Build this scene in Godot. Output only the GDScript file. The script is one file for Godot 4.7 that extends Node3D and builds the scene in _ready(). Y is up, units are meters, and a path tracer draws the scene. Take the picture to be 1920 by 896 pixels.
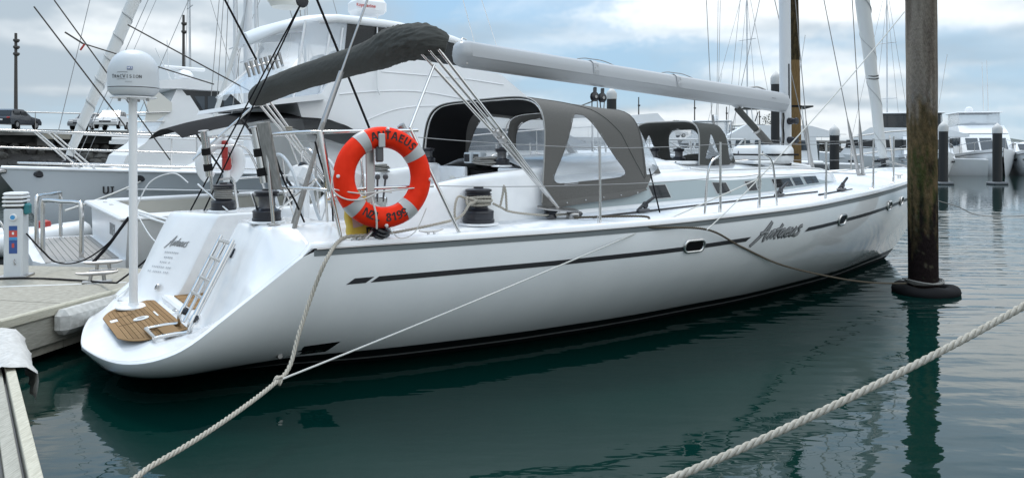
extends Node3D
# A sailing yacht in a marina berth on a bright overcast day. Units are metres, y up.

var M := {}
var used := {}
var sg := 0
var rng := RandomNumberGenerator.new()
var yacht: Node3D
var shifts := {}

func _ready():
	rng.seed = 20240611
	setup_view()
	make_materials()
	build_water()
	build_docks()
	build_yacht()
	build_yacht_details()
	build_rig()
	build_canvas()
	build_loose_things()
	build_background()

# ---------------------------------------------------------------- camera, sky, sun
func setup_view():
	var cam := Camera3D.new()
	cam.name = "camera"
	cam.projection = Camera3D.PROJECTION_FRUSTUM
	cam.near = 0.1
	cam.far = 3000.0
	cam.size = 0.062136
	cam.frustum_offset = Vector2(0, -0.0118585)
	cam.position = Vector3(0, 2.0, 0)
	add_child(cam)
	cam.make_current()

	var env := Environment.new()
	env.background_mode = Environment.BG_SKY
	var sky := Sky.new()
	var sm := PanoramaSkyMaterial.new()
	sm.panorama = sky_picture()
	sm.energy_multiplier = 1.0
	sky.sky_material = sm
	env.sky = sky
	env.tonemap_mode = Environment.TONE_MAPPER_LINEAR
	env.tonemap_exposure = 1.2
	env.sdfgi_enabled = true
	env.ssao_enabled = true
	env.ssil_enabled = true
	var we := WorldEnvironment.new()
	we.name = "world_environment"
	we.environment = env
	add_child(we)

	var sun := DirectionalLight3D.new()
	sun.name = "sun"
	sun.light_energy = 0.5
	sun.light_color = Color(1.0, 0.975, 0.94)
	sun.light_angular_distance = 14.0
	sun.shadow_enabled = true
	sun.rotation_degrees = Vector3(-58, -150, 0)
	add_child(sun)

func sky_picture() -> ImageTexture:
	# broken overcast: noise laid on a flat cloud layer, seen in perspective, bluer gaps between
	var w := 2048
	var h := 1024
	var n1 := FastNoiseLite.new()
	n1.seed = 7
	n1.noise_type = FastNoiseLite.TYPE_SIMPLEX_SMOOTH
	n1.frequency = 0.22
	n1.fractal_type = FastNoiseLite.FRACTAL_FBM
	n1.fractal_octaves = 6
	n1.fractal_gain = 0.52
	n1.domain_warp_enabled = true
	n1.domain_warp_amplitude = 1.6
	n1.domain_warp_frequency = 0.25
	var n2 := FastNoiseLite.new()
	n2.seed = 31
	n2.noise_type = FastNoiseLite.TYPE_SIMPLEX_SMOOTH
	n2.frequency = 0.11
	n2.fractal_octaves = 3
	var n3 := FastNoiseLite.new()
	n3.seed = 12
	n3.noise_type = FastNoiseLite.TYPE_SIMPLEX_SMOOTH
	n3.frequency = 0.6
	n3.fractal_octaves = 5
	var data := PackedFloat32Array()
	data.resize(w * h * 3)
	data.fill(0.5)
	var blue := Vector3(0.23, 0.42, 0.66)
	var pale := Vector3(0.40, 0.575, 0.70)
	var white := Vector3(0.90, 0.935, 0.955)
	var grey := Vector3(0.37, 0.445, 0.51)
	for j in h / 2 + 2:
		var el := (0.5 - (j + 0.5) / h) * PI
		var sy := sin(maxf(el, 0.0))
		var cy := cos(el)
		var k := 1.0 / (sy + 0.10)
		# an overcast sky brightens towards the zenith
		var gain := 0.90 * (1.0 + 1.25 * sy)
		var low := exp(-sy * 22.0) * 0.55
		for i in w:
			var az := (i + 0.5) / w * TAU
			var px := sin(az) * cy * k
			var pz := cos(az) * cy * k
			var a := n1.get_noise_2d(px, pz)
			var b := n2.get_noise_2d(px + 40.0, pz)
			var c3 := n3.get_noise_2d(px * 1.3, pz * 1.3)
			var cover := smoothstep(0.20, 0.80, 0.72 + a * 0.85 + b * 0.6 + c3 * 0.12)
			var shade := smoothstep(0.10, 0.90, 0.5 + b * 0.7 - a * 0.75 + c3 * 0.6)
			var col := pale.lerp(blue, clampf(sy * 3.2, 0.0, 1.0)).lerp(white.lerp(grey, shade), cover)
			col = col.lerp(Vector3(0.66, 0.755, 0.82), low) * gain
			var o := (j * w + i) * 3
			data[o] = col.x
			data[o + 1] = col.y
			data[o + 2] = col.z
	return ImageTexture.create_from_image(Image.create_from_data(w, h, false, Image.FORMAT_RGBF, data.to_byte_array()))

# ---------------------------------------------------------------- materials (colours are linear base colours)
func mat(called: String, c: Color, rough := 0.5, metal := 0.0) -> StandardMaterial3D:
	var m := StandardMaterial3D.new()
	m.resource_name = called
	m.albedo_color = c.linear_to_srgb()
	m.roughness = rough
	m.metallic = metal
	M[called] = m
	return m

func noise_tex(sd: int, freq: float, lo: Color, hi: Color, size := 512, octaves := 5, stops := []) -> NoiseTexture2D:
	var n := FastNoiseLite.new()
	n.seed = sd
	n.noise_type = FastNoiseLite.TYPE_SIMPLEX_SMOOTH
	n.frequency = freq
	n.fractal_octaves = octaves
	var t := NoiseTexture2D.new()
	t.width = size
	t.height = size
	t.seamless = true
	t.noise = n
	var g := Gradient.new()
	g.offsets = PackedFloat32Array([0.0, 1.0])
	g.colors = PackedColorArray([lo.linear_to_srgb(), hi.linear_to_srgb()])
	for s in stops:
		g.add_point(s[0], s[1].linear_to_srgb())
	t.color_ramp = g
	return t

func bump_tex(sd: int, freq: float, strength: float, size := 512, octaves := 4) -> NoiseTexture2D:
	var n := FastNoiseLite.new()
	n.seed = sd
	n.noise_type = FastNoiseLite.TYPE_SIMPLEX_SMOOTH
	n.frequency = freq
	n.fractal_octaves = octaves
	var t := NoiseTexture2D.new()
	t.width = size
	t.height = size
	t.seamless = true
	t.as_normal_map = true
	t.bump_strength = strength
	t.noise = n
	return t

func tri_tex(m: StandardMaterial3D, tex: Texture2D, scale, normal: Texture2D = null, nscale := 1.0, world := false):
	m.albedo_color = Color.WHITE if tex else m.albedo_color
	m.albedo_texture = tex
	m.uv1_triplanar = true
	m.uv1_world_triplanar = world
	m.uv1_scale = scale if scale is Vector3 else Vector3.ONE * scale
	if normal:
		m.normal_enabled = true
		m.normal_texture = normal
		m.normal_scale = nscale

func make_materials():
	var m := mat("gelcoat", Color(0.80, 0.815, 0.83), 0.22)
	m.clearcoat_enabled = true
	m.clearcoat = 0.5
	m.clearcoat_roughness = 0.06
	tri_tex(m, noise_tex(3, 0.012, Color(0.74, 0.755, 0.77), Color(0.83, 0.845, 0.855), 512, 5), 0.7)
	m = mat("hull_paint", Color(0.74, 0.76, 0.775), 0.12)
	m.clearcoat_enabled = true
	m.clearcoat = 0.6
	m.clearcoat_roughness = 0.03
	tri_tex(m, noise_tex(5, 0.01, Color(0.79, 0.81, 0.82), Color(0.86, 0.875, 0.88), 512, 6), 0.4)
	m = mat("deck_nonskid", Color(0.78, 0.80, 0.815), 0.62)
	tri_tex(m, noise_tex(9, 0.02, Color(0.60, 0.63, 0.66), Color(0.74, 0.765, 0.79), 512, 6), 1.1, bump_tex(10, 0.2, 2.0), 0.5)
	mat("boot_black", Color(0.012, 0.013, 0.015), 0.3)
	mat("white_line", Color(0.45, 0.46, 0.46), 0.4)
	mat("antifoul", Color(0.012, 0.014, 0.016), 0.75)
	mat("stripe_dark", Color(0.028, 0.028, 0.032), 0.35)
	mat("letter_grey", Color(0.24, 0.245, 0.25), 0.4)
	mat("letter_dark", Color(0.03, 0.03, 0.035), 0.4)
	mat("faint_ink", Color(0.42, 0.44, 0.46), 0.5)
	mat("band_grey", Color(0.33, 0.385, 0.395), 0.35)
	mat("rub_grey", Color(0.17, 0.19, 0.195), 0.4)
	mat("steel", Color(0.62, 0.61, 0.595), 0.16, 1.0)
	mat("steel_dull", Color(0.42, 0.41, 0.40), 0.38, 1.0)
	mat("wire", Color(0.30, 0.30, 0.30), 0.4, 0.8)
	mat("black_gloss", Color(0.012, 0.013, 0.017), 0.25)
	mat("black_rubber", Color(0.014, 0.014, 0.015), 0.7)
	mat("winch_black", Color(0.017, 0.018, 0.024), 0.33)
	mat("winch_grey", Color(0.10, 0.10, 0.105), 0.42, 0.5)
	mat("white_plastic", Color(0.72, 0.73, 0.73), 0.4)
	mat("dome_grey", Color(0.56, 0.59, 0.61), 0.4)
	mat("boom_paint", Color(0.40, 0.415, 0.43), 0.34)
	mat("mast_paint", Color(0.62, 0.64, 0.66), 0.35)
	m = mat("canvas_grey", Color(0.085, 0.085, 0.082), 0.85)
	tri_tex(m, noise_tex(21, 0.05, Color(0.115, 0.112, 0.106), Color(0.16, 0.155, 0.146), 512, 5), 2.0, bump_tex(22, 0.35, 2.0), 0.35)
	m = mat("canvas_dark", Color(0.045, 0.046, 0.044), 0.85)
	tri_tex(m, noise_tex(23, 0.05, Color(0.068, 0.070, 0.066), Color(0.10, 0.101, 0.095), 512, 5), 2.0, bump_tex(24, 0.3, 2.0), 0.4)
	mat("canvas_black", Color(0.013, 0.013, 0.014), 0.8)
	mat("piping", Color(0.33, 0.33, 0.32), 0.6)
	m = mat("clear_vinyl", Color(0.70, 0.76, 0.82, 0.30), 0.08)
	m.transparency = BaseMaterial3D.TRANSPARENCY_ALPHA
	m = mat("clear_vinyl_hazy", Color(0.68, 0.74, 0.80, 0.34), 0.1)
	m.transparency = BaseMaterial3D.TRANSPARENCY_ALPHA
	m = mat("smoked_vinyl", Color(0.016, 0.017, 0.018, 0.82), 0.12)
	m.transparency = BaseMaterial3D.TRANSPARENCY_ALPHA
	mat("window_glass", Color(0.022, 0.025, 0.028), 0.06)
	mat("window_glass_blue", Color(0.05, 0.065, 0.08), 0.06)
	m = mat("rope_white", Color(0.52, 0.50, 0.46), 0.85)
	tri_tex(m, noise_tex(41, 0.06, Color(0.27, 0.25, 0.21), Color(0.50, 0.475, 0.42), 256, 4), 6.0)
	mat("rope_thin", Color(0.60, 0.60, 0.57), 0.8)
	mat("rope_brown", Color(0.10, 0.085, 0.065), 0.9)
	mat("rope_grey", Color(0.24, 0.235, 0.22), 0.85)
	mat("rope_black", Color(0.014, 0.014, 0.016), 0.7)
	mat("rope_blue", Color(0.05, 0.12, 0.22), 0.8)
	mat("rope_red", Color(0.20, 0.03, 0.025), 0.8)
	m = mat("buoy_orange", Color(0.70, 0.04, 0.01), 0.42)
	tri_tex(m, noise_tex(45, 0.02, Color(0.74, 0.030, 0.010), Color(0.86, 0.042, 0.014), 256, 5), 2.0)
	mat("tape_silver", Color(0.42, 0.43, 0.43), 0.35)
	mat("yellow_bag", Color(0.62, 0.44, 0.06), 0.6)
	mat("pale_pink", Color(0.50, 0.38, 0.34), 0.6)
	mat("ink", Color(0.012, 0.012, 0.014), 0.6)
	mat("red", Color(0.36, 0.025, 0.02), 0.45)
	mat("sign_red", Color(0.50, 0.07, 0.06), 0.4)
	mat("sign_blue", Color(0.03, 0.08, 0.25), 0.4)
	mat("sign_sky", Color(0.06, 0.28, 0.55), 0.4)
	m = mat("teak", Color(0.30, 0.165, 0.06), 0.6)
	tri_tex(m, noise_tex(51, 0.03, Color(0.19, 0.110, 0.050), Color(0.37, 0.240, 0.120), 512, 5), Vector3(0.6, 5, 9))
	m = mat("teak_b", Color(0.26, 0.14, 0.05), 0.62)
	tri_tex(m, noise_tex(52, 0.03, Color(0.16, 0.092, 0.040), Color(0.31, 0.195, 0.095), 512, 5), Vector3(0.6, 5, 9))
	m = mat("caulk", Color(0.014, 0.013, 0.012), 0.6)
	m = mat("grey_wood", Color(0.25, 0.245, 0.23), 0.85)
	tri_tex(m, noise_tex(53, 0.03, Color(0.16, 0.155, 0.145), Color(0.34, 0.33, 0.31), 512, 6), Vector3(3, 0.5, 3))
	m = mat("grey_teak", Color(0.30, 0.29, 0.275), 0.8)
	tri_tex(m, noise_tex(54, 0.03, Color(0.22, 0.21, 0.20), Color(0.38, 0.37, 0.35), 512, 6), Vector3(0.5, 4, 6))
	m = mat("plank_pale", Color(0.42, 0.41, 0.36), 0.85)
	tri_tex(m, noise_tex(55, 0.025, Color(0.33, 0.315, 0.25), Color(0.56, 0.54, 0.45), 512, 6), Vector3(5, 5, 0.5), bump_tex(56, 0.06, 4.0), 0.5)
	m = mat("plank_grey", Color(0.36, 0.355, 0.32), 0.85)
	tri_tex(m, noise_tex(57, 0.025, Color(0.24, 0.235, 0.20), Color(0.42, 0.41, 0.36), 512, 6), Vector3(5, 5, 0.5), bump_tex(58, 0.06, 4.0), 0.5)
	m = mat("concrete", Color(0.30, 0.285, 0.255), 0.9)
	tri_tex(m, noise_tex(61, 0.015, Color(0.25, 0.235, 0.195), Color(0.39, 0.37, 0.315), 1024, 7), 0.7, bump_tex(62, 0.25, 2.0), 0.4)
	m = mat("wall_concrete", Color(0.22, 0.22, 0.21), 0.9)
	tri_tex(m, noise_tex(63, 0.02, Color(0.15, 0.15, 0.145), Color(0.27, 0.27, 0.26), 512, 6), 0.15)
	m = mat("rock", Color(0.09, 0.09, 0.085), 0.95)
	tri_tex(m, noise_tex(65, 0.03, Color(0.05, 0.05, 0.048), Color(0.15, 0.148, 0.14), 512, 6), 0.4, bump_tex(66, 0.05, 5.0), 0.8)
	m = mat("rock_b", Color(0.06, 0.06, 0.058), 0.95)
	tri_tex(m, noise_tex(67, 0.03, Color(0.03, 0.03, 0.03), Color(0.09, 0.088, 0.085), 512, 6), 0.4, bump_tex(68, 0.05, 5.0), 0.8)
	m = mat("fender_dirty", Color(0.50, 0.50, 0.48), 0.7)
	tri_tex(m, noise_tex(71, 0.02, Color(0.30, 0.30, 0.28), Color(0.60, 0.60, 0.58), 512, 6), 1.2)
	m = mat("quilt_white", Color(0.62, 0.62, 0.61), 0.8)
	tri_tex(m, noise_tex(72, 0.02, Color(0.38, 0.375, 0.36), Color(0.58, 0.58, 0.565), 512, 6), 1.5, bump_tex(73, 0.02, 7.0), 0.6)
	m = mat("boat_white", Color(0.78, 0.79, 0.80), 0.3)
	m.clearcoat_enabled = true
	m.clearcoat = 0.3
	tri_tex(m, noise_tex(75, 0.008, Color(0.73, 0.745, 0.755), Color(0.81, 0.82, 0.83), 512, 5), 0.2)
	mat("boat_cream", Color(0.66, 0.65, 0.60), 0.35)
	mat("boat_grey", Color(0.43, 0.465, 0.49), 0.3)
	mat("slate_paint", Color(0.10, 0.11, 0.12), 0.6)
	mat("sail_cover", Color(0.56, 0.57, 0.57), 0.7)
	mat("furl_white", Color(0.60, 0.61, 0.60), 0.7)
	mat("furl_band", Color(0.40, 0.41, 0.41), 0.7)
	mat("pole_brown", Color(0.055, 0.05, 0.045), 0.6)
	mat("car_white", Color(0.70, 0.70, 0.70), 0.2)
	mat("car_dark", Color(0.025, 0.03, 0.038), 0.2)
	mat("car_grey", Color(0.20, 0.21, 0.22), 0.2)
	mat("headlight", Color(0.7, 0.7, 0.7), 0.1)
	mat("tyre", Color(0.012, 0.012, 0.012), 0.8)
	mat("leaf_dark", Color(0.035, 0.05, 0.025), 0.8)
	mat("pile_sleeve", Color(0.012, 0.013, 0.014), 0.5)
	mat("pile_cap", Color(0.50, 0.50, 0.49), 0.6)
	mat("turquoise", Color(0.02, 0.16, 0.18), 0.5)
	mat("far_land", Color(0.09, 0.105, 0.10), 0.95)
	# timber piles: grain stretched along the trunk
	m = mat("pile_wood", Color(0.1, 0.1, 0.1), 0.95)
	tri_tex(m, noise_tex(81, 0.03, Color(0.045, 0.042, 0.038), Color(0.175, 0.165, 0.15), 512, 6), Vector3(2.6, 0.35, 2.6), bump_tex(82, 0.05, 6.0), 0.7)
	m = mat("pile_wet", Color(0.04, 0.035, 0.02), 0.75)
	tri_tex(m, noise_tex(83, 0.02, Color(0.012, 0.010, 0.007), Color(0.085, 0.062, 0.028), 512, 6), Vector3(1.6, 0.6, 1.6), bump_tex(84, 0.05, 6.0), 0.8)
	m = mat("pile_tan", Color(0.24, 0.15, 0.06), 0.85)
	tri_tex(m, noise_tex(85, 0.03, Color(0.11, 0.070, 0.032), Color(0.20, 0.132, 0.062), 512, 6), Vector3(2.6, 0.35, 2.6))

	mat("dark_glass", Color(0.006, 0.006, 0.007), 0.15).metallic_specular = 0.25
	for n in ["canvas_grey", "canvas_dark", "canvas_black", "rope_black", "rope_brown", "rope_grey", "rope_white", "rope_thin", "rock", "rock_b", "black_rubber", "pile_tan", "pile_wet", "antifoul", "boot_black", "wall_concrete", "tyre", "caulk", "teak", "teak_b", "buoy_orange"]:
		M[n].metallic_specular = 0.18

# ---------------------------------------------------------------- naming
func numbered(called: String) -> String:
	if not used.has(called):
		used[called] = 0
		return called
	used[called] += 1
	return "%s_%03d" % [called, used[called]]

func tag(o: Node, label := "", category := "", group := "", kind := ""):
	if label: o.set_meta("label", label)
	if category: o.set_meta("category", category)
	if group: o.set_meta("group", group)
	if kind: o.set_meta("kind", kind)
	return o

func thing(called: String, label: String, category: String, at := Vector3.ZERO, turn := 0.0, group := "") -> Node3D:
	var o := Node3D.new()
	o.name = numbered(called)
	add_child(o)
	o.position = at
	o.rotation.y = turn
	tag(o, label, category, group)
	return o

func thing_beside(called: String, label: String, category: String, base: Vector3, group := "") -> Node3D:
	# a thing whose parts are laid out in the yacht's axes, its node at its own base
	var o := thing(called, label, category, yacht.transform * base, yacht.rotation.y, group)
	shifts[o] = base
	return o

func copy(o: Node3D, called: String, label: String, at: Vector3, turn := 0.0) -> Node3D:
	var c: Node3D = o.duplicate()
	c.name = numbered(called)
	add_child(c)
	c.position = at
	c.rotation.y = turn
	c.set_meta("label", label)
	return c

func part(parent: Node, called: String, st: SurfaceTool, m: String) -> MeshInstance3D:
	st.generate_normals()
	return put(parent, called, st.commit(), m)

func put(parent: Node, called: String, mesh: Mesh, m: String) -> MeshInstance3D:
	var o := MeshInstance3D.new()
	o.name = numbered(called) if parent == self else called
	o.mesh = mesh
	o.material_override = M[m]
	parent.add_child(o, true)
	if shifts.has(parent): o.position = -shifts[parent]
	return o

# ---------------------------------------------------------------- shapes
func begin() -> SurfaceTool:
	var st := SurfaceTool.new()
	st.begin(Mesh.PRIMITIVE_TRIANGLES)
	return st

func tri(st: SurfaceTool, a: Vector3, b: Vector3, c: Vector3):
	if (b - a).cross(c - a).length_squared() < 1e-14:
		return
	st.add_vertex(a)
	st.add_vertex(b)
	st.add_vertex(c)

func quad(st: SurfaceTool, a: Vector3, b: Vector3, c: Vector3, d: Vector3):
	tri(st, a, b, c)
	tri(st, a, c, d)

func smooth(st: SurfaceTool):
	sg += 1
	st.set_smooth_group(sg)

func flat(st: SurfaceTool):
	st.set_smooth_group(-1)

func grid(st: SurfaceTool, rows: Array, closed := false, is_smooth := true):
	if is_smooth: smooth(st)
	else: flat(st)
	for i in rows.size() - 1:
		var a: PackedVector3Array = rows[i]
		var b: PackedVector3Array = rows[i + 1]
		var n := a.size()
		for j in (n if closed else n - 1):
			var k := (j + 1) % n
			quad(st, a[j], b[j], b[k], a[k])

func grid_on(st: SurfaceTool, rows: Array):
	# like grid, carrying on in the current smoothing
	for i in rows.size() - 1:
		var a: PackedVector3Array = rows[i]
		var b: PackedVector3Array = rows[i + 1]
		for j in a.size() - 1: quad(st, a[j], b[j], b[j + 1], a[j + 1])

func fan(st: SurfaceTool, ring: PackedVector3Array, flip := false):
	flat(st)
	var c := Vector3.ZERO
	for p in ring: c += p
	c /= ring.size()
	for j in ring.size():
		var k := (j + 1) % ring.size()
		if flip: tri(st, c, ring[k], ring[j])
		else: tri(st, c, ring[j], ring[k])

func rings_along(pts: PackedVector3Array, r, sides: int, squash := 1.0, up0 := Vector3.ZERO) -> Array:
	var rows := []
	var n := pts.size()
	var t0 := (pts[1] - pts[0]).normalized()
	var up := up0 if up0 != Vector3.ZERO else (Vector3.UP if absf(t0.y) < 0.9 else Vector3.RIGHT)
	for i in n:
		var t: Vector3
		if i == 0: t = pts[1] - pts[0]
		elif i == n - 1: t = pts[n - 1] - pts[n - 2]
		else: t = (pts[i + 1] - pts[i]).normalized() + (pts[i] - pts[i - 1]).normalized()
		t = t.normalized()
		if t == Vector3.ZERO: t = t0
		var x := t.cross(up)
		if x.length() < 1e-5: x = t.cross(Vector3.FORWARD)
		x = x.normalized()
		var y := x.cross(t).normalized()
		up = y
		var rr: float = r if (r is float or r is int) else r[i]
		var row := PackedVector3Array()
		for k in sides:
			var a := TAU * k / sides
			row.append(pts[i] + x * cos(a) * rr + y * sin(a) * rr * squash)
		rows.append(row)
	return rows

func tube(st: SurfaceTool, pts, r, sides := 8, caps := true, squash := 1.0):
	var p := PackedVector3Array(pts)
	var rows := rings_along(p, r, sides, squash)
	grid(st, rows, true)
	if caps:
		fan(st, rows[0], false)
		fan(st, rows[rows.size() - 1], true)

func loop_tube(st: SurfaceTool, pts, r: float, sides := 8):
	var p := PackedVector3Array(pts)
	p.append(p[0])
	p.append(p[1])
	var rows := rings_along(p, r, sides)
	rows.remove_at(0)
	rows[rows.size() - 1] = rows[0]
	grid(st, rows, true)

func path(pts, step := 0.05) -> PackedVector3Array:
	# smooth curve through the points
	var p := PackedVector3Array(pts)
	var out := PackedVector3Array()
	for i in p.size() - 1:
		var a := p[maxi(i - 1, 0)]
		var b := p[i]
		var c := p[i + 1]
		var d := p[mini(i + 2, p.size() - 1)]
		var n := maxi(2, int(ceil(b.distance_to(c) / step)))
		for k in n:
			out.append(b.cubic_interpolate(c, a, d, float(k) / n))
	out.append(p[p.size() - 1])
	return out

func sag(a: Vector3, b: Vector3, drop: float, n := 24) -> PackedVector3Array:
	var out := PackedVector3Array()
	for i in n + 1:
		var t := float(i) / n
		out.append(a.lerp(b, t) - Vector3(0, drop * 4.0 * t * (1.0 - t), 0))
	return out

func rope(st: SurfaceTool, pts: PackedVector3Array, r: float, lay := 0.0):
	# three strands laid round each other
	if lay == 0.0: lay = r * 7.0
	var total := 0.0
	for i in pts.size() - 1: total += pts[i].distance_to(pts[i + 1])
	var cv := Curve3D.new()
	cv.bake_interval = lay / 6.0
	for q in pts: cv.add_point(q)
	var n := maxi(4, int(total / lay * 8.0))
	var centre := PackedVector3Array()
	for i in n + 1: centre.append(cv.sample_baked(total * i / n, false))
	var frames := rings_along(centre, 1.0, 4)
	for s in 3:
		var q := PackedVector3Array()
		for i in n + 1:
			var x: Vector3 = frames[i][0] - centre[i]
			var y: Vector3 = frames[i][1] - centre[i]
			var a := TAU * (i / 8.0 + s / 3.0)
			q.append(centre[i] + (x * cos(a) + y * sin(a)) * r * 0.5)
		tube(st, q, r * 0.54, 6, true)

func lathe(st: SurfaceTool, profile: Array, at := Vector3.ZERO, b := Basis(), sides := 20, smooth_it := true):
	# profile: [radius, height] pairs, spun about the basis' y
	var rows := []
	for p in profile:
		var row := PackedVector3Array()
		for k in sides:
			var a := TAU * k / sides
			row.append(at + b * Vector3(cos(a) * p[0], p[1], -sin(a) * p[0]))
		rows.append(row)
	if smooth_it:
		# break the smoothing at sharp profile corners
		var start := 0
		for i in range(1, rows.size()):
			var sharp := i == rows.size() - 1
			if not sharp:
				var u := Vector2(profile[i][0] - profile[i - 1][0], profile[i][1] - profile[i - 1][1]).normalized()
				var v := Vector2(profile[i + 1][0] - profile[i][0], profile[i + 1][1] - profile[i][1]).normalized()
				sharp = u.dot(v) < 0.75
			if sharp:
				grid(st, rows.slice(start, i + 1), true)
				start = i
	else:
		grid(st, rows, true, false)

func disc(st: SurfaceTool, at: Vector3, b: Basis, r: float, sides := 20):
	var row := PackedVector3Array()
	for k in sides:
		var a := TAU * k / sides
		row.append(at + b * Vector3(cos(a) * r, 0, -sin(a) * r))
	fan(st, row)

func box(st: SurfaceTool, c: Vector3, size: Vector3, b := Basis(), bev := 0.0):
	var h := size * 0.5
	bev = minf(bev, minf(h.x, minf(h.y, h.z)) * 0.95)
	flat(st)
	var P := func(x, y, z): return c + b * Vector3(x, y, z)
	for ax in 3:
		var u := (ax + 1) % 3
		var v := (ax + 2) % 3
		for s in [-1.0, 1.0]:
			var q := []
			for w in [[-1, -1], [1, -1], [1, 1], [-1, 1]]:
				var p := Vector3.ZERO
				p[ax] = s * h[ax]
				p[u] = w[0] * (h[u] - bev)
				p[v] = w[1] * (h[v] - bev)
				q.append(c + b * p)
			if s > 0: quad(st, q[3], q[2], q[1], q[0])
			else: quad(st, q[0], q[1], q[2], q[3])
	if bev <= 0.0: return
	for ax in 3:
		var u := (ax + 1) % 3
		var v := (ax + 2) % 3
		for su in [-1.0, 1.0]:
			for sv in [-1.0, 1.0]:
				var q := []
				for w in [[-1, 0], [1, 0], [1, 1], [-1, 1]]:
					var p := Vector3.ZERO
					p[ax] = w[0] * (h[ax] - bev)
					p[u] = su * (h[u] - (bev if w[1] == 1 else 0.0))
					p[v] = sv * (h[v] - (bev if w[1] == 0 else 0.0))
					q.append(c + b * p)
				if su * sv > 0: quad(st, q[3], q[2], q[1], q[0])
				else: quad(st, q[0], q[1], q[2], q[3])
	for sx in [-1.0, 1.0]:
		for sy in [-1.0, 1.0]:
			for sz in [-1.0, 1.0]:
				var a: Vector3 = P.call(sx * h.x, sy * (h.y - bev), sz * (h.z - bev))
				var d: Vector3 = P.call(sx * (h.x - bev), sy * h.y, sz * (h.z - bev))
				var e: Vector3 = P.call(sx * (h.x - bev), sy * (h.y - bev), sz * h.z)
				if sx * sy * sz > 0: tri(st, a, e, d)
				else: tri(st, a, d, e)

func prism(st: SurfaceTool, poly: PackedVector2Array, xf: Transform3D, depth: float):
	# polygon in the transform's xy plane, extruded along +z
	flat(st)
	var p := poly
	if Geometry2D.is_polygon_clockwise(p):
		p = p.duplicate()
		p.reverse()
	var idx := Geometry2D.triangulate_polygon(p)
	for i in range(0, idx.size(), 3):
		var a := p[idx[i]]
		var b := p[idx[i + 1]]
		var c := p[idx[i + 2]]
		if (b - a).cross(c - a) < 0:
			var sw := b
			b = c
			c = sw
		tri(st, xf * Vector3(a.x, a.y, depth), xf * Vector3(c.x, c.y, depth), xf * Vector3(b.x, b.y, depth))
		tri(st, xf * Vector3(a.x, a.y, 0), xf * Vector3(b.x, b.y, 0), xf * Vector3(c.x, c.y, 0))
	for i in p.size():
		var a := p[i]
		var b := p[(i + 1) % p.size()]
		quad(st, xf * Vector3(a.x, a.y, 0), xf * Vector3(a.x, a.y, depth), xf * Vector3(b.x, b.y, depth), xf * Vector3(b.x, b.y, 0))

func ring_poly(outer: PackedVector2Array, inner: PackedVector2Array, st: SurfaceTool, xf: Transform3D, depth: float):
	# frame between two loops with the same number of points
	flat(st)
	var n := outer.size()
	for i in n:
		var k := (i + 1) % n
		var a := outer[i]
		var b := outer[k]
		var c := inner[k]
		var d := inner[i]
		quad(st, xf * Vector3(a.x, a.y, depth), xf * Vector3(d.x, d.y, depth), xf * Vector3(c.x, c.y, depth), xf * Vector3(b.x, b.y, depth))
		quad(st, xf * Vector3(a.x, a.y, 0), xf * Vector3(a.x, a.y, depth), xf * Vector3(b.x, b.y, depth), xf * Vector3(b.x, b.y, 0))
		quad(st, xf * Vector3(d.x, d.y, 0), xf * Vector3(c.x, c.y, 0), xf * Vector3(c.x, c.y, depth), xf * Vector3(d.x, d.y, depth))

func round_rect(w: float, h: float, r: float, n := 5) -> PackedVector2Array:
	var out := PackedVector2Array()
	for q in 4:
		var cx := (w * 0.5 - r) * (1 if q == 0 or q == 3 else -1)
		var cy := (h * 0.5 - r) * (1 if q < 2 else -1)
		for k in n + 1:
			var a := PI * 0.5 * (q + float(k) / n)
			out.append(Vector2(cx + cos(a) * r, cy + sin(a) * r))
	return out

func curve(xs: Array, ys: Array, x: float) -> float:
	# smooth interpolation through (xs, ys), flat beyond the ends
	var n := xs.size()
	if x <= xs[0]: return ys[0]
	if x >= xs[n - 1]: return ys[n - 1]
	var i := 0
	while xs[i + 1] < x: i += 1
	var h: float = xs[i + 1] - xs[i]
	var t: float = (x - xs[i]) / h
	var d: float = (ys[i + 1] - ys[i]) / h
	var m0: float = d
	var m1: float = d
	if i > 0:
		var dp: float = (ys[i] - ys[i - 1]) / (xs[i] - xs[i - 1])
		m0 = 0.0 if dp * d <= 0 else 2.0 * dp * d / (dp + d)
	if i < n - 2:
		var dn: float = (ys[i + 2] - ys[i + 1]) / (xs[i + 2] - xs[i + 1])
		m1 = 0.0 if dn * d <= 0 else 2.0 * dn * d / (dn + d)
	var t2 := t * t
	var t3 := t2 * t
	return (2 * t3 - 3 * t2 + 1) * ys[i] + (t3 - 2 * t2 + t) * h * m0 + (-2 * t3 + 3 * t2) * ys[i + 1] + (t3 - t2) * h * m1

func aim(z: Vector3, up := Vector3.UP) -> Basis:
	# a basis whose z looks along the given direction
	var zz := z.normalized()
	var x := up.cross(zz).normalized()
	return Basis(x, zz.cross(x), zz)

func along_y(y: Vector3) -> Basis:
	var yy := y.normalized()
	var x := yy.cross(Vector3.FORWARD if absf(yy.z) < 0.9 else Vector3.RIGHT).normalized()
	return Basis(x, yy, x.cross(yy))

func text_mesh(words: String, height: float, depth := 0.004, bold := true, serif := false) -> TextMesh:
	var f := SystemFont.new()
	f.font_names = PackedStringArray(["Droid Serif" if serif else "Droid Sans"])
	f.font_weight = 700 if bold else 400
	var t := TextMesh.new()
	t.text = words
	t.font = f
	t.font_size = 64
	t.pixel_size = height / 46.0
	t.depth = depth
	t.curve_step = 2.0
	return t

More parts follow.
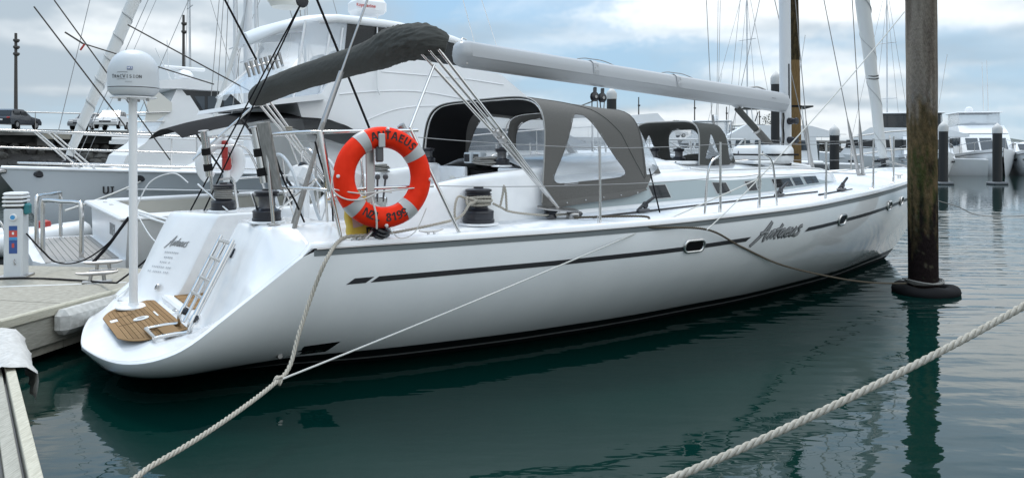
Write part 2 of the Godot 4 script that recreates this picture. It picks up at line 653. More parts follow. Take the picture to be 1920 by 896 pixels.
func text(parent: Node, called: String, words: String, height: float, xf: Transform3D, m: String, bold := true, serif := false) -> MeshInstance3D:
	var o := put(parent, called, text_mesh(words, height, 0.004, bold, serif), m)
	o.transform = xf
	return o

# ---------------------------------------------------------------- water and docks
func build_water():
	var m := mat("sea", Color(0.0010, 0.0185, 0.0155), 0.02)
	m.metallic_specular = 0.40
	m.normal_enabled = true
	var n := FastNoiseLite.new()
	n.seed = 77
	n.noise_type = FastNoiseLite.TYPE_SIMPLEX_SMOOTH
	n.frequency = 0.016
	n.fractal_octaves = 3
	n.fractal_gain = 0.5
	var t := NoiseTexture2D.new()
	t.width = 2048
	t.height = 2048
	t.seamless = true
	t.as_normal_map = true
	t.bump_strength = 10.0
	t.noise = n
	m.normal_texture = t
	m.normal_scale = 0.04
	# ripples: calm in the lee of the yacht and the pontoon, livelier out in the fairway
	var w1 := FastNoiseLite.new()
	w1.seed = 5
	w1.noise_type = FastNoiseLite.TYPE_SIMPLEX_SMOOTH
	w1.frequency = 1.0
	w1.fractal_octaves = 2
	w1.fractal_gain = 0.35
	var patch := FastNoiseLite.new()
	patch.seed = 9
	patch.frequency = 0.16
	patch.fractal_octaves = 2
	var x0 := -9.0
	var x1 := 17.0
	var z0 := -26.0
	var z1 := -1.0
	var dx := 0.08
	var dz := 0.032
	var nx := int((x1 - x0) / dx)
	var nz := int((z1 - z0) / dz)
	var hgt := PackedFloat32Array()
	hgt.resize((nx + 1) * (nz + 1))
	for j in nz + 1:
		var z := z0 + (z1 - z0) * j / nz
		for i in nx + 1:
			var x := x0 + (x1 - x0) * i / nx
			var edge := clampf(minf(minf(x - x0, x1 - x), minf(z - z0, z1 - z)) / 2.0, 0.0, 1.0)
			var live := smoothstep(-1.0, 5.0, x - 0.35 * (z + 8.0)) * (0.75 + 0.7 * patch.get_noise_2d(x, z))
			# long crested ripples over a slow swell
			var ripple := w1.get_noise_2d(x * 0.75 + 0.3 * z, z * 4.2)
			var swell := w1.get_noise_2d(x * 0.5 + 80.0, z * 1.3)
			hgt[j * (nx + 1) + i] = edge * ((0.0004 + 0.0066 * live) * ripple + (0.0012 + 0.0050 * live) * swell)
	var vs := PackedVector3Array()
	var ns := PackedVector3Array()
	var uv := PackedVector2Array()
	var ix := PackedInt32Array()
	for j in nz + 1:
		for i in nx + 1:
			var k := j * (nx + 1) + i
			var x := x0 + (x1 - x0) * i / nx
			var z := z0 + (z1 - z0) * j / nz
			vs.append(Vector3(x, hgt[k], z))
			uv.append(Vector2(x / 17.0, z / 7.0))
			var gx := hgt[k + (1 if i < nx else 0)] - hgt[k - (1 if i > 0 else 0)]
			var gz := hgt[k + ((nx + 1) if j < nz else 0)] - hgt[k - ((nx + 1) if j > 0 else 0)]
			ns.append(Vector3(-gx / (2.0 * dx), 1.0, -gz / (2.0 * dz)).normalized())
			if i < nx and j < nz:
				ix.append_array(PackedInt32Array([k, k + 1, k + nx + 2, k, k + nx + 2, k + nx + 1]))
	for r in [[-1500.0, x0, -1500.0, 300.0], [x1, 1500.0, -1500.0, 300.0], [x0, x1, -1500.0, z0], [x0, x1, z1, 300.0]]:
		var k := vs.size()
		for c in [[r[0], r[2]], [r[1], r[2]], [r[1], r[3]], [r[0], r[3]]]:
			vs.append(Vector3(c[0], 0, c[1]))
			ns.append(Vector3.UP)
			uv.append(Vector2(c[0] / 17.0, c[1] / 7.0))
		ix.append_array(PackedInt32Array([k, k + 1, k + 2, k, k + 2, k + 3]))
	var arr := []
	arr.resize(Mesh.ARRAY_MAX)
	arr[Mesh.ARRAY_VERTEX] = vs
	arr[Mesh.ARRAY_NORMAL] = ns
	arr[Mesh.ARRAY_TEX_UV] = uv
	arr[Mesh.ARRAY_INDEX] = ix
	var am := ArrayMesh.new()
	am.add_surface_from_arrays(Mesh.PRIMITIVE_TRIANGLES, arr)
	tag(put(self, "water", am, "sea"), "", "", "", "structure")

func dock_point(a: float, b: float, y: float) -> Vector3:
	# timber walkway: a metres along its edge away from the camera, b metres inland
	return Vector3(-2.135 - 0.585 * a - 0.811 * b, y, -(3.494 + 0.811 * a - 0.585 * b))

func build_docks():
	var B := Basis(Vector3(-0.585, 0, -0.811), Vector3.UP, Vector3(0.811, 0, -0.585))
	var w := thing("timber_walkway", "", "", Vector3.ZERO)
	tag(w, "", "", "", "structure")
	var st := begin()
	box(st, dock_point(0.6, 0.9, 0.24), Vector3(5.4, 0.42, 1.7), B, 0.01)
	part(w, "float", st, "slate_paint")
	st = begin()
	box(st, dock_point(0.6, 0.0275, 0.43), Vector3(5.5, 0.17, 0.055), B, 0.004)
	part(w, "edge_board", st, "plank_pale")
	st = begin()
	box(st, dock_point(0.6, 0.107, 0.465), Vector3(5.5, 0.05, 0.066), B, 0.003)
	part(w, "plank", st, "plank_grey")
	var rowb := 0.152
	for r in 5:
		var a := -2.1 + 0.37 * (r % 3)
		while a < 3.3:
			var l := 2.05
			var a1 := minf(a + l, 3.3)
			st = begin()
			box(st, dock_point((a + a1) * 0.5, rowb + 0.135, 0.475 + rng.randf_range(-0.003, 0.003)), Vector3(a1 - a - 0.014, 0.05, 0.252), B, 0.003)
			part(w, "plank", st, "plank_pale" if rng.randf() < 0.65 else "plank_grey")
			a += l
		rowb += 0.27

	# quilted white cover lapped over the walkway's edge
	st = begin()
	var rows := []
	for i in 15:
		var a: float = 2.02 + i * 0.092
		var row := PackedVector3Array()
		var prof := [[0.13, 0.504], [0.11, 0.52], [0.08, 0.53], [0.03, 0.54], [-0.06, 0.53], [-0.115, 0.47], [-0.125, 0.42], [-0.12, 0.34], [-0.11, 0.27]]
		for k in prof.size():
			var bump := 0.012 * sin(i * 2.1 + k * 1.3) + 0.008 * sin(i * 0.9 - k * 2.2)
			row.append(dock_point(a + 0.008 * sin(k * 2.0 + i), prof[k][0] - (bump if k > 4 else 0.0), prof[k][1] + (bump + 0.01 if k <= 4 else 0.0)))
		rows.append(row)
	grid(st, rows)
	var q := part(self, "edge_pad", st, "quilt_white")
	tag(q, "crumpled white padded cover wrapped over the timber walkway's edge", "dock pad")

	# concrete pontoon behind the stern
	var c := thing("concrete_pontoon", "", "", Vector3.ZERO)
	tag(c, "", "", "", "structure")
	var slabs := [
		[Vector2(-4.47, -6.62), Vector2(-4.33, -7.40), Vector2(-9.5, -8.55), Vector2(-9.5, -6.2), Vector2(-4.9, -6.25)],
		[Vector2(-4.325, -7.415), Vector2(-3.95, -9.45), Vector2(-9.5, -10.3), Vector2(-9.5, -8.57)]]
	for s in slabs:
		st = begin()
		prism(st, PackedVector2Array(s.map(func(v): return Vector2(v.x, v.y))), Transform3D(Basis(Vector3(1, 0, 0), Vector3(0, 0, 1), Vector3(0, -1, 0)), Vector3(0, 0.5, 0)), 0.42)
		part(c, "slab", st, "concrete")
	st = begin()
	box(st, Vector3(-6.91, 0.498, -7.985), Vector3(5.35, 0.012, 0.028), Basis(Vector3.UP, 0.2188), 0.003)
	part(c, "joint_strip", st, "white_plastic")
	st = begin()
	var e := PackedVector3Array([Vector3(-4.45, 0.47, -6.62), Vector3(-3.92, 0.47, -9.5)])
	var dir := (e[1] - e[0]).normalized()
	var EB := Basis(dir, Vector3.UP, dir.cross(Vector3.UP))
	box(st, e[0].lerp(e[1], 0.5) + EB.z * 0.02, Vector3(2.95, 0.09, 0.07), EB, 0.012)
	part(c, "edge_board", st, "plank_pale")
	st = begin()
	box(st, e[0].lerp(e[1], 0.5) + EB.z * 0.0 - Vector3(0, 0.18, 0), Vector3(2.95, 0.26, 0.05), EB, 0.012)
	part(c, "waler", st, "plank_grey")
	st = begin()
	box(st, e[0].lerp(e[1], 0.36) + EB.z * 0.10 - Vector3(0, 0.11, 0), Vector3(0.95, 0.24, 0.17), EB, 0.055)
	tag(part(self, "dock_fender", st, "fender_dirty"), "scuffed white rounded block fender on concrete pontoon edge by the stern", "fender")
	build_pedestal()
	for i in 2:
		var p: Vector3 = [Vector3(-4.98, 0.5, -9.35), Vector3(-4.62, 0.5, -8.55)][i]
		var t := thing("dock_cleat", ["galvanised cleat with a black cable lead, farther from the white stern", "galvanised cleat with a white line round it, nearer the white stern"][i], "cleat", p, 0.45, "cleats on the concrete pontoon")
		st = begin()
		box(st, Vector3(0, 0.012, 0), Vector3(0.30, 0.024, 0.09), Basis(), 0.006)
		part(t, "base", st, "steel_dull")
		st = begin()
		tube(st, [Vector3(-0.21, 0.115, 0), Vector3(-0.15, 0.104, 0), Vector3(-0.08, 0.1, 0), Vector3(0.08, 0.1, 0), Vector3(0.15, 0.104, 0), Vector3(0.21, 0.115, 0)], [0.01, 0.017, 0.023, 0.023, 0.017, 0.01], 8)
		part(t, "horn", st, "steel_dull")
		for s in [-1, 1]:
			st = begin()
			tube(st, [Vector3(s * 0.07, 0.02, 0), Vector3(s * 0.06, 0.1, 0)], 0.02, 8)
			part(t, "post", st, "steel_dull")

func build_pedestal():
	var t := thing("power_pedestal", "white shore power pedestal with red and blue sticker panel on concrete pontoon", "power pedestal", Vector3(-5.78, 0.5, -8.95), 0.22)
	var st := begin()
	box(st, Vector3(0, 0.40, 0), Vector3(0.20, 0.80, 0.20), Basis(), 0.018)
	part(t, "column", st, "dome_grey")
	st = begin()
	box(st, Vector3(0, 0.012, 0), Vector3(0.30, 0.024, 0.28), Basis(), 0.004)
	part(t, "base_plate", st, "steel_dull")
	for k in 3:
		st = begin()
		box(st, Vector3(0, 0.835 + k * 0.045, 0), Vector3(0.225, 0.028, 0.225), Basis(), 0.012)
		part(t, "louvre", st, "white_plastic")
	st = begin()
	box(st, Vector3(0, 0.865, 0), Vector3(0.17, 0.14, 0.17), Basis(), 0.01)
	part(t, "lamp_core", st, "black_rubber")
	st = begin()
	box(st, Vector3(0, 0.965, 0), Vector3(0.215, 0.04, 0.215), Basis(), 0.018)
	part(t, "cap", st, "white_plastic")
	var meter := begin()
	lathe(meter, [[0.0, 0.03], [0.035, 0.03], [0.04, 0.02], [0.04, 0.0]], Vector3(0.01, 0.70, 0.1), Basis(Vector3.RIGHT, PI / 2), 16)
	var mo := part(t, "meter", meter, "white_plastic")
	st = begin()
	disc(st, Vector3(0.01, 0.70, 0.1325), Basis(Vector3.RIGHT, PI / 2), 0.026, 14)
	part(mo, "dial", st, "sign_sky")
	var cols := [["sign_blue", 0.575, 0.05], ["sign_red", 0.51, 0.075], ["sign_sky", 0.455, 0.03], ["sign_blue", 0.36, 0.155]]
	for c in cols:
		st = begin()
		box(st, Vector3(0.005, c[1], 0.102), Vector3(0.085, c[2], 0.003))
		part(t, "sticker", st, c[0])
	st = begin()
	box(st, Vector3(0.005, 0.515, 0.1045), Vector3(0.02, 0.03, 0.002))
	part(t, "sticker_mark", st, "white_plastic")
	st = begin()
	box(st, Vector3(0.005, 0.375, 0.1045), Vector3(0.025, 0.05, 0.002))
	part(t, "sticker_mark", st, "sign_red")
	st = begin()
	tube(st, path([Vector3(0.02, 0.21, 0.1), Vector3(0.02, 0.21, 0.125), Vector3(0.03, 0.16, 0.125), Vector3(0.03, 0.16, 0.1)], 0.02), 0.006, 6)
	part(t, "bracket", st, "steel_dull")
	st = begin()
	box(st, Vector3(0.125, 0.79, 0.02), Vector3(0.06, 0.13, 0.12), Basis(), 0.02)
	part(t, "socket_cover", st, "turquoise")

# ---------------------------------------------------------------- the yacht: x forward, y up, z to starboard, origin on the centreline below the transom's top
const L0 := -1.46
const L1 := 12.56

func sheer(s: float) -> float:
	return 1.2 + 0.42 * pow(clampf(s / 13.0, 0.0, 1.0), 1.4)

func top_edge(s: float) -> float:
	# the hull's upper edge: the sheer, and aft of it the sloping scoop
	if s >= 0.0: return sheer(s)
	return curve([-1.46, -1.3, -1.0, -0.7, -0.35, -0.08, 0.0], [0.30, 0.345, 0.48, 0.70, 0.95, 1.145, 1.2], s)

func deck_half(s: float) -> float:
	if s < -0.55:
		var u := clampf((s + 0.55) / (L0 + 0.55), 0.0, 1.0)
		return 1.57 * pow(maxf(1.0 - pow(u, 3.2), 0.0), 0.5)
	return curve([-0.55, 0.0, 1.3, 2.5, 3.8, 5.2, 7.0, 9.28, 11.0, 12.2, 12.56], [1.57, 1.60, 1.83, 2.08, 2.25, 2.27, 2.02, 1.44, 0.84, 0.25, 0.02], s)

func keel_line(s: float) -> float:
	return curve([-1.46, -1.27, -1.0, -0.4, 0.0, 1.0, 4.0, 8.0, 10.3, 11.25, 11.9, 12.3, 12.56], [0.27, 0.10, 0.05, -0.01, -0.06, -0.2, -0.45, -0.40, -0.2, 0.0, 0.55, 1.08, 1.52], s)

func hull_half(s: float, y: float) -> float:
	var k := keel_line(s)
	var full := sheer(maxf(s, 0.0))
	if s < 0.0: full = top_edge(s) * 0.7 + 0.36
	var u := clampf((y - k) / (full - k), 0.0, 1.0)
	var p := curve([-0.5, 0.5, 1.4, 3.0, 5.0, 8.0, 11.0, 12.5], [2.8, 2.8, 2.8, 2.4, 2.2, 2.2, 1.8, 1.5], s)
	var q := curve([-0.5, 0.5, 2.0, 3.5], [1.7, 1.6, 1.2, 1.0], s)
	return deck_half(s) * pow(1.0 - pow(1.0 - u, p), 1.0 / q)

func hull_at(s: float, y: float, side := 1.0, out := 0.0) -> Vector3:
	var p := Vector3(s, y, hull_half(s, y))
	if out != 0.0:
		var a := Vector3(s + 0.02, y, hull_half(s + 0.02, y)) - Vector3(s - 0.02, y, hull_half(s - 0.02, y))
		var b := Vector3(s, y + 0.01, hull_half(s, y + 0.01)) - Vector3(s, y - 0.01, hull_half(s, y - 0.01))
		var n := a.cross(b).normalized()
		if n.z < 0: n = -n
		p += n * out
	p.z *= side
	return p

func stations(a: float, b: float, step: float) -> Array:
	var n := int(ceil((b - a) / step))
	var out := []
	for i in n + 1: out.append(lerpf(a, b, float(i) / n))
	return out

func hull_stations() -> Array:
	var out := []
	for i in 22:
		out.append(L0 + 0.9 * (1.0 - cos(PI * 0.5 * i / 22.0)))
	out.append_array(stations(-0.56, 11.0, 0.16))
	out.append_array(stations(11.1, L1, 0.08))
	return out

func hull_band(lo: Callable, hi: Callable, n: int, a := L0, b := L1) -> SurfaceTool:
	var st := begin()
	smooth(st)
	for side in [1.0, -1.0]:
		var rows := []
		for s in hull_stations():
			if s < a or s > b: continue
			var row := PackedVector3Array()
			var y0: float = maxf(lo.call(s), keel_line(s))
			var y1: float = maxf(hi.call(s), y0)
			for j in n + 1:
				var t := float(j) / n
				row.append(hull_at(s, lerpf(y0, y1, t * t * (1.6 - 0.6 * t) if n > 8 else t), side))
			rows.append(row)
		if side < 0: rows.reverse()
		grid_on(st, rows)
	return st

func hull_strip(st: SurfaceTool, a: float, b: float, lo: Callable, hi: Callable, out: float, side: float, slant := 0.0, step := 0.12):
	var rows := []
	for s in stations(a, b, step):
		var row := PackedVector3Array()
		var k := 0.0
		for j in 3:
			var y: float = lerpf(lo.call(s), hi.call(s), j / 2.0)
			row.append(hull_at(s + slant * (j - 1) * 0.5, y, side, out))
		rows.append(row)
	if side < 0: rows.reverse()
	grid(st, rows)

func edge_profile(s: float, side: float) -> PackedVector3Array:
	# moulded lip round the deck edge, from the hull's top inwards
	var y := sheer(s)
	var h := deck_half(s)
	var k := clampf(h / 0.5, 0.15, 1.0)
	var row := PackedVector3Array()
	for p in [[0.0, 0.0], [0.004, 0.022], [0.016, 0.040], [0.036, 0.047], [0.070, 0.045], [0.088, 0.036], [0.100, 0.012], [0.115, 0.002]]:
		row.append(Vector3(s, y + p[1], (h - p[0] * k) * side))
	return row

func well_half(s: float) -> float:
	# where the side deck ends against coaming or coachroof
	return curve([0.0, 1.0, 2.4, 5.5, 8.0, 9.0, 9.4], [1.06, 1.1, 1.22, 1.22, 0.92, 0.45, 0.0], s)

func deck_y(s: float, t: float) -> float:
	var h := deck_half(s)
	return sheer(s) + 0.002 + 0.07 * (1.0 - pow(absf(t) / maxf(h, 0.05), 2.0)) * clampf(h, 0.0, 1.0)

func roof_y(s: float) -> float:
	# crown of the coachroof
	return curve([2.5, 4.9, 5.5, 7.0, 8.3, 9.0, 9.4], [1.80, 1.84, 1.79, 1.785, 1.72, 1.60, 1.49], s)

func build_yacht():
	yacht = thing("sailing_yacht", "large white sailing yacht with teak stern platform, grey canvas hood and long white boom", "sailing yacht", Vector3(-2.4923, 0, -7.4143), deg_to_rad(35))
	var y := yacht
	var hull := part(y, "hull", hull_band(func(_s): return 0.215, top_edge, 20), "hull_paint")
	part(hull, "boot_stripe", hull_band(func(_s): return 0.105, func(_s): return 0.215, 2), "boot_black")
	part(hull, "waterline_stripe", hull_band(func(_s): return 0.078, func(_s): return 0.105, 1), "white_line")
	part(hull, "bottom", hull_band(func(_s): return -1.0, func(_s): return 0.078, 8), "antifoul")
	# keel and rudder under water
	var st := begin()
	box(st, Vector3(5.4, -1.2, 0), Vector3(2.2, 1.8, 0.22), Basis(), 0.1)
	part(hull, "keel", st, "antifoul")
	# grey rubbing band under the deck edge and stainless strip on it
	for side in [1.0, -1.0]:
		st = begin()
		hull_strip(st, 0.0, 12.3, func(s): return sheer(s) - 0.062, func(s): return sheer(s) - 0.014, 0.003, side)
		part(hull, "rubbing_band", st, "rub_grey")
		st = begin()
		var p := PackedVector3Array()
		for s in stations(0.02, 12.2, 0.2): p.append(hull_at(s, sheer(s) - 0.008, side, 0.006))
		tube(st, p, 0.008, 6)
		part(hull, "rub_strip", st, "steel_dull")
		# cove stripe
		var lo := func(s): return sheer(s) - 0.315 + 0.004 * s
		var hi := func(s): return sheer(s) - 0.268 + 0.004 * s
		for seg in [[0.30, 0.46], [0.50, 4.57], [5.63, 11.8]]:
			st = begin()
			hull_strip(st, seg[0], seg[1], lo, hi, 0.002, side, 0.07)
			part(hull, "cove_stripe", st, "stripe_dark")
		# four port lights
		for k in 4:
			var s: float = [3.73, 6.57, 8.36, 9.05][k]
			hull_port(hull, s, sheer(s) - 0.275 + 0.004 * s, side, [0.30, 0.25, 0.22, 0.2][k])
		# exhaust recess near the stern
		if side > 0:
			st = begin()
			hull_strip(st, -0.02, 0.30, func(s): return 0.235 + 0.05 * s, func(s): return 0.345 + 0.05 * s, 0.002, side, 0.07, 0.08)
			var vent := part(hull, "exhaust_plate", st, "dark_glass")
			for q in [0.08, 0.17]:
				st = begin()
				hull_strip(st, q, q + 0.06, func(_s): return 0.272, func(_s): return 0.284, 0.004, side, 0.02, 0.03)
				part(vent, "slot", st, "steel_dull")
			st = begin()
			lathe(st, [[0.0, 0.03], [0.02, 0.03], [0.026, 0.02], [0.026, -0.02]], hull_at(-0.13, 0.27, 1.0), Basis(Vector3.RIGHT, PI / 2), 12)
			part(hull, "drain_spigot", st, "steel_dull")
	build_name(hull)
	# deck edge lip
	st = begin()
	for side in [1.0, -1.0]:
		var rows := []
		var first := PackedVector3Array()
		for v in edge_profile(-0.09, side): first.append(Vector3(-0.09, top_edge(-0.09) + 0.002, lerpf(deck_half(-0.09) * side, v.z, 0.9)))
		rows.append(first)
		for s in stations(-0.02, 12.5, 0.14): rows.append(edge_profile(s, side))
		if side < 0: rows.reverse()
		grid(st, rows)
	part(y, "gunwale", st, "gelcoat")
	# side decks and foredeck
	st = begin()
	for side in [1.0, -1.0]:
		var rows := []
		for s in stations(0.0, 12.5, 0.14):
			var row := PackedVector3Array()
			var o := maxf(deck_half(s) - 0.115 * clampf(deck_half(s) / 0.5, 0.15, 1.0), 0.0)
			var i := minf(well_half(s), o)
			for j in 9:
				var t := lerpf(o, i, j / 8.0)
				row.append(Vector3(s, deck_y(s, t), t * side))
			rows.append(row)
		if side < 0: rows.reverse()
		grid(st, rows)
	part(y, "deck", st, "deck_nonskid")
	build_stern(y)
	build_cockpit(y)
	build_coachroof(y)

func hull_frame(s: float, y: float, side: float, out := 0.0) -> Transform3D:
	var o := hull_at(s, y, side, out)
	var ax := (hull_at(s + 0.05, y, side) - hull_at(s - 0.05, y, side)).normalized() * side
	var up := (hull_at(s, y + 0.04, side) - hull_at(s, y - 0.04, side)).normalized()
	var z := ax.cross(up).normalized()
	return Transform3D(Basis(ax, z.cross(ax).normalized(), z), o)

func hull_port(parent: Node, s: float, y: float, side: float, wide: float):
	var xf := hull_frame(s, y, side, 0.0)
	var st := begin()
	var h := 0.145
	var steps := [[wide, h, 0.062, 0.004], [wide - 0.008, h - 0.008, 0.06, 0.017], [wide - 0.035, h - 0.035, 0.05, 0.019], [wide - 0.05, h - 0.05, 0.045, 0.008], [wide - 0.055, h - 0.055, 0.04, -0.012]]
	var rows := []
	for q in steps:
		var row := PackedVector3Array()
		for v in round_rect(q[0], q[1], q[2]): row.append(xf * Vector3(v.x, v.y, q[3]))
		rows.append(row)
	grid(st, rows, true)
	var f := part(parent, "port_light", st, "steel")
	st = begin()
	prism(st, round_rect(wide - 0.052, h - 0.052, 0.042), xf * Transform3D(Basis(), Vector3(0, 0, 0.0025)), 0.003)
	part(f, "glass", st, "dark_glass")

# name lettering: brush strokes, drawn in letter heights with a forward slant
func name_strokes() -> Array:
	return [
		[[-0.22, -0.28], [0.0, 0.0], [0.30, 0.42], [0.62, 1.0]],
		[[0.62, 1.0], [0.56, 0.55], [0.50, 0.1], [0.56, -0.12]],
		[[0.10, 0.36], [0.30, 0.42], [0.62, 0.40]],
		[[0.72, 0.0], [0.88, 0.45]], [[0.78, 0.18], [0.98, 0.46], [1.05, 0.40], [0.94, 0.02]],
		[[1.18, 0.02], [1.28, 0.30], [1.46, 0.78]], [[1.18, 0.02], [1.30, 0.04]], [[1.14, 0.46], [1.50, 0.52]],
		[[1.78, 0.42], [1.58, 0.40], [1.46, 0.16], [1.52, 0.02], [1.66, 0.14], [1.82, 0.44]], [[1.82, 0.44], [1.72, 0.02], [1.80, 0.04]],
		[[1.94, 0.22], [2.14, 0.30], [2.16, 0.44], [2.02, 0.42], [1.90, 0.18], [1.98, 0.0], [2.16, 0.10]],
		[[2.36, 0.46], [2.24, 0.12], [2.32, 0.0], [2.48, 0.16], [2.62, 0.48]], [[2.62, 0.48], [2.52, 0.02], [2.60, 0.03]],
		[[3.06, 0.50], [2.88, 0.46], [2.84, 0.34], [2.96, 0.20], [2.90, 0.02], [2.68, -0.04]]]

func stroke_ribbon(st: SurfaceTool, pts: PackedVector3Array, normals: PackedVector3Array, half: float):
	var rows := []
	for i in pts.size():
		var t := (pts[mini(i + 1, pts.size() - 1)] - pts[maxi(i - 1, 0)]).normalized()
		var x := normals[i].cross(t).normalized()
		rows.append(PackedVector3Array([pts[i] + x * half - normals[i] * 0.002, pts[i] + x * half * 0.9, pts[i] - x * half * 0.9, pts[i] - x * half - normals[i] * 0.002]))
	grid(st, rows)

func build_name(hull: Node):
	var size := 0.19
	for side in [1.0, -1.0]:
		for pass_ in 2:
			var st := begin()
			for k in name_strokes():
				var flatp := PackedVector3Array()
				for v in k: flatp.append(Vector3(v[0], v[1], 0))
				var p := PackedVector3Array()
				var nn := PackedVector3Array()
				for v in path(flatp, 0.12):
					var u: float = v.x + v.y * 0.28
					var s: float = (4.70 + u * 0.255) if side > 0 else (5.55 - u * 0.255)
					var f := hull_frame(s, sheer(s) - 0.325 + 0.02 + v.y * size, side, 0.004 + 0.003 * pass_)
					p.append(f.origin)
					nn.append(f.basis.z)
				stroke_ribbon(st, p, nn, [0.023, 0.014][pass_])
			part(hull, ["name_outline", "name_lettering"][pass_], st, ["letter_dark", "letter_grey"][pass_])

# ---------------------------------------------------------------- stern scoop, cockpit, coachroof
func scoop_floor(s: float) -> float:
	return 0.50 + 0.16 * (s + 0.75) if s < -0.75 else 0.50

func stern_face_y(s: float) -> float:
	# sloping moulding either side of the stern passage
	return curve([-0.72, -0.665, -0.635, -0.255, -0.225, -0.19, 0.3], [0.47, 0.50, 0.53, 1.275, 1.322, 1.338, 1.345], s)

func build_stern(y: Node3D):
	# scoop: rim, inner wall and floor as one moulding
	var st := begin()
	var rows := []
	var ss := []
	for i in 18: ss.append(L0 + 0.5 * (1.0 - cos(PI * 0.5 * i / 18.0)))
	ss.append_array(stations(-0.96, 0.0, 0.06))
	for s in ss:
		var h := hull_half(s, top_edge(s))
		var e := top_edge(s)
		var rim := 0.12
		var f := scoop_floor(s)
		var row := PackedVector3Array()
		for side in [1.0, -1.0]:
			var half := []
			var inner := maxf(h - rim, 0.0)
			var foot := minf(maxf(h - rim - 0.10, 0.0), 0.84)
			var flr := minf(f, e)
			half.append(Vector3(s, e, h * side))
			half.append(Vector3(s, e + 0.012, (h - minf(0.02, h)) * side))
			half.append(Vector3(s, e + 0.004, maxf(h - rim * 0.6, 0.0) * side))
			half.append(Vector3(s, lerpf(e, flr, 0.07), inner * side))
			half.append(Vector3(s, lerpf(e, flr, 0.46), lerpf(inner, foot, 0.42) * side))
			half.append(Vector3(s, lerpf(e, flr, 0.90), lerpf(inner, foot, 0.85) * side))
			half.append(Vector3(s, flr, foot * side))
			for j in range(1, 6): half.append(Vector3(s, flr, foot * (1.0 - j / 5.0) * side))
			if side > 0:
				for v in half: row.append(v)
			else:
				half.pop_back()
				half.reverse()
				for v in half: row.append(v)
		rows.append(row)
	grid(st, rows)
	var scoop := part(y, "stern_scoop", st, "gelcoat")
	# teak platform: planks in a frame
	platform(scoop)
	# two sloping stern mouldings with the passage between them
	for side in [1.0, -1.0]:
		st = begin()
		rows = []
		var passage := 0.33 if side > 0 else 0.46
		for s in stations(-0.72, 0.34, 0.014):
			var fy := stern_face_y(s)
			var inn := passage - 0.06 * clampf((s + 0.72) / 0.8, 0.0, 1.0)
			# the port panel looks slightly inboard: its outer edge stands farther aft
			var turn := (0.5 if side < 0 else 0.0) * (1.0 - smoothstep(-0.2, 0.3, s))
			var back := func(z: float): return s - turn * clampf(z - inn, 0.0, 0.62)
			var so: float = back.call(1.3)
			var outer := (hull_half(so, top_edge(so)) - 0.12) if so < 0.0 else deck_half(so) - 0.10
			var oy := minf(fy, (top_edge(so) if so < 0 else sheer(so)) + 0.004)
			var flat_to := maxf(inn + 0.06, minf(1.10, outer - 0.08))
			var row := PackedVector3Array()
			for q in [[inn, 0.3], [inn, fy - 0.016], [inn + 0.006, fy - 0.004], [inn + 0.02, fy], [lerpf(inn + 0.02, flat_to, 0.33), fy], [lerpf(inn + 0.02, flat_to, 0.66), fy], [flat_to, fy], [flat_to + 0.03, fy - 0.015], [lerpf(flat_to + 0.03, outer, 0.45), lerpf(fy, oy, 0.5)], [lerpf(flat_to + 0.03, outer, 0.8), lerpf(fy, oy, 0.9)], [outer, oy - 0.02]]:
				row.append(Vector3(back.call(q[0]), q[1], q[0] * side))
			rows.append(row)
		if side > 0: rows.reverse()
		grid(st, rows.map(func(r): return r.slice(0, 2)))
		grid(st, rows.map(func(r): return r.slice(1)))
		# close the forward end
		var last: PackedVector3Array = rows[0] if side > 0 else rows[rows.size() - 1]
		flat(st)
		for j in last.size() - 1:
			quad(st, last[j], last[j + 1], Vector3(last[j + 1].x, 0.7, last[j + 1].z), Vector3(last[j].x, 0.7, last[j].z))
		var mo := part(y, "stern_moulding", st, "gelcoat")
		if side > 0:
			# small locker vent
			var nrm := Vector3(-0.86, 0.51, 0).normalized()
			var B := aim(nrm)
			st = begin()
			box(st, Vector3(-0.36, stern_face_y(-0.36) + 0.012, 0.56), Vector3(0.10, 0.09, 0.03), B, 0.012)
			part(mo, "vent", st, "black_gloss")
			st = begin()
			box(st, Vector3(-0.36, stern_face_y(-0.36) + 0.012, 0.50), Vector3(0.025, 0.1, 0.034), B, 0.006)
			part(mo, "vent_edge", st, "steel_dull")
		else:
			transom_writing(mo)
			st = begin()
			lathe(st, [[0.0, 0.012], [0.012, 0.012], [0.028, 0.01], [0.034, 0.0]], Vector3(-0.735, 0.63, -0.72), along_y(Vector3(-0.86, 0.51, 0)), 14)
			part(mo, "drain", st, "steel_dull")
			st = begin()
			lathe(st, [[0.0, 0.014], [0.013, 0.014]], Vector3(-0.735, 0.63, -0.72), along_y(Vector3(-0.86, 0.51, 0)), 12)
			part(mo, "drain_hole", st, "black_rubber")
	# step in the passage with teak treads, and the passage's floor
	st = begin()
	box(st, Vector3(-0.46, 0.43, -0.06), Vector3(0.50, 0.27, 1.30), Basis(), 0.02)
	box(st, Vector3(0.10, 0.62, -0.06), Vector3(0.52, 0.34, 0.82), Basis(), 0.02)
	var step := part(y, "stern_step", st, "gelcoat")
	var lo := -0.41
	for k in 8:
		st = begin()
		box(st, Vector3(-0.43, 0.57, lo + k * 0.094), Vector3(0.40, 0.012, 0.09), Basis(), 0.002)
		part(step, "plank", st, "teak" if k % 2 else "teak_b")
	# pad eye on the step's riser
	st = begin()
	tube(st, path([Vector3(-0.70, 0.535, 0.02), Vector3(-0.73, 0.535, 0.03), Vector3(-0.74, 0.535, 0.06), Vector3(-0.73, 0.535, 0.09), Vector3(-0.70, 0.535, 0.10)], 0.015), 0.008, 6)
	part(y, "pad_eye", st, "steel")
	ladder(y)

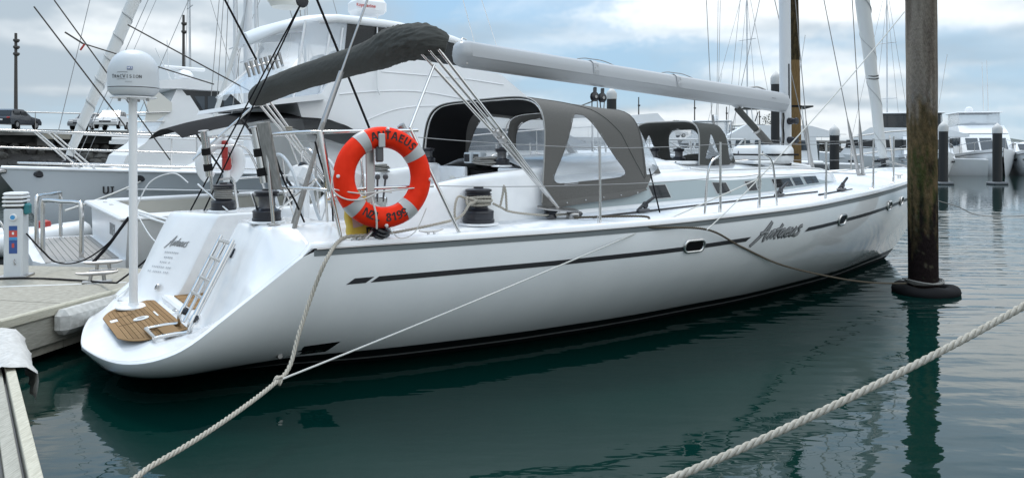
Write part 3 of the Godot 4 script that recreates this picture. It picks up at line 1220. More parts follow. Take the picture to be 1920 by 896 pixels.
func platform(scoop: Node):
	# rounded teak platform: margin planks and straight planks between dark seams
	var y0 := func(s): return scoop_floor(s) + 0.006
	var outline := func(s): # half width
		return 0.77 * pow(maxf(1.0 - pow(clampf((-1.0 - s) / 0.29, 0.0, 1.0), 2.4), 0.0), 0.5)
	var st := begin()
	var rows := []
	var a := -1.245
	var b := -0.76
	for s in stations(a, b, 0.02):
		var w: float = maxf(outline.call(s), 0.3)
		var row := PackedVector3Array()
		for j in 11: row.append(Vector3(s, y0.call(s), lerpf(w, -w, j / 10.0)))
		rows.append(row)
	grid(st, rows)
	var base := part(scoop, "platform_base", st, "caulk")
	# planks run athwartships
	var k := 0
	var s := a + 0.062
	while s < b - 0.02:
		var e := minf(s + 0.031, b - 0.003)
		var w0: float = maxf(outline.call(s), 0.3) - 0.07
		var w1: float = maxf(outline.call(e), 0.3) - 0.07
		st = begin()
		flat(st)
		var h := 0.006
		var p := [Vector3(s, y0.call(s) + h, w0), Vector3(e, y0.call(e) + h, w1), Vector3(e, y0.call(e) + h, -w1), Vector3(s, y0.call(s) + h, -w0)]
		var dn := Vector3(0, -h, 0)
		quad(st, p[3], p[2], p[1], p[0])
		for i in 4: quad(st, p[i], p[(i + 1) % 4], p[(i + 1) % 4] + dn, p[i] + dn)
		part(scoop, "plank", st, "teak" if k % 3 != 1 else "teak_b")
		k += 1
		s += 0.035
	# margin boards
	for side in [1.0, -1.0]:
		st = begin()
		rows = []
		for q in stations(a, b, 0.02):
			var w: float = maxf(outline.call(q), 0.3)
			rows.append(PackedVector3Array([Vector3(q, y0.call(q), w * side), Vector3(q, y0.call(q) + 0.006, (w - 0.003) * side), Vector3(q, y0.call(q) + 0.006, (w - 0.062) * side), Vector3(q, y0.call(q), (w - 0.064) * side)]))
		if side < 0: rows.reverse()
		grid(st, rows, false, false)
		part(scoop, "margin_board", st, "teak")
	st = begin()
	rows = []
	for q in stations(a, a + 0.058, 0.0145):
		var w: float = maxf(outline.call(q), 0.3) - 0.004
		var row := PackedVector3Array()
		for jj in 9: row.append(Vector3(q, y0.call(q) + 0.0065, lerpf(w, -w, jj / 8.0)))
		rows.append(row)
	grid(st, rows)
	part(scoop, "margin_board", st, "teak")
	# deck plate, latch and hinges let into the teak
	st = begin()
	lathe(st, [[0.035, 0.015], [0.062, 0.015], [0.066, 0.010]], Vector3(-0.99, y0.call(-0.99), -0.02), Basis(Vector3(0, 0, 1), atan(0.16)), 24)
	part(scoop, "deck_plate", st, "white_plastic")
	st = begin()
	disc(st, Vector3(-0.99, y0.call(-0.99) + 0.0145, -0.02), Basis(Vector3(0, 0, 1), atan(0.16)), 0.036)
	part(scoop, "plate_centre", st, "steel_dull")
	st = begin()
	box(st, Vector3(-1.185, y0.call(-1.185) + 0.008, -0.20), Vector3(0.06, 0.006, 0.09), Basis(Vector3(0, 0, 1), atan(0.16)), 0.002)
	part(scoop, "latch", st, "white_plastic")
	st = begin()
	box(st, Vector3(-0.86, y0.call(-0.86) + 0.008, -0.07), Vector3(0.015, 0.006, 0.20), Basis(Vector3(0, 0, 1), atan(0.16)), 0.002)
	part(scoop, "hinge", st, "white_plastic")
	for h in [[-1.10, -0.30], [-1.10, 0.05]]:
		st = begin()
		box(st, Vector3(h[0], y0.call(h[0]) + 0.0065, h[1]), Vector3(0.16, 0.003, 0.006), Basis(Vector3(0, 0, 1), atan(0.16)))
		part(scoop, "hatch_seam", st, "caulk")

func face_point(s: float, z: float, out := 0.004) -> Transform3D:
	# a spot on the port stern panel, s taken at the passage edge
	var t := Vector3(0.04, stern_face_y(s + 0.02) - stern_face_y(s - 0.02), 0).normalized()
	var x := Vector3(0.5, 0, 1).normalized()
	var n := x.cross(t).normalized()
	return Transform3D(Basis(x, n.cross(x).normalized(), n), Vector3(s - 0.5 * maxf(-z - 0.43, 0.0), stern_face_y(s), z) + n * out)

func transom_writing(mo: Node):
	var st := begin()
	for k in name_strokes():
		var flatp := PackedVector3Array()
		for v in k: flatp.append(Vector3(v[0], v[1], 0))
		var p := PackedVector3Array()
		var nn := PackedVector3Array()
		for v in path(flatp, 0.2):
			var f := face_point(-0.385 + v.y * 0.045, -0.88 + (v.x + v.y * 0.28) * 0.083, 0.004)
			p.append(f.origin)
			nn.append(f.basis.z)
		stroke_ribbon(st, p, nn, 0.0055)
	part(mo, "name_lettering", st, "letter_grey")
	# small faint lines of hailing port and numbers, too worn to read
	var r := RandomNumberGenerator.new()
	r.seed = 4
	for k in 5:
		var wide: float = [0.09, 0.05, 0.06, 0.12, 0.13][k]
		var x := -wide
		while x < wide:
			var f := face_point(-0.415 - k * 0.022, -0.77 + x - k * 0.016, 0.003)
			st = begin()
			prism(st, PackedVector2Array([Vector2(-0.007, -0.009), Vector2(0.004, -0.009), Vector2(0.007, 0.009), Vector2(-0.004, 0.009)]), f, 0.001)
			part(mo, "faded_letter", st, "faint_ink")
			x += 0.024 + (0.02 if r.randf() < 0.2 else 0.0)

func ladder(y: Node3D):
	# folded boarding ladder leaning on the starboard moulding, its foot loop on the platform
	var st := begin()
	var n := Vector3(-0.86, 0.51, 0).normalized()
	var lad := Node3D.new()
	lad.name = "boarding_ladder"
	y.add_child(lad, true)
	var f := func(t: float, z: float, out: float): return Vector3(-0.72 + t * 0.52, 0.56 + t * 0.86, z + 0.17 - t * 0.22) + n * out
	for z in [0.46, 0.84]:
		st = begin()
		tube(st, [f.call(0.0, z, 0.09), f.call(0.72, z, 0.09)], 0.016, 8)
		part(lad, "rail", st, "steel")
		st = begin()
		tube(st, [f.call(-0.04, z + (0.06 if z < 0.6 else -0.06), 0.05), f.call(0.70, z + (0.06 if z < 0.6 else -0.06), 0.05)], 0.014, 8)
		part(lad, "rail", st, "steel")
	for t in [0.20, 0.34, 0.52, 0.68]:
		st = begin()
		tube(st, [f.call(t, 0.46, 0.09), f.call(t, 0.84, 0.09)], 0.014, 8)
		part(lad, "rung", st, "steel")
	for z in [0.46, 0.84]:
		st = begin()
		tube(st, path([f.call(0.06, z, 0.09), f.call(-0.02, z, 0.09), Vector3(-0.80, 0.525, z + 0.14), Vector3(-0.90, 0.51, z + 0.08), Vector3(-1.04, 0.49, z + 0.04)], 0.03), 0.017, 8)
		part(lad, "foot_rail", st, "steel")
	st = begin()
	tube(st, [Vector3(-1.04, 0.49, 0.50), Vector3(-1.04, 0.49, 0.88)], 0.017, 8)
	part(lad, "foot_rail", st, "steel")
	st = begin()
	box(st, Vector3(-0.90, 0.505, 0.72), Vector3(0.12, 0.006, 0.34), Basis(Vector3(0, 0, 1), 0.16), 0.002)
	part(lad, "tread", st, "teak")
	for z in [0.48, 0.82]:
		st = begin()
		box(st, f.call(0.04, z, 0.07), Vector3(0.07, 0.06, 0.05), aim(n), 0.015)
		part(lad, "pivot_block", st, "black_gloss")

func build_cockpit(y: Node3D):
	var st := begin()
	# well: floor, benches, forward bulkhead
	box(st, Vector3(1.42, 0.76, 0), Vector3(2.25, 0.06, 2.1), Basis(), 0.0)
	part(y, "cockpit_floor", st, "deck_nonskid")
	for side in [1.0, -1.0]:
		# coaming
		st = begin()
		var rows := []
		for s in stations(0.30, 2.62, 0.08):
			var top := curve([0.3, 0.95, 1.30, 1.8, 2.62], [1.345, 1.36, 1.62, 1.72, 1.80], s)
			var o := well_half(s) + 0.03
			rows.append(PackedVector3Array([
				Vector3(s, deck_y(s, o) - 0.01, o * side), Vector3(s, top - 0.07, (o - 0.03) * side), Vector3(s, top - 0.015, (o - 0.06) * side), Vector3(s, top, (o - 0.11) * side),
				Vector3(s, top, (o - 0.22) * side), Vector3(s, top - 0.02, (o - 0.27) * side), Vector3(s, top - 0.09, (o - 0.30) * side), Vector3(s, 1.12, (o - 0.36) * side), Vector3(s, 1.10, 0.42 * side), Vector3(s, 0.77, 0.42 * side)]))
		if side < 0: rows.reverse()
		grid(st, rows, false, true)
		part(y, "coaming", st, "gelcoat")
	# bulkhead with companionway
	st = begin()
	box(st, Vector3(2.62, 1.25, 0.78), Vector3(0.06, 1.05, 0.85), Basis(), 0.015)
	box(st, Vector3(2.62, 1.25, -0.78), Vector3(0.06, 1.05, 0.85), Basis(), 0.015)
	box(st, Vector3(2.62, 0.93, 0), Vector3(0.055, 0.42, 0.74), Basis(), 0.0)
	var bh := part(y, "bulkhead", st, "gelcoat")
	st = begin()
	box(st, Vector3(2.70, 1.42, 0), Vector3(0.04, 0.62, 0.76), Basis(), 0.0)
	part(bh, "companionway", st, "black_rubber")
	st = begin()
	box(st, Vector3(2.58, 1.60, -0.62), Vector3(0.02, 0.11, 0.11), Basis(), 0.01)
	part(bh, "switch_box", st, "boat_cream")
	for z in [-0.32, -0.12]:
		st = begin()
		box(st, Vector3(2.66, 1.88, z), Vector3(0.10, 0.13, 0.16), Basis(), 0.012)
		var pod := part(bh, "instrument", st, "dome_grey")
		st = begin()
		box(st, Vector3(2.607, 1.88, z), Vector3(0.006, 0.09, 0.11), Basis(), 0.0)
		part(pod, "screen", st, "black_gloss")

func roof_section(s: float, raise := 0.0) -> PackedVector3Array:
	var w := well_half(s) + 0.03
	var c := roof_y(s) + raise
	var d := deck_y(s, w) - 0.015
	var side := lerpf(d, c, 0.66)
	var half := [Vector2(w, d), Vector2(w - 0.012, d + (side - d) * 0.15), Vector2(w - 0.05, lerpf(d, side, 0.82)), Vector2(w - 0.07, side), Vector2(w - 0.11, lerpf(side, c, 0.18)), Vector2(w * 0.8 - 0.06, lerpf(side, c, 0.42)), Vector2(w * 0.55, lerpf(side, c, 0.75)), Vector2(w * 0.28, lerpf(side, c, 0.94)), Vector2(0, c)]
	var row := PackedVector3Array()
	for v in half: row.append(Vector3(s, v.y, maxf(v.x, 0.0)))
	for i in range(half.size() - 2, -1, -1): row.append(Vector3(s, half[i].y, -maxf(half[i].x, 0.0)))
	return row

func side_point(s: float, v: float, out: float, side := 1.0) -> Vector3:
	# a point on the coachroof's side, v from its foot to its top edge
	var r := roof_section(s)
	var a: Vector3 = r[1].lerp(r[2], v)
	return Vector3(a.x, a.y + out * 0.15, (a.z + out) * side)

func build_coachroof(y: Node3D):
	var st := begin()
	var rows := []
	for s in stations(2.6, 9.38, 0.10): rows.append(roof_section(s))
	grid(st, rows)
	var roof := part(y, "coachroof", st, "gelcoat")
	for side in [1.0, -1.0]:
		# grey panel along the side
		st = begin()
		rows = []
		for s in stations(2.56, 8.35, 0.12):
			var taper := clampf((8.35 - s) / 1.2, 0.0, 1.0)
			var row := PackedVector3Array()
			for v in [0.0, 0.5, 1.0]: row.append(side_point(s, lerpf(0.02, 0.02 + 0.98 * taper, v), 0.004, side))
			rows.append(row)
		if side < 0: rows.reverse()
		grid(st, rows)
		part(roof, "side_panel", st, "band_grey")
		for w in [[4.13, 4.40], [5.22, 5.47], [5.84, 6.05], [6.45, 6.92], [6.98, 7.22], [7.32, 7.72]]:
			for pass_ in 2:
				st = begin()
				rows = []
				var g := 0.018 if pass_ == 0 else 0.0
				for s in stations(w[0] - g, w[1] + g, 0.06):
					var row := PackedVector3Array()
					for v in [0.0, 0.5, 1.0]:
						row.append(side_point(s - (v - 0.5) * 0.07, lerpf(0.20 - g * 2.0, 0.86 + g * 2.0, v), 0.006 + 0.004 * pass_, side))
					rows.append(row)
				if side < 0: rows.reverse()
				grid(st, rows)
				part(roof, ["window_frame", "window"][pass_], st, ["white_line", "window_glass"][pass_])
	# raised moulding under the spray hood
	st = begin()
	rows = []
	for s in stations(2.6, 5.02, 0.1):
		var fall := clampf((5.02 - s) / 0.14, 0.0, 1.0)
		var row := PackedVector3Array()
		for v in [[0.98, -0.04], [0.96, 0.05], [0.93, 0.075], [0.5, 0.095], [0.0, 0.10], [-0.5, 0.095], [-0.93, 0.075], [-0.96, 0.05], [-0.98, -0.04]]:
			var r := roof_section(s)
			var w: float = v[0] * 0.98
			var base: float = lerpf(r[3].y, roof_y(s), 1.0 - pow(absf(w) / (r[3].z), 2.0))
			row.append(Vector3(s + (0.0 if s < 4.95 else 0.05), base + v[1] * (fall if s > 4.8 else 1.0), w))
		rows.append(row)
	grid(st, rows)
	part(roof, "hood_base", st, "gelcoat")
	# hatches
	for h in [[5.55, 0.42, 0.0], [6.85, 0.40, 0.16], [8.35, 0.5, 0.0], [10.2, 0.55, 0.0]]:
		st = begin()
		var s: float = h[0]
		var yy := roof_y(s) if s < 9.4 else deck_y(s, 0)
		var slope := atan((roof_y(s + 0.1) - roof_y(s - 0.1)) / 0.2) if s < 9.3 else 0.02
		var B := Basis(Vector3(0, 0, 1), slope)
		box(st, Vector3(s, yy + 0.012, h[2] + 0.35 * (1 if s < 7 else 0)), Vector3(h[1] + 0.06, 0.05, h[1] + 0.06), B, 0.02)
		var ho := part(roof if s < 9.4 else y, "hatch", st, "white_plastic")
		st = begin()
		box(st, Vector3(s, yy + 0.040, h[2] + 0.35 * (1 if s < 7 else 0)), Vector3(h[1] - 0.04, 0.012, h[1] - 0.04), B, 0.005)
		part(ho, "pane", st, "window_glass" if s < 8 else "white_plastic")
	# grab rail line along the roof edge
	for side in [1.0, -1.0]:
		st = begin()
		var p := PackedVector3Array()
		for s in stations(5.1, 8.9, 0.3): p.append(roof_section(s)[5] * Vector3(1, 1, side) + Vector3(0, 0.012, 0))
		tube(st, p, 0.012, 6)
		part(roof, "grab_rail", st, "white_plastic")

# ---------------------------------------------------------------- fittings
func bend(st: SurfaceTool, pts, r: float, step := 0.04, sides := 8):
	tube(st, path(pts, step), r, sides)

func steel(parent: Node, called: String, pts, r := 0.0125, m := "steel", curved := false) -> MeshInstance3D:
	var st := begin()
	if curved: bend(st, pts, r)
	else: tube(st, pts, r, 8)
	return part(parent, called, st, m)

func group_node(called: String, parent: Node) -> Node3D:
	var n := Node3D.new()
	n.name = called
	parent.add_child(n, true)
	return n

func winch(parent: Node, at: Vector3, k: float, loaded := false):
	var w := group_node("winch", parent)
	var st := begin()
	lathe(st, [[0.20, 0.0], [0.20, 0.012], [0.19, 0.018], [0.0, 0.018]], at, Basis().scaled(Vector3(k, 1, k)), 24)
	part(w, "pad", st, "gelcoat")
	st = begin()
	lathe(st, [[0.158, 0.018], [0.158, 0.05], [0.150, 0.055], [0.150, 0.115], [0.155, 0.12], [0.150, 0.135], [0.105, 0.155], [0.098, 0.16]], at, Basis().scaled(Vector3(k, k, k)), 28)
	part(w, "base", st, "winch_black")
	st = begin()
	lathe(st, [[0.098, 0.16], [0.088, 0.18], [0.085, 0.26], [0.095, 0.285]], at, Basis().scaled(Vector3(k, k, k)), 28)
	part(w, "drum", st, "winch_grey" if not loaded else "winch_black")
	st = begin()
	lathe(st, [[0.095, 0.285], [0.128, 0.29], [0.132, 0.30], [0.115, 0.31], [0.115, 0.318], [0.132, 0.326], [0.130, 0.345], [0.10, 0.352], [0.05, 0.356], [0.05, 0.372], [0.0, 0.374]], at, Basis().scaled(Vector3(k, k, k)), 28)
	part(w, "self_tailer", st, "winch_black")
	return w

func stanchion(parent: Node, s: float, side: float, tall := 0.72) -> Vector3:
	var z := deck_half(s) - 0.15
	var b := Vector3(s, deck_y(s, z), z * side)
	var t := b + Vector3(-0.02, tall, 0.015 * side)
	var n := group_node("stanchion", parent)
	steel(n, "post", [b, t], 0.0125)
	var st := begin()
	box(st, b + Vector3(0, 0.006, 0), Vector3(0.11, 0.012, 0.06), Basis(), 0.003)
	part(n, "foot", st, "steel")
	st = begin()
	tube(st, [b + Vector3(-0.03, 0.01, 0), b + Vector3(-0.03, 0.09, 0.0), b + Vector3(-0.005, 0.10, 0)], 0.004, 6)
	part(n, "foot_loop", st, "steel")
	return t

func build_yacht_details():
	var y := yacht
	# --- satellite dome on its pole
	var sat := group_node("satellite_mast", y)
	var pb := Vector3(-0.96, 0.472, -0.62)
	var st := begin()
	lathe(st, [[0.155, 0.0], [0.155, 0.012], [0.145, 0.02], [0.05, 0.024], [0.0395, 0.05]], pb, Basis(), 28)
	part(sat, "flange", st, "white_plastic")
	st = begin()
	tube(st, [pb + Vector3(0, 0.02, 0), pb + Vector3(-0.005, 2.0, 0)], 0.0385, 20)
	part(sat, "pole", st, "white_plastic")
	st = begin()
	lathe(st, [[0.0, 0.0], [0.2, 0.0], [0.205, 0.006], [0.2, 0.014], [0.0, 0.014]], pb + Vector3(0, 2.0, 0), Basis(), 28)
	part(sat, "plate", st, "white_plastic")
	for k in 4:
		st = begin()
		lathe(st, [[0.0, 0.0], [0.014, 0.0], [0.014, 0.05]], pb + Vector3(cos(k * TAU / 4 + 0.5) * 0.13, 1.975, sin(k * TAU / 4 + 0.5) * 0.13), Basis(), 8)
		part(sat, "bolt", st, "steel_dull")
	var db := pb + Vector3(0, 2.02, 0)
	st = begin()
	lathe(st, [[0.0, 0.0], [0.165, 0.0], [0.185, 0.008], [0.222, 0.05], [0.225, 0.075]], db, Basis(), 40)
	part(sat, "dome_base", st, "dome_grey")
	st = begin()
	lathe(st, [[0.224, 0.0745], [0.221, 0.079], [0.225, 0.083]], db, Basis(), 40)
	part(sat, "seam", st, "winch_grey")
	st = begin()
	var prof := [[0.2255, 0.083], [0.2255, 0.21]]
	for k in range(1, 13):
		var a := PI * 0.5 * k / 12.0
		prof.append([0.2255 * pow(cos(a), 0.85) if k < 12 else 0.0, 0.21 + 0.235 * sin(a)])
	lathe(st, prof, db, Basis(), 40)
	var dome := part(sat, "dome", st, "dome_grey")
	# lettering wrapped round the dome, towards the berth
	var to_eye := (yacht.transform.affine_inverse() * Vector3(0, 2, 0)) - db
	var face := atan2(to_eye.z, to_eye.x) + 0.30
	var word := "TRACVISION"
	for i in word.length():
		var a := face - (i - 4.5) * 0.125
		var d := Vector3(cos(a), 0, sin(a))
		var B := aim(d)
		var big := i == 0 or i == 4
		text(dome, "lettering", word[i], 0.034 if big else 0.028, Transform3D(B, db + Vector3(0, 0.176 - (0.0 if big else 0.002), 0) + d * 0.2262), "ink", false)
	st = begin()
	var sw := PackedVector3Array()
	for i in 8:
		var a := face - (-1.9 + i * 0.5) * 0.125 + 0.12
		sw.append(db + Vector3(cos(a) * 0.227, 0.212 + 0.004 * sin(i * 0.4), sin(a) * 0.227))
	tube(st, sw, 0.0018, 5)
	part(dome, "logo_line", st, "letter_grey")
	st = begin()
	sw = PackedVector3Array()
	for i in 7:
		var a := face - (-2.9 + i * 0.5) * 0.125
		sw.append(db + Vector3(cos(a) * 0.227, 0.146 + 0.004 * sin(i * 0.45), sin(a) * 0.227))
	tube(st, sw, 0.0018, 5)
	part(dome, "logo_line", st, "letter_grey")
	var lb := face - 0.16
	var ld := Vector3(cos(lb), 0, sin(lb))
	st = begin()
	box(st, db + ld * 0.2245 + Vector3(0, 0.252, 0), Vector3(0.046, 0.03, 0.004), aim((ld + Vector3(0, 0.22, 0))))
	var sticker := part(dome, "sticker", st, "sign_blue")
	text(sticker, "lettering", "M3", 0.02, Transform3D(aim(ld + Vector3(0, 0.22, 0)), db + ld * 0.2275 + Vector3(0, 0.2525, 0)), "white_plastic")
	for i in 6:
		var a := face - 0.22 + i * 0.045
		var d := Vector3(cos(a), 0, sin(a))
		st = begin()
		box(st, db + d * 0.2258 + Vector3(0, 0.124, 0), Vector3(0.007, 0.012, 0.002), aim(d))
		part(dome, "faded_mark", st, "faint_ink")

	# --- pushpits, one on each quarter
	for side in [1.0, -1.0]:
		var f := Vector3(1, 1, side)
		var pp := group_node("pushpit", y)
		steel(pp, "top_rail", [Vector3(-0.20, 2.11, 0.98) * f, Vector3(0.02, 2.13, 1.30) * f, Vector3(0.14, 2.13, 1.42) * f, Vector3(0.45, 2.14, 1.53) * f, Vector3(0.93, 2.15, 1.60) * f], 0.0155, "steel", true)
		steel(pp, "middle_rail", [Vector3(-0.08, 1.66, 0.98) * f, Vector3(0.10, 1.66, 1.30) * f, Vector3(0.20, 1.65, 1.44) * f, Vector3(0.50, 1.66, 1.55) * f, Vector3(1.05, 1.67, 1.66) * f], 0.0145, "steel", true)
		steel(pp, "corner_post", [Vector3(0.12, 2.14, 1.41) * f, Vector3(0.20, 1.64, 1.45) * f], 0.030)
		steel(pp, "corner_leg", [Vector3(0.20, 1.66, 1.45) * f, Vector3(0.27, 1.24, 1.50) * f], 0.0155)
		steel(pp, "aft_leg", [Vector3(-0.19, 2.11, 0.98) * f, Vector3(-0.13, 1.34, 1.0) * f], 0.0165)
		steel(pp, "forward_leg", [Vector3(0.86, 2.17, 1.59) * f, Vector3(1.27, 1.24, 1.74) * f], 0.0155)
		st = begin()
		box(st, Vector3(1.27, 1.238, 1.74) * f, Vector3(0.16, 0.014, 0.06), Basis(), 0.004)
		part(pp, "foot", st, "steel")
		st = begin()
		box(st, Vector3(-0.13, 1.352, 1.0) * f, Vector3(0.1, 0.014, 0.07), Basis(), 0.004)
		part(pp, "foot", st, "steel")
		# stowed tube lashed to the aft leg
		var a := Vector3(-0.255, 2.17, 0.90) * f
		var b := Vector3(-0.19, 1.70, 0.93) * f
		steel(pp, "stowed_tube", [a, b], 0.034)
		st = begin()
		lathe(st, [[0.0, 0.012], [0.05, 0.012], [0.055, 0.006], [0.055, 0.0], [0.0, 0.0]], a, along_y(a - b), 14)
		part(pp, "tube_cap", st, "steel_dull")
		for t in [0.45, 0.80]:
			var m := a.lerp(b, t)
			st = begin()
			tube(st, [m + (a - b).normalized() * 0.035, m - (a - b).normalized() * 0.035], 0.046, 12)
			part(pp, "strap", st, "black_rubber")
		steel(pp, "brace", [Vector3(-0.30, 1.62, 0.94) * f, Vector3(-0.10, 1.36, 0.55) * f], 0.011)
	# leaning grey board at the starboard pushpit
	st = begin()
	var bd := Vector3(-0.085, 1.66, 1.02) - Vector3(-0.225, 2.20, 0.97)
	var bx := Basis(Vector3(0.55, 0.1, 0.83).normalized(), -bd.normalized(), Vector3.ZERO)
	bx.y = (bx.y - bx.x * bx.x.dot(bx.y)).normalized()
	bx.z = bx.x.cross(bx.y)
	box(st, Vector3(-0.165, 1.93, 1.0), Vector3(0.125, 0.58, 0.03), bx, 0.006)
	part(y, "stern_board", st, "grey_wood")
	# --- stanchions and lifelines
	var tops := {1.0: [], -1.0: []}
	for side in [1.0, -1.0]:
		tops[side].append(Vector3(0.93, 2.11, 1.60 * side))
		for s in [2.70, 4.26, 4.90, 6.36, 8.02, 9.10]:
			tops[side].append(stanchion(y, s, side, 0.76 if s < 5 else 0.70))
		# gate braces
		for q in [[4.26, -0.22], [4.90, 0.34]]:
			var z := deck_half(q[0]) - 0.15
			var zb := deck_half(q[0] + q[1]) - 0.17
			var b := Vector3(q[0], deck_y(q[0], z), z * side)
			var e := Vector3(q[0] + q[1], deck_y(q[0] + q[1], zb), zb * side)
			steel(y, "gate_brace", [e, e.lerp(b, 0.25) + Vector3(0, 0.48, 0), b + Vector3(q[1] * 0.28, 0.60, 0), b + Vector3(-0.01, 0.61, 0)], 0.0115, "steel", true)
		var pul := Vector3(11.2, 2.14, 0.62 * side)
		tops[side].append(pul)
		for lv in 2:
			st = begin()
			var pts := PackedVector3Array()
			for i in tops[side].size() - 1:
				var a: Vector3 = tops[side][i] - Vector3(0, 0.02 + 0.35 * lv, 0)
				var b: Vector3 = tops[side][i + 1] - Vector3(0, 0.02 + 0.35 * lv, 0)
				if i == 0 and lv == 1: a = Vector3(1.07, 1.67, 1.66 * side)
				var sg_ := sag(a, b, 0.012, 5)
				if i > 0: sg_.remove_at(0)
				pts.append_array(sg_)
			tube(st, pts, 0.0042, 6)
			part(y, "lifeline", st, "wire")
	# bow pulpit
	var pu := group_node("pulpit", y)
	for lv in 2:
		var h: float = [2.30, 1.95][lv]
		steel(pu, "rail", [Vector3(11.2, h - 0.1, 0.60), Vector3(12.0, h, 0.36), Vector3(12.5, h + 0.03, 0.14), Vector3(12.6, h + 0.03, 0.0), Vector3(12.5, h + 0.03, -0.14), Vector3(12.0, h, -0.36), Vector3(11.2, h - 0.1, -0.60)], 0.014, "steel", true)
	for side in [1.0, -1.0]:
		for q in [[11.2, 0.60, 0.58], [12.05, 0.34, 0.24]]:
			steel(pu, "leg", [Vector3(q[0] - 0.05, 1.60, q[2] * side), Vector3(q[0], 2.24, q[1] * side)], 0.0135)
	# bow stanchion posts seen near the pile
	# --- winches
	winch(y, Vector3(1.76, deck_y(1.76, 1.25) - 0.004, 1.27), 0.98, true)
	winch(y, Vector3(-0.10, 1.342, 0.72), 0.80)
	winch(y, Vector3(-0.10, 1.342, -0.72), 0.80)
	winch(y, Vector3(1.76, deck_y(1.76, 1.25) - 0.004, -1.27), 0.98)
	for side in [1.0, -1.0]:
		winch(y, Vector3(2.35, 1.80, 0.80 * side), 0.55)
	# tailed rope on the far aft winch
	st = begin()
	var coil := PackedVector3Array()
	for i in 121:
		var a := i * TAU / 20.0
		coil.append(Vector3(-0.10 + cos(a) * (0.086 + 0.004 * sin(i * 0.7)), 1.345 + 0.135 + i * 0.0010, -0.72 + sin(a) * 0.086))
	tube(st, coil, 0.011, 6)
	part(y, "wound_line", st, "rope_grey")
	# --- helm: wheels and pedestals
	for side in [1.0, -1.0]:
		var h := group_node("helm", y)
		var c := Vector3(0.52, 1.52, 0.60 * side)
		var wb := Basis(Vector3(0, 0, 1), deg_to_rad(12))
		var rimp := []
		for i in 40:
			var a := TAU * i / 40.0
			rimp.append(c + wb * Vector3(0, cos(a) * 0.42, sin(a) * 0.42))
		st = begin()
		loop_tube(st, rimp, 0.017, 8)
		part(h, "wheel_rim", st, "dome_grey")
		for k in 5:
			var a := TAU * k / 5.0 + 0.3
			steel(h, "spoke", [c, c + wb * Vector3(0, cos(a) * 0.415, sin(a) * 0.415)], 0.008)
		st = begin()
		lathe(st, [[0.0, 0.03], [0.035, 0.03], [0.045, 0.0], [0.045, -0.06]], c, along_y(wb * Vector3(-1, 0, 0)), 16)
		part(h, "hub", st, "steel")
		st = begin()
		box(st, Vector3(0.68, 1.20, 0.60 * side), Vector3(0.16, 0.86, 0.16), Basis(), 0.04)
		part(h, "pedestal", st, "gelcoat")
		st = begin()
		box(st, Vector3(0.70, 1.70, 0.60 * side), Vector3(0.20, 0.20, 0.40), Basis(Vector3(0, 0, 1), -0.5), 0.04)
		var pod := part(h, "instrument_pod", st, "white_plastic")
		st = begin()
		lathe(st, [[0.0, 0.05], [0.03, 0.045], [0.05, 0.02], [0.055, 0.0]], Vector3(0.70, 1.80, 0.60 * side), Basis(), 14)
		part(pod, "compass", st, "black_gloss")
		steel(h, "guard_rail", [Vector3(0.80, 1.3, (0.60 - 0.20) * side), Vector3(0.76, 1.85, (0.60 - 0.20) * side), Vector3(0.74, 1.97, (0.60 - 0.12) * side), Vector3(0.74, 1.99, 0.60 * side), Vector3(0.74, 1.97, (0.60 + 0.12) * side), Vector3(0.76, 1.85, (0.60 + 0.20) * side), Vector3(0.80, 1.3, (0.60 + 0.20) * side)], 0.014, "steel", true)
	# engine and thruster levers
	for k in 2:
		st = begin()
		box(st, Vector3(0.84 + k * 0.06, 1.45, 0.95), Vector3(0.10, 0.20, 0.05), Basis(), 0.02)
		part(y, "lever_box", st, "steel")
		st = begin()
		tube(st, [Vector3(0.84 + k * 0.06, 1.5, 0.97), Vector3(0.84 + k * 0.08, 1.72, 0.98)], 0.01, 8)
		lathe(st, [[0.0, 0.03], [0.02, 0.02], [0.026, 0.0], [0.02, -0.02], [0.0, -0.03]], Vector3(0.84 + k * 0.08, 1.73, 0.98), Basis(), 10)
		part(y, "lever", st, "winch_grey")
	# more tubes, leads and lines about the stern
	for q in [[Vector3(0.30, 1.36, 1.12), Vector3(0.16, 2.12, 1.36)], [Vector3(0.62, 1.24, 1.36), Vector3(0.55, 2.13, 1.52)], [Vector3(0.05, 1.36, 0.35), Vector3(0.26, 1.72, 0.95)], [Vector3(0.95, 1.36, 1.05), Vector3(0.40, 1.66, 1.50)]]:
		steel(y, "stern_tube", q, 0.0125)
	for q in [[Vector3(0.36, 1.36, 1.1), Vector3(0.30, 1.62, 1.2), Vector3(0.18, 1.85, 1.3), Vector3(0.10, 2.05, 1.36)], [Vector3(0.12, 1.36, 1.05), Vector3(0.02, 1.55, 1.1), Vector3(-0.06, 1.72, 1.06), Vector3(-0.12, 1.95, 1.0)]]:
		steel(y, "black_lead", q, 0.008, "rope_black", true)
	steel(y, "stern_tube", [Vector3(0.58, 1.30, -1.3), Vector3(0.30, 1.95, -1.2), Vector3(0.05, 2.02, -1.2), Vector3(-0.2, 2.0, -1.2)], 0.014, "steel", true)
	for q in [[Vector3(0.42, 1.02, 0.2), 0.30], [Vector3(0.40, 1.02, -0.35), 0.34]]:
		st = begin()
		box(st, q[0], Vector3(0.34, 0.44, q[1]), Basis(), 0.05)
		part(y, "helm_seat", st, "gelcoat")
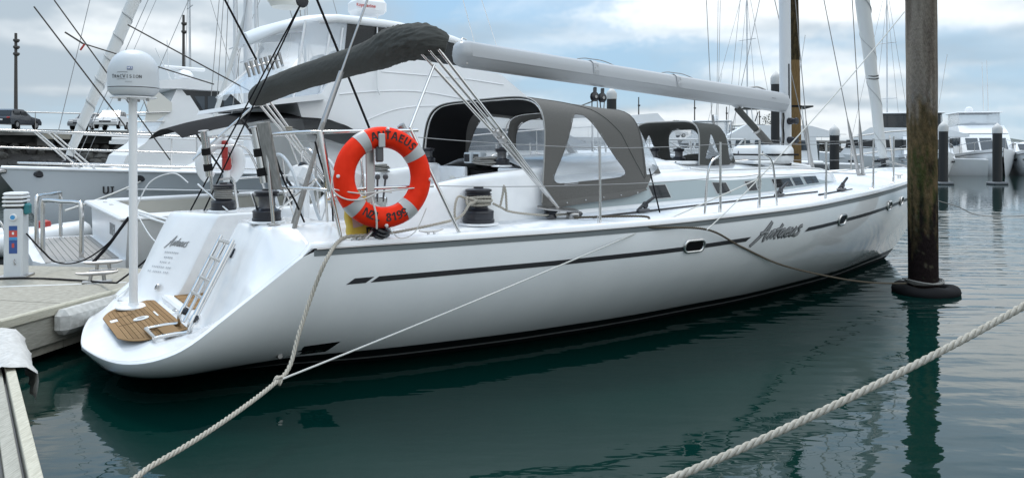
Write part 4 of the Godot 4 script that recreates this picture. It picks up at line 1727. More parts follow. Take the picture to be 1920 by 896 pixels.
	# --- deck gear on the starboard side
	for side in [1.0, -1.0]:
		st = begin()
		var tr := PackedVector3Array()
		for s in stations(2.9, 6.9, 0.25):
			var z := lerpf(1.62, 1.52, (s - 2.9) / 4.0)
			tr.append(Vector3(s, deck_y(s, z) + 0.016, z * side))
		tube(st, tr, 0.011, 4)
		part(y, "sheet_track", st, "black_gloss")
		st = begin()
		tr = PackedVector3Array()
		for s in stations(6.62, 7.7, 0.2): tr.append(Vector3(s, deck_y(s, 1.70) + 0.012, lerpf(1.72, 1.52, (s - 6.62) / 1.1) * side))
		tube(st, tr, 0.013, 4)
		part(y, "short_track", st, "black_gloss")
		for q in [[3.62, 1.61, 0.34], [6.05, 1.545, 0.30], [7.32, 1.60, 0.26]]:
			var b := Vector3(q[0], deck_y(q[0], q[1]) + 0.03, q[1] * side)
			var car := group_node("sheet_car", y)
			st = begin()
			box(st, b, Vector3(0.16, 0.035, 0.06), Basis(), 0.01)
			part(car, "slide", st, "winch_grey")
			st = begin()
			tube(st, [b + Vector3(-0.07, 0.015, 0), b + Vector3(0.0, 0.05, 0), b + Vector3(q[2] * 0.65, 0.15, -0.02 * side)], [0.012, 0.02, 0.016], 8)
			part(car, "arm", st, "black_gloss")
			st = begin()
			lathe(st, [[0.0, -0.014], [0.036, -0.014], [0.04, -0.006], [0.034, 0.0], [0.04, 0.006], [0.036, 0.014], [0.0, 0.014]], b + Vector3(0.03, 0.055, 0), along_y(Vector3(0.15, 0, side)), 14)
			part(car, "sheave", st, "black_gloss")
	# footblock plate abaft the hood
	var fb := group_node("turning_block", y)
	var fo := Vector3(2.60, deck_y(2.6, 1.40) + 0.05, 1.42)
	var FB := Basis(Vector3(0.93, -0.10, 0.35).normalized(), Vector3(0.1, 0.97, 0.20).normalized(), Vector3.ZERO)
	FB.z = FB.x.cross(FB.y).normalized()
	FB.y = FB.z.cross(FB.x).normalized()
	st = begin()
	prism(st, PackedVector2Array([Vector2(-0.22, -0.04), Vector2(-0.20, 0.05), Vector2(-0.12, 0.09), Vector2(0.05, 0.085), Vector2(0.20, 0.06), Vector2(0.22, -0.03), Vector2(0.12, -0.075), Vector2(-0.12, -0.085)]), Transform3D(Basis(FB.x, -FB.z, FB.y), fo + FB.y * 0.045), 0.014)
	part(fb, "cheek_plate", st, "steel_dull")
	for p in [[-0.12, 0.04], [-0.04, 0.045], [-0.13, -0.03], [-0.04, -0.035], [0.05, 0.04], [0.05, -0.03]]:
		st = begin()
		lathe(st, [[0.0, 0.002], [0.014, 0.002]], fo + FB * Vector3(p[0], 0.0595, p[1]), FB, 10)
		part(fb, "rivet", st, "winch_grey")
	st = begin()
	box(st, fo + FB * Vector3(0.17, -0.01, 0.0), Vector3(0.10, 0.09, 0.13), FB, 0.012)
	part(fb, "body", st, "steel_dull")
	st = begin()
	lathe(st, [[0.06, -0.035], [0.075, -0.03], [0.055, 0.0], [0.075, 0.03], [0.06, 0.035]], fo + FB * Vector3(-0.07, 0.0, 0), FB, 16)
	part(fb, "sheave", st, "black_gloss")
	st = begin()
	box(st, Vector3(2.86, deck_y(2.86, 1.45) + 0.03, 1.42), Vector3(0.14, 0.05, 0.08), Basis(Vector3.UP, 0.2), 0.02)
	part(y, "deck_clutch", st, "black_gloss")
	# ratchet block by the quarter
	var rb := group_node("ratchet_block", y)
	var ro := Vector3(0.57, sheer(0.57) + 0.10, 1.61)
	st = begin()
	lathe(st, [[0.0, -0.045], [0.075, -0.045], [0.085, -0.03], [0.07, -0.015], [0.088, 0.0], [0.07, 0.015], [0.085, 0.03], [0.075, 0.045], [0.03, 0.05], [0.0, 0.05]], ro, along_y(Vector3(0.25, 0.85, 0.45)), 20)
	part(rb, "sheave", st, "black_gloss")
	st = begin()
	tube(st, [ro + Vector3(-0.07, 0, 0), ro + Vector3(-0.14, -0.06, 0)], 0.018, 8)
	part(rb, "shackle", st, "steel_dull")
	for k in 3:
		st = begin()
		var so := ro + Vector3(-0.14 - 0.045 * k, -0.07 + 0.01 * (k % 2), 0.0)
		var lp := []
		for i in 12: lp.append(so + Vector3(cos(TAU * i / 12) * 0.032, sin(TAU * i / 12) * (0.012 if k % 2 else 0.028), sin(TAU * i / 12) * (0.028 if k % 2 else 0.008)))
		loop_tube(st, lp, 0.007, 6)
		part(rb, "link", st, "steel_dull")
	# liferaft canister on the coachroof
	var ca := group_node("liferaft", y)
	var co := Vector3(7.62, roof_y(7.6) + 0.13, 0.12)
	st = begin()
	for half in 2:
		var rows := []
		for i in 13:
			var u := float(i) / 12.0
			var w := 0.22 * pow(maxf(1.0 - pow(absf(u * 2.0 - 1.0), 9.0), 0.0), 0.4)
			var row := PackedVector3Array()
			for k in 9:
				var a := PI * k / 8.0
				row.append(co + Vector3(signf(cos(a)) * pow(absf(cos(a)), 0.45) * 0.30 * w / 0.22, (0.012 + pow(sin(a), 0.6) * w * 0.62) * (1 if half == 0 else -1), (u - 0.5) * 0.84))
			rows.append(row)
		grid(st, rows)
	part(ca, "shell", st, "white_plastic")
	st = begin()
	box(st, co, Vector3(0.62, 0.03, 0.85), Basis(), 0.014)
	part(ca, "seal", st, "black_rubber")
	for z in [-0.22, 0.22]:
		st = begin()
		var bp := PackedVector3Array()
		for k in 13:
			var a := PI * k / 12.0
			bp.append(co + Vector3(cos(a) * 0.305, 0.005 + sin(a) * 0.15, z))
		tube(st, bp, 0.009, 5)
		part(ca, "strap", st, "winch_grey")
	for z in [-0.3, 0.3]:
		st = begin()
		box(st, co + Vector3(0, -0.14, z), Vector3(0.5, 0.04, 0.07), Basis(), 0.01)
		part(ca, "chock", st, "black_rubber")
	# lines led aft over the coachroof
	for k in 5:
		st = begin()
		var z := -0.5 + k * 0.25
		var lp := PackedVector3Array()
		for s in stations(5.3, 8.0, 0.3): lp.append(Vector3(s, roof_y(s) + 0.025 - 0.06 * z * z, z * lerpf(1.0, 0.5, (s - 5.3) / 2.7)))
		tube(st, lp, 0.008, 5)
		part(y, "led_line", st, ["rope_blue", "rope_grey", "rope_red", "rope_grey", "rope_black"][k])
	# mushroom vent, dorade
	st = begin()
	lathe(st, [[0.05, 0.0], [0.05, 0.10], [0.075, 0.115], [0.07, 0.135], [0.0, 0.145]], Vector3(5.95, roof_y(5.95) - 0.04, 0.55), Basis(), 16)
	part(y, "deck_vent", st, "black_gloss")
	winch(y, Vector3(5.78, roof_y(5.8) - 0.01, 0.12), 0.6)
	winch(y, Vector3(5.78, roof_y(5.8) - 0.01, -0.35), 0.6)
	# furler drum, anchor gear and mooring cleats forward
	for side in [1.0, -1.0]:
		for q in [[11.4, 0.45], [9.9, 1.0], [1.05, 1.62]]:
			var b := Vector3(q[0], deck_y(q[0], q[1]), q[1] * side)
			st = begin()
			tube(st, [b + Vector3(-0.12, 0.06, 0), b + Vector3(-0.06, 0.05, 0), b + Vector3(0.06, 0.05, 0), b + Vector3(0.12, 0.06, 0)], [0.007, 0.013, 0.013, 0.007], 8)
			tube(st, [b + Vector3(-0.03, 0, 0), b + Vector3(-0.03, 0.05, 0)], 0.012, 8)
			tube(st, [b + Vector3(0.03, 0, 0), b + Vector3(0.03, 0.05, 0)], 0.012, 8)
			part(y, "deck_cleat", st, "steel")

# ---------------------------------------------------------------- mast, boom, stays
func wire(parent: Node, called: String, a: Vector3, b: Vector3, r := 0.005, m := "wire") -> MeshInstance3D:
	var st := begin()
	tube(st, [a, b], r, 6)
	return part(parent, called, st, m)

func up_to(a: Vector3, b: Vector3, y: float) -> Vector3:
	# the line from a through b, carried on to height y
	return a + (b - a) * ((y - a.y) / (b.y - a.y))

func build_rig():
	var y := yacht
	# mast
	var ms := 8.36
	var st := begin()
	var rows := []
	for q in [[1.66, 1.0], [6.0, 1.0], [12.0, 0.95], [18.0, 0.75]]:
		var row := PackedVector3Array()
		for k in 20:
			var a := TAU * k / 20.0
			row.append(Vector3(ms - (q[0] - 1.66) * 0.012 + cos(a) * 0.115 * q[1], q[0], sin(a) * 0.072 * q[1]))
		rows.append(row)
	grid(st, rows, true)
	var mast := part(y, "mast", st, "mast_paint")
	st = begin()
	box(st, Vector3(ms - 0.125, 3.9, 0), Vector3(0.02, 2.3, 0.035), Basis(Vector3(0, 0, 1), 0.012), 0.004)
	part(mast, "sail_track", st, "steel_dull")
	st = begin()
	box(st, Vector3(ms - 0.02, 3.05, 0.071), Vector3(0.035, 0.55, 0.006), Basis(Vector3(0, 0, 1), 0.012), 0.0)
	part(mast, "halyard_slot", st, "black_gloss")
	st = begin()
	lathe(st, [[0.19, 0.0], [0.19, 0.03], [0.15, 0.05], [0.14, 0.12]], Vector3(ms, 1.67, 0), Basis().scaled(Vector3(1, 1, 0.75)), 20)
	part(mast, "collar", st, "steel_dull")
	for k in 2:
		st = begin()
		lathe(st, [[0.055, 0.0], [0.055, 0.06], [0.04, 0.07], [0.04, 0.12], [0.055, 0.13], [0.05, 0.15], [0.0, 0.155]], Vector3(ms - 0.02, 2.12 + 0.3 * k, 0.07), Basis(Vector3.RIGHT, PI / 2), 14)
		part(mast, "mast_winch", st, "winch_black")
	for k in 3:
		st = begin()
		var h := PackedVector3Array()
		for i in 9:
			var t := i / 8.0
			h.append(Vector3(ms - 0.10 - 0.035 * k + 0.01 * sin(i * 1.7 + k), lerpf(1.9, 2.55, t), -0.02 + 0.05 * k))
		tube(st, h, 0.012, 6)
		part(mast, "halyard_tail", st, ["rope_black", "rope_grey", "rope_black"][k])
	# boom: deep section with a ridge along each side
	var a := Vector3(2.345, 3.069, 0)
	var b := Vector3(8.299, 2.709, 0)
	var d := (b - a).normalized()
	var up := Vector3(0, 0, 1).cross(d).normalized()
	var prof := [[-0.055, 0.150], [0.055, 0.150], [0.105, 0.115], [0.125, 0.03], [0.128, -0.028], [0.118, -0.040], [0.075, -0.125], [0.035, -0.150], [-0.035, -0.150], [-0.075, -0.125], [-0.118, -0.040], [-0.128, -0.028], [-0.125, 0.03], [-0.105, 0.115]]
	st = begin()
	rows = []
	for q in [[0.06, 1.0], [0.5, 1.0], [5.0, 1.0], [5.75, 1.0], [5.95, 0.96]]:
		var row := PackedVector3Array()
		for p in prof: row.append(a + d * q[0] + up * p[1] * q[1] + Vector3(0, 0, p[0] * q[1]))
		rows.append(row)
	grid(st, rows.map(func(r): return PackedVector3Array([r[11], r[12], r[13], r[0], r[1], r[2], r[3], r[4]])))
	grid(st, rows.map(func(r): return PackedVector3Array([r[4], r[5]])))
	grid(st, rows.map(func(r): return r.slice(5, 11)))
	grid(st, rows.map(func(r): return PackedVector3Array([r[10], r[11]])))
	fan(st, rows[rows.size() - 1])
	var boom := part(y, "boom", st, "boom_paint")
	st = begin()
	rows = []
	for q in [[0.065, 1.02], [0.02, 1.0], [-0.03, 0.93], [-0.07, 0.78], [-0.09, 0.5], [-0.095, 0.0]]:
		var row := PackedVector3Array()
		for p in prof: row.append(a + d * q[0] + up * p[1] * q[1] + Vector3(0, 0, p[0] * q[1]))
		rows.append(row)
	grid(st, rows, true)
	part(boom, "end_cap", st, "boom_paint")
	st = begin()
	lathe(st, [[0.0, 0.01], [0.012, 0.01], [0.02, 0.0]], a + d * 0.02 - up * 0.11 + Vector3(0, 0, 0.085), Basis(Vector3.RIGHT, PI / 2), 10)
	part(boom, "end_pin", st, "steel_dull")
	steel(boom, "outhaul_shackle", [a - d * 0.02 + up * 0.15, a + d * 0.0 + up * 0.185, a + d * 0.05 + up * 0.17], 0.008)
	for t in [1.92, 3.44]:
		st = begin()
		var strap := PackedVector3Array()
		var o: Vector3 = a + d * t
		var row_a := PackedVector3Array()
		var row_b := PackedVector3Array()
		for p in [[0.1275, -0.02], [0.1300, 0.03], [0.110, 0.118], [0.058, 0.156], [-0.058, 0.156], [-0.110, 0.118], [-0.13, 0.03], [-0.1275, -0.02]]:
			var v: Vector3 = up * p[1] + Vector3(0, 0, p[0])
			row_a.append(o + v * 1.03 - d * 0.045)
			row_b.append(o + v * 1.03 + d * 0.045)
		grid(st, [row_a, row_b], false, false)
		var rr := [row_a, row_b]
		part(boom, "strap", st, "boom_paint")
		for k in 4:
			st = begin()
			lathe(st, [[0.0, 0.005], [0.007, 0.004], [0.008, 0.0]], o + up * (0.0 + 0.03 * k) + Vector3(0, 0, 0.131 - 0.004 * maxi(k - 1, 0)) + d * (0.02 if k % 2 else -0.02), Basis(Vector3.RIGHT, PI / 2), 8)
			part(boom, "bolt", st, "steel_dull")
		steel(boom, "wire_bridle", [o - d * 0.22 + up * 0.162, o - d * 0.1 + up * 0.185, o + up * 0.188, o + d * 0.2 + up * 0.19, o + d * 0.42 + up * 0.155], 0.006, "wire", true)
	st = begin()
	box(st, a + d * 5.55 + up * 0.03 + Vector3(0, 0, 0.127), Vector3(0.10, 0.008, 0.006), Basis(d, up, Vector3(0, 0, 1)))
	part(boom, "maker_mark", st, "letter_grey")
	steel(boom, "reef_lead", [a + d * 5.1 + up * 0.15, a + d * 5.3 + up * 0.185, a + d * 5.5 + up * 0.16], 0.014, "steel_dull", true)
	st = begin()
	box(st, a + d * 5.98 - up * 0.02, Vector3(0.18, 0.22, 0.05), Basis(d, up, Vector3(0, 0, 1)), 0.015)
	part(boom, "gooseneck", st, "steel_dull")
	# mainsheet blocks and falls
	for k in 2:
		var o := a + d * (2.02 + k * 0.13) - up * 0.29
		var blk := group_node("sheet_block", y)
		st = begin()
		lathe(st, [[0.0, -0.028], [0.05, -0.028], [0.062, -0.018], [0.05, 0.0], [0.062, 0.018], [0.05, 0.028], [0.0, 0.028]], o, Basis(Vector3.RIGHT, PI / 2), 16)
		part(blk, "sheave", st, "black_gloss")
		st = begin()
		lathe(st, [[0.0, -0.033], [0.02, -0.033], [0.02, 0.033], [0.0, 0.033]], o, Basis(Vector3.RIGHT, PI / 2), 12)
		part(blk, "hub", st, "steel_dull")
		st = begin()
		box(st, o + up * 0.075, Vector3(0.03, 0.1, 0.06), Basis(d, up, Vector3(0, 0, 1)), 0.01)
		part(blk, "strap", st, "winch_grey")
		wire(y, "mainsheet", o + Vector3(-0.045, 0, 0), Vector3(o.x - 0.06 + 0.1 * k, 1.95, 0.02), 0.007, "rope_black")
		wire(y, "mainsheet", o + Vector3(0.045, 0, 0), Vector3(o.x + 0.08 - 0.1 * k, 1.95, -0.02), 0.007, "rope_grey")
	wire(y, "mainsheet", a + d * 2.2 - up * 0.27, Vector3(3.121, 2.522, -0.4) + Vector3(0.9, -0.1, 0), 0.009, "rope_grey")
	# rigid vang
	var va := Vector3(7.17, 2.591, 0)
	var vb := Vector3(8.069, 1.967, 0)
	var vang := group_node("vang", y)
	st = begin()
	tube(st, [va, va.lerp(vb, 0.52)], 0.048, 14)
	part(vang, "upper_tube", st, "canvas_dark")
	st = begin()
	tube(st, [va.lerp(vb, 0.5), vb], 0.056, 14)
	part(vang, "lower_tube", st, "canvas_grey")
	st = begin()
	tube(st, [va.lerp(vb, 0.485), va.lerp(vb, 0.525)], 0.062, 14)
	part(vang, "collar", st, "steel_dull")
	st = begin()
	box(st, va + Vector3(-0.05, 0.05, 0), Vector3(0.30, 0.07, 0.06), Basis(Vector3(0, 0, 1), -0.35), 0.02)
	part(vang, "bracket", st, "boom_paint")
	steel(vang, "lever", [va.lerp(vb, 0.40) + Vector3(0.02, 0.06, 0.03), va.lerp(vb, 0.42) + Vector3(0.05, 0.16, 0.03), va.lerp(vb, 0.42) + Vector3(0.08, 0.22, 0.03)], 0.008, "black_gloss")
	# furled headsail on the forestay
	var fa := Vector3(11.212, 1.779, 0)
	var fc := Vector3(10.541, 4.586, 0)
	var ft := up_to(fa, fc, 14.0)
	st = begin()
	var fp := PackedVector3Array()
	var fr := []
	for i in 40:
		var t := i / 39.0
		fp.append(fa.lerp(ft, t) + Vector3(0.006 * sin(i * 2.3), 0, 0.006 * cos(i * 1.9)))
		fr.append(curve([0.0, 0.03, 0.15, 0.25, 0.6, 1.0], [0.06, 0.082, 0.105, 0.125, 0.12, 0.05], t) * (1.0 + 0.025 * sin(i * 1.3)))
	tube(st, fp, fr, 14)
	var furl := part(y, "furled_headsail", st, "furl_white")
	st = begin()
	var wp := PackedVector3Array()
	for i in 260:
		var t := i / 259.0 * 0.45
		var ang := i * 0.16
		var k := int(t * 39)
		var rr := curve([0.0, 0.03, 0.15, 0.25, 0.6, 1.0], [0.06, 0.082, 0.105, 0.125, 0.12, 0.05], t) + 0.001
		wp.append(fa.lerp(ft, t) + Vector3(cos(ang) * rr, 0, sin(ang) * rr))
	tube(st, wp, 0.008, 5)
	part(furl, "leech_edge", st, "furl_band")
	for t in [0.118, 0.122]:
		st = begin()
		var lp := []
		for i in 16:
			var aa := TAU * i / 16.0
			lp.append(fa.lerp(ft, t) + Vector3(cos(aa) * 0.10, 0.012 * sin(aa * 2.0), sin(aa) * 0.10))
		loop_tube(st, lp, 0.009, 6)
		part(furl, "lashing", st, "rope_black")
	st = begin()
	lathe(st, [[0.03, -0.12], [0.10, -0.11], [0.10, -0.09], [0.045, -0.08], [0.045, 0.0], [0.10, 0.01], [0.10, 0.03], [0.04, 0.05]], fa, along_y(ft - fa), 16)
	part(furl, "furler_drum", st, "black_gloss")
	wire(y, "forestay", fa, Vector3(12.2, 1.62, 0), 0.02, "steel_dull")
	# shrouds to starboard and port, with turnbuckles
	var foot := Vector3(9.758, 1.5, 0.442)
	for side in [1.0, -1.0]:
		var f := Vector3(foot.x, foot.y, foot.z * side)
		var top := Vector3(ms - 0.1, 12.0, 0.1 * side)
		var mid := Vector3(ms - 0.05, 7.4, 0.95 * side)
		var lo := Vector3(ms - 0.06, 7.2, 0.08 * side)
		var ch := begin()
		box(ch, f + Vector3(0, 0.03, 0), Vector3(0.22, 0.10, 0.03), Basis(), 0.01)
		part(y, "chainplate", ch, "steel_dull")
		for q in [[Vector3(-0.06, 0, 0), lo], [Vector3(0.05, 0, 0), mid]]:
			var o: Vector3 = f + q[0]
			var t: Vector3 = q[1]
			var dirv := (t - o).normalized()
			wire(y, "shroud", o, t, 0.0075, "wire")
			st = begin()
			tube(st, [o, o + dirv * 0.08, o + dirv * 0.75, o + dirv * 1.0], [0.018, 0.030, 0.026, 0.009], 10)
			part(y, "turnbuckle", st, "steel_dull")
		wire(y, "shroud", mid, top, 0.006)
		wire(y, "spreader", Vector3(ms, 7.3, 0), mid, 0.03, "mast_paint")
	# lines between boom and masthead, seen against the sky
	for q in [[Vector3(7.68, 2.409, -0.9), Vector3(7.538, 4.396, -0.9), 0.006], [Vector3(8.155, 2.336, -1.2), Vector3(8.224, 4.519, -1.2), 0.004], [Vector3(8.128, 2.335, -1.2), Vector3(8.169, 4.513, -1.2), 0.004], [Vector3(8.389, 2.412, -1.2), Vector3(8.728, 4.575, -1.2), 0.004], [Vector3(8.351, 2.336, -1.1), Vector3(9.108, 4.601, -1.1), 0.006]]:
		wire(y, "halyard", q[0] + Vector3(0, -0.2, 0), up_to(q[0], q[1], 10.0), q[2], "wire")
	for q in [[Vector3(7.72, 2.366, -0.9), Vector3(7.68, 2.54, -0.9)], [Vector3(8.351, 2.291, -1.1), Vector3(8.406, 2.446, -1.1)]]:
		wire(y, "turnbuckle", q[0], q[1], 0.018, "steel_dull")
	# split backstay with its ram, and runner tails
	var bs := Vector3(0.409, 2.239, 0.75)
	var bt := Vector3(0.841, 3.399, 0.75)
	var stay := group_node("backstay", y)
	wire(stay, "stay", bs, up_to(bs, bt, 16.0), 0.011, "steel_dull")
	wire(stay, "ram", bs - (bt - bs).normalized() * 0.12, bs + (bt - bs).normalized() * 0.50, 0.026, "steel_dull")
	wire(stay, "leg", bs, Vector3(-0.017, 1.278, 1.15), 0.022, "grey_wood")
	wire(stay, "leg", bs + Vector3(0.01, 0, 0), Vector3(-0.013, 1.15, 0.95), 0.014, "grey_wood")
	for q in [Vector3(-0.017, 1.27, 1.15), Vector3(-0.013, 1.14, 0.95)]:
		st = begin()
		tube(st, [q + Vector3(0, 0.02, 0), q + Vector3(-0.03, -0.09, 0)], 0.012, 8)
		part(stay, "shackle", st, "steel_dull")
		st = begin()
		box(st, q + Vector3(-0.045, -0.16, 0.0), Vector3(0.055, 0.20, 0.012), Basis(Vector3(0, 0, 1), -0.30), 0.005)
		part(stay, "chainplate", st, "grey_wood")
	var k1 := Vector3(0.621, 3.544, -0.4)
	for q in [[Vector3(-0.361, 1.297, -1.1), 0.008], [Vector3(-0.277, 1.227, -1), 0.008]]:
		wire(y, "runner_tail", k1, q[0], q[1], "rope_black")
	wire(y, "runner_stay", k1, k1 + (k1 - Vector3(-0.361, 1.297, -1.1)).normalized() * 9.0, 0.009, "wire")
	st = begin()
	lathe(st, [[0.0, -0.03], [0.06, -0.025], [0.07, 0.0], [0.06, 0.025], [0.0, 0.03]], k1, Basis(Vector3.RIGHT, PI / 2), 14)
	part(y, "runner_block", st, "black_gloss")
	var rl := Vector3(1.613, 2.233, -0.9)
	wire(y, "topping_line", rl, up_to(rl, Vector3(0.974, 3.673, -0.9), 9.0), 0.014, "rope_black")
	wire(y, "topping_line", Vector3(0.411, 2.997, -1.3), up_to(Vector3(0.411, 2.997, -1.3), Vector3(0.066, 3.636, -1.3), 9.0), 0.012, "rope_black")
	# twin line from the coachroof to the pulpit and the short line on the sheet car
	wire(y, "sheet_lead", Vector3(3.8, 1.299, 1.68), Vector3(3.641, 1.78, 1.68), 0.008, "rope_black")

# ---------------------------------------------------------------- canvas
func hood_point(u: float, v: float, k: Dictionary) -> Vector3:
	# u from the aft hoop to the windscreen's foot, v over the arch from starboard to port
	var hw := (1.0 - absf(v * 2.0 - 1.0))
	var hq := pow(hw, 2.9) / (pow(hw, 2.9) + pow(1.0 - hw, 2.9))
	var a := PI * 0.5 * hq if v < 0.5 else PI - PI * 0.5 * hq
	var roof: float = k.roof
	var f := clampf((u - roof) / (1.0 - roof), 0.0, 1.0)
	var g := clampf(u / roof, 0.0, 1.0)
	var w: float = lerpf(k.w0, k.w1, g)
	w = lerpf(w, k.w1 - 0.06, f)
	var foot: float = lerpf(k.y0, k.y1, g)
	foot = lerpf(foot, k.y2, f)
	var top: float = lerpf(k.t0, k.t1, g)
	var cz := cos(a)
	var e := 0.34
	var z := w * signf(cz) * pow(absf(cz), e)
	var hh := pow(maxf(sin(a), 0.0), e)
	var s_foot: float = lerpf(k.s0, k.s1, g) + f * 0.05
	var s_top: float = lerpf(k.s0 + k.lean, k.s1 - 0.12, g)
	var yv := foot + (top - foot) * hh
	var s := lerpf(s_foot, s_top, hh)
	if f > 0.0:
		# the screen slopes down and forward, corner posts stay near the hood's sides
		var drop := 1.0 - f
		var bulge := sin(f * PI) * 0.06
		yv = foot + (top - foot) * hh * drop + bulge * hh
		s = lerpf(s, k.s2 - 0.10 * pow(absf(z) / w, 3.0), f * (0.25 + 0.75 * hh))
		z *= lerpf(1.0, 0.93, f * hh)
	return Vector3(s, yv, z)

func inside_poly(p: Vector2, poly: PackedVector2Array) -> bool:
	return Geometry2D.is_point_in_polygon(p, poly)

func hood(parent: Node, k: Dictionary, canvas: String):
	# canvas and clear panels share one surface; every cell belongs to one or the other
	var nu: int = k.nu
	var nv: int = k.nv
	var wins: Array = k.windows
	var sts := [begin()]
	for w in wins: sts.append(begin())
	for s in sts: smooth(s)
	var P := []
	for i in nu + 1:
		var row := PackedVector3Array()
		for j in nv + 1: row.append(hood_point(float(i) / nu, float(j) / nv, k))
		P.append(row)
	for i in nu:
		for j in nv:
			var c := Vector2((i + 0.5) / nu, (j + 0.5) / nv)
			var which := 0
			for n in wins.size():
				if inside_poly(c, wins[n]):
					which = n + 1
			quad(sts[which], P[i][j], P[i + 1][j], P[i + 1][j + 1], P[i][j + 1])
	var o := part(parent, "canvas", sts[0], canvas)
	for n in wins.size():
		part(parent, "clear_panel", sts[n + 1], "clear_vinyl")
		# stitched binding round the panel
		var lp := []
		var poly: PackedVector2Array = wins[n]
		for i in poly.size():
			var a := poly[i]
			var b := poly[(i + 1) % poly.size()]
			var m := maxi(1, int(a.distance_to(b) * 40.0))
			for q in m:
				var t := a.lerp(b, float(q) / m)
				lp.append(hood_point(t.x, t.y, k))
		var st := begin()
		loop_tube(st, lp, k.bind, 5)
		part(parent, "panel_binding", st, canvas)
	return o

func soft_poly(pts: Array, r := 0.25) -> PackedVector2Array:
	# rounded corners
	var out := PackedVector2Array()
	var n := pts.size()
	for i in n:
		var p := Vector2(pts[i][0], pts[i][1])
		var a := Vector2(pts[(i + n - 1) % n][0], pts[(i + n - 1) % n][1])
		var b := Vector2(pts[(i + 1) % n][0], pts[(i + 1) % n][1])
		for k in 6:
			var t := k / 5.0
			var u := p.lerp(a, r)
			var w := p.lerp(b, r)
			out.append(u.lerp(p, t).lerp(p.lerp(w, t), t))
	return out

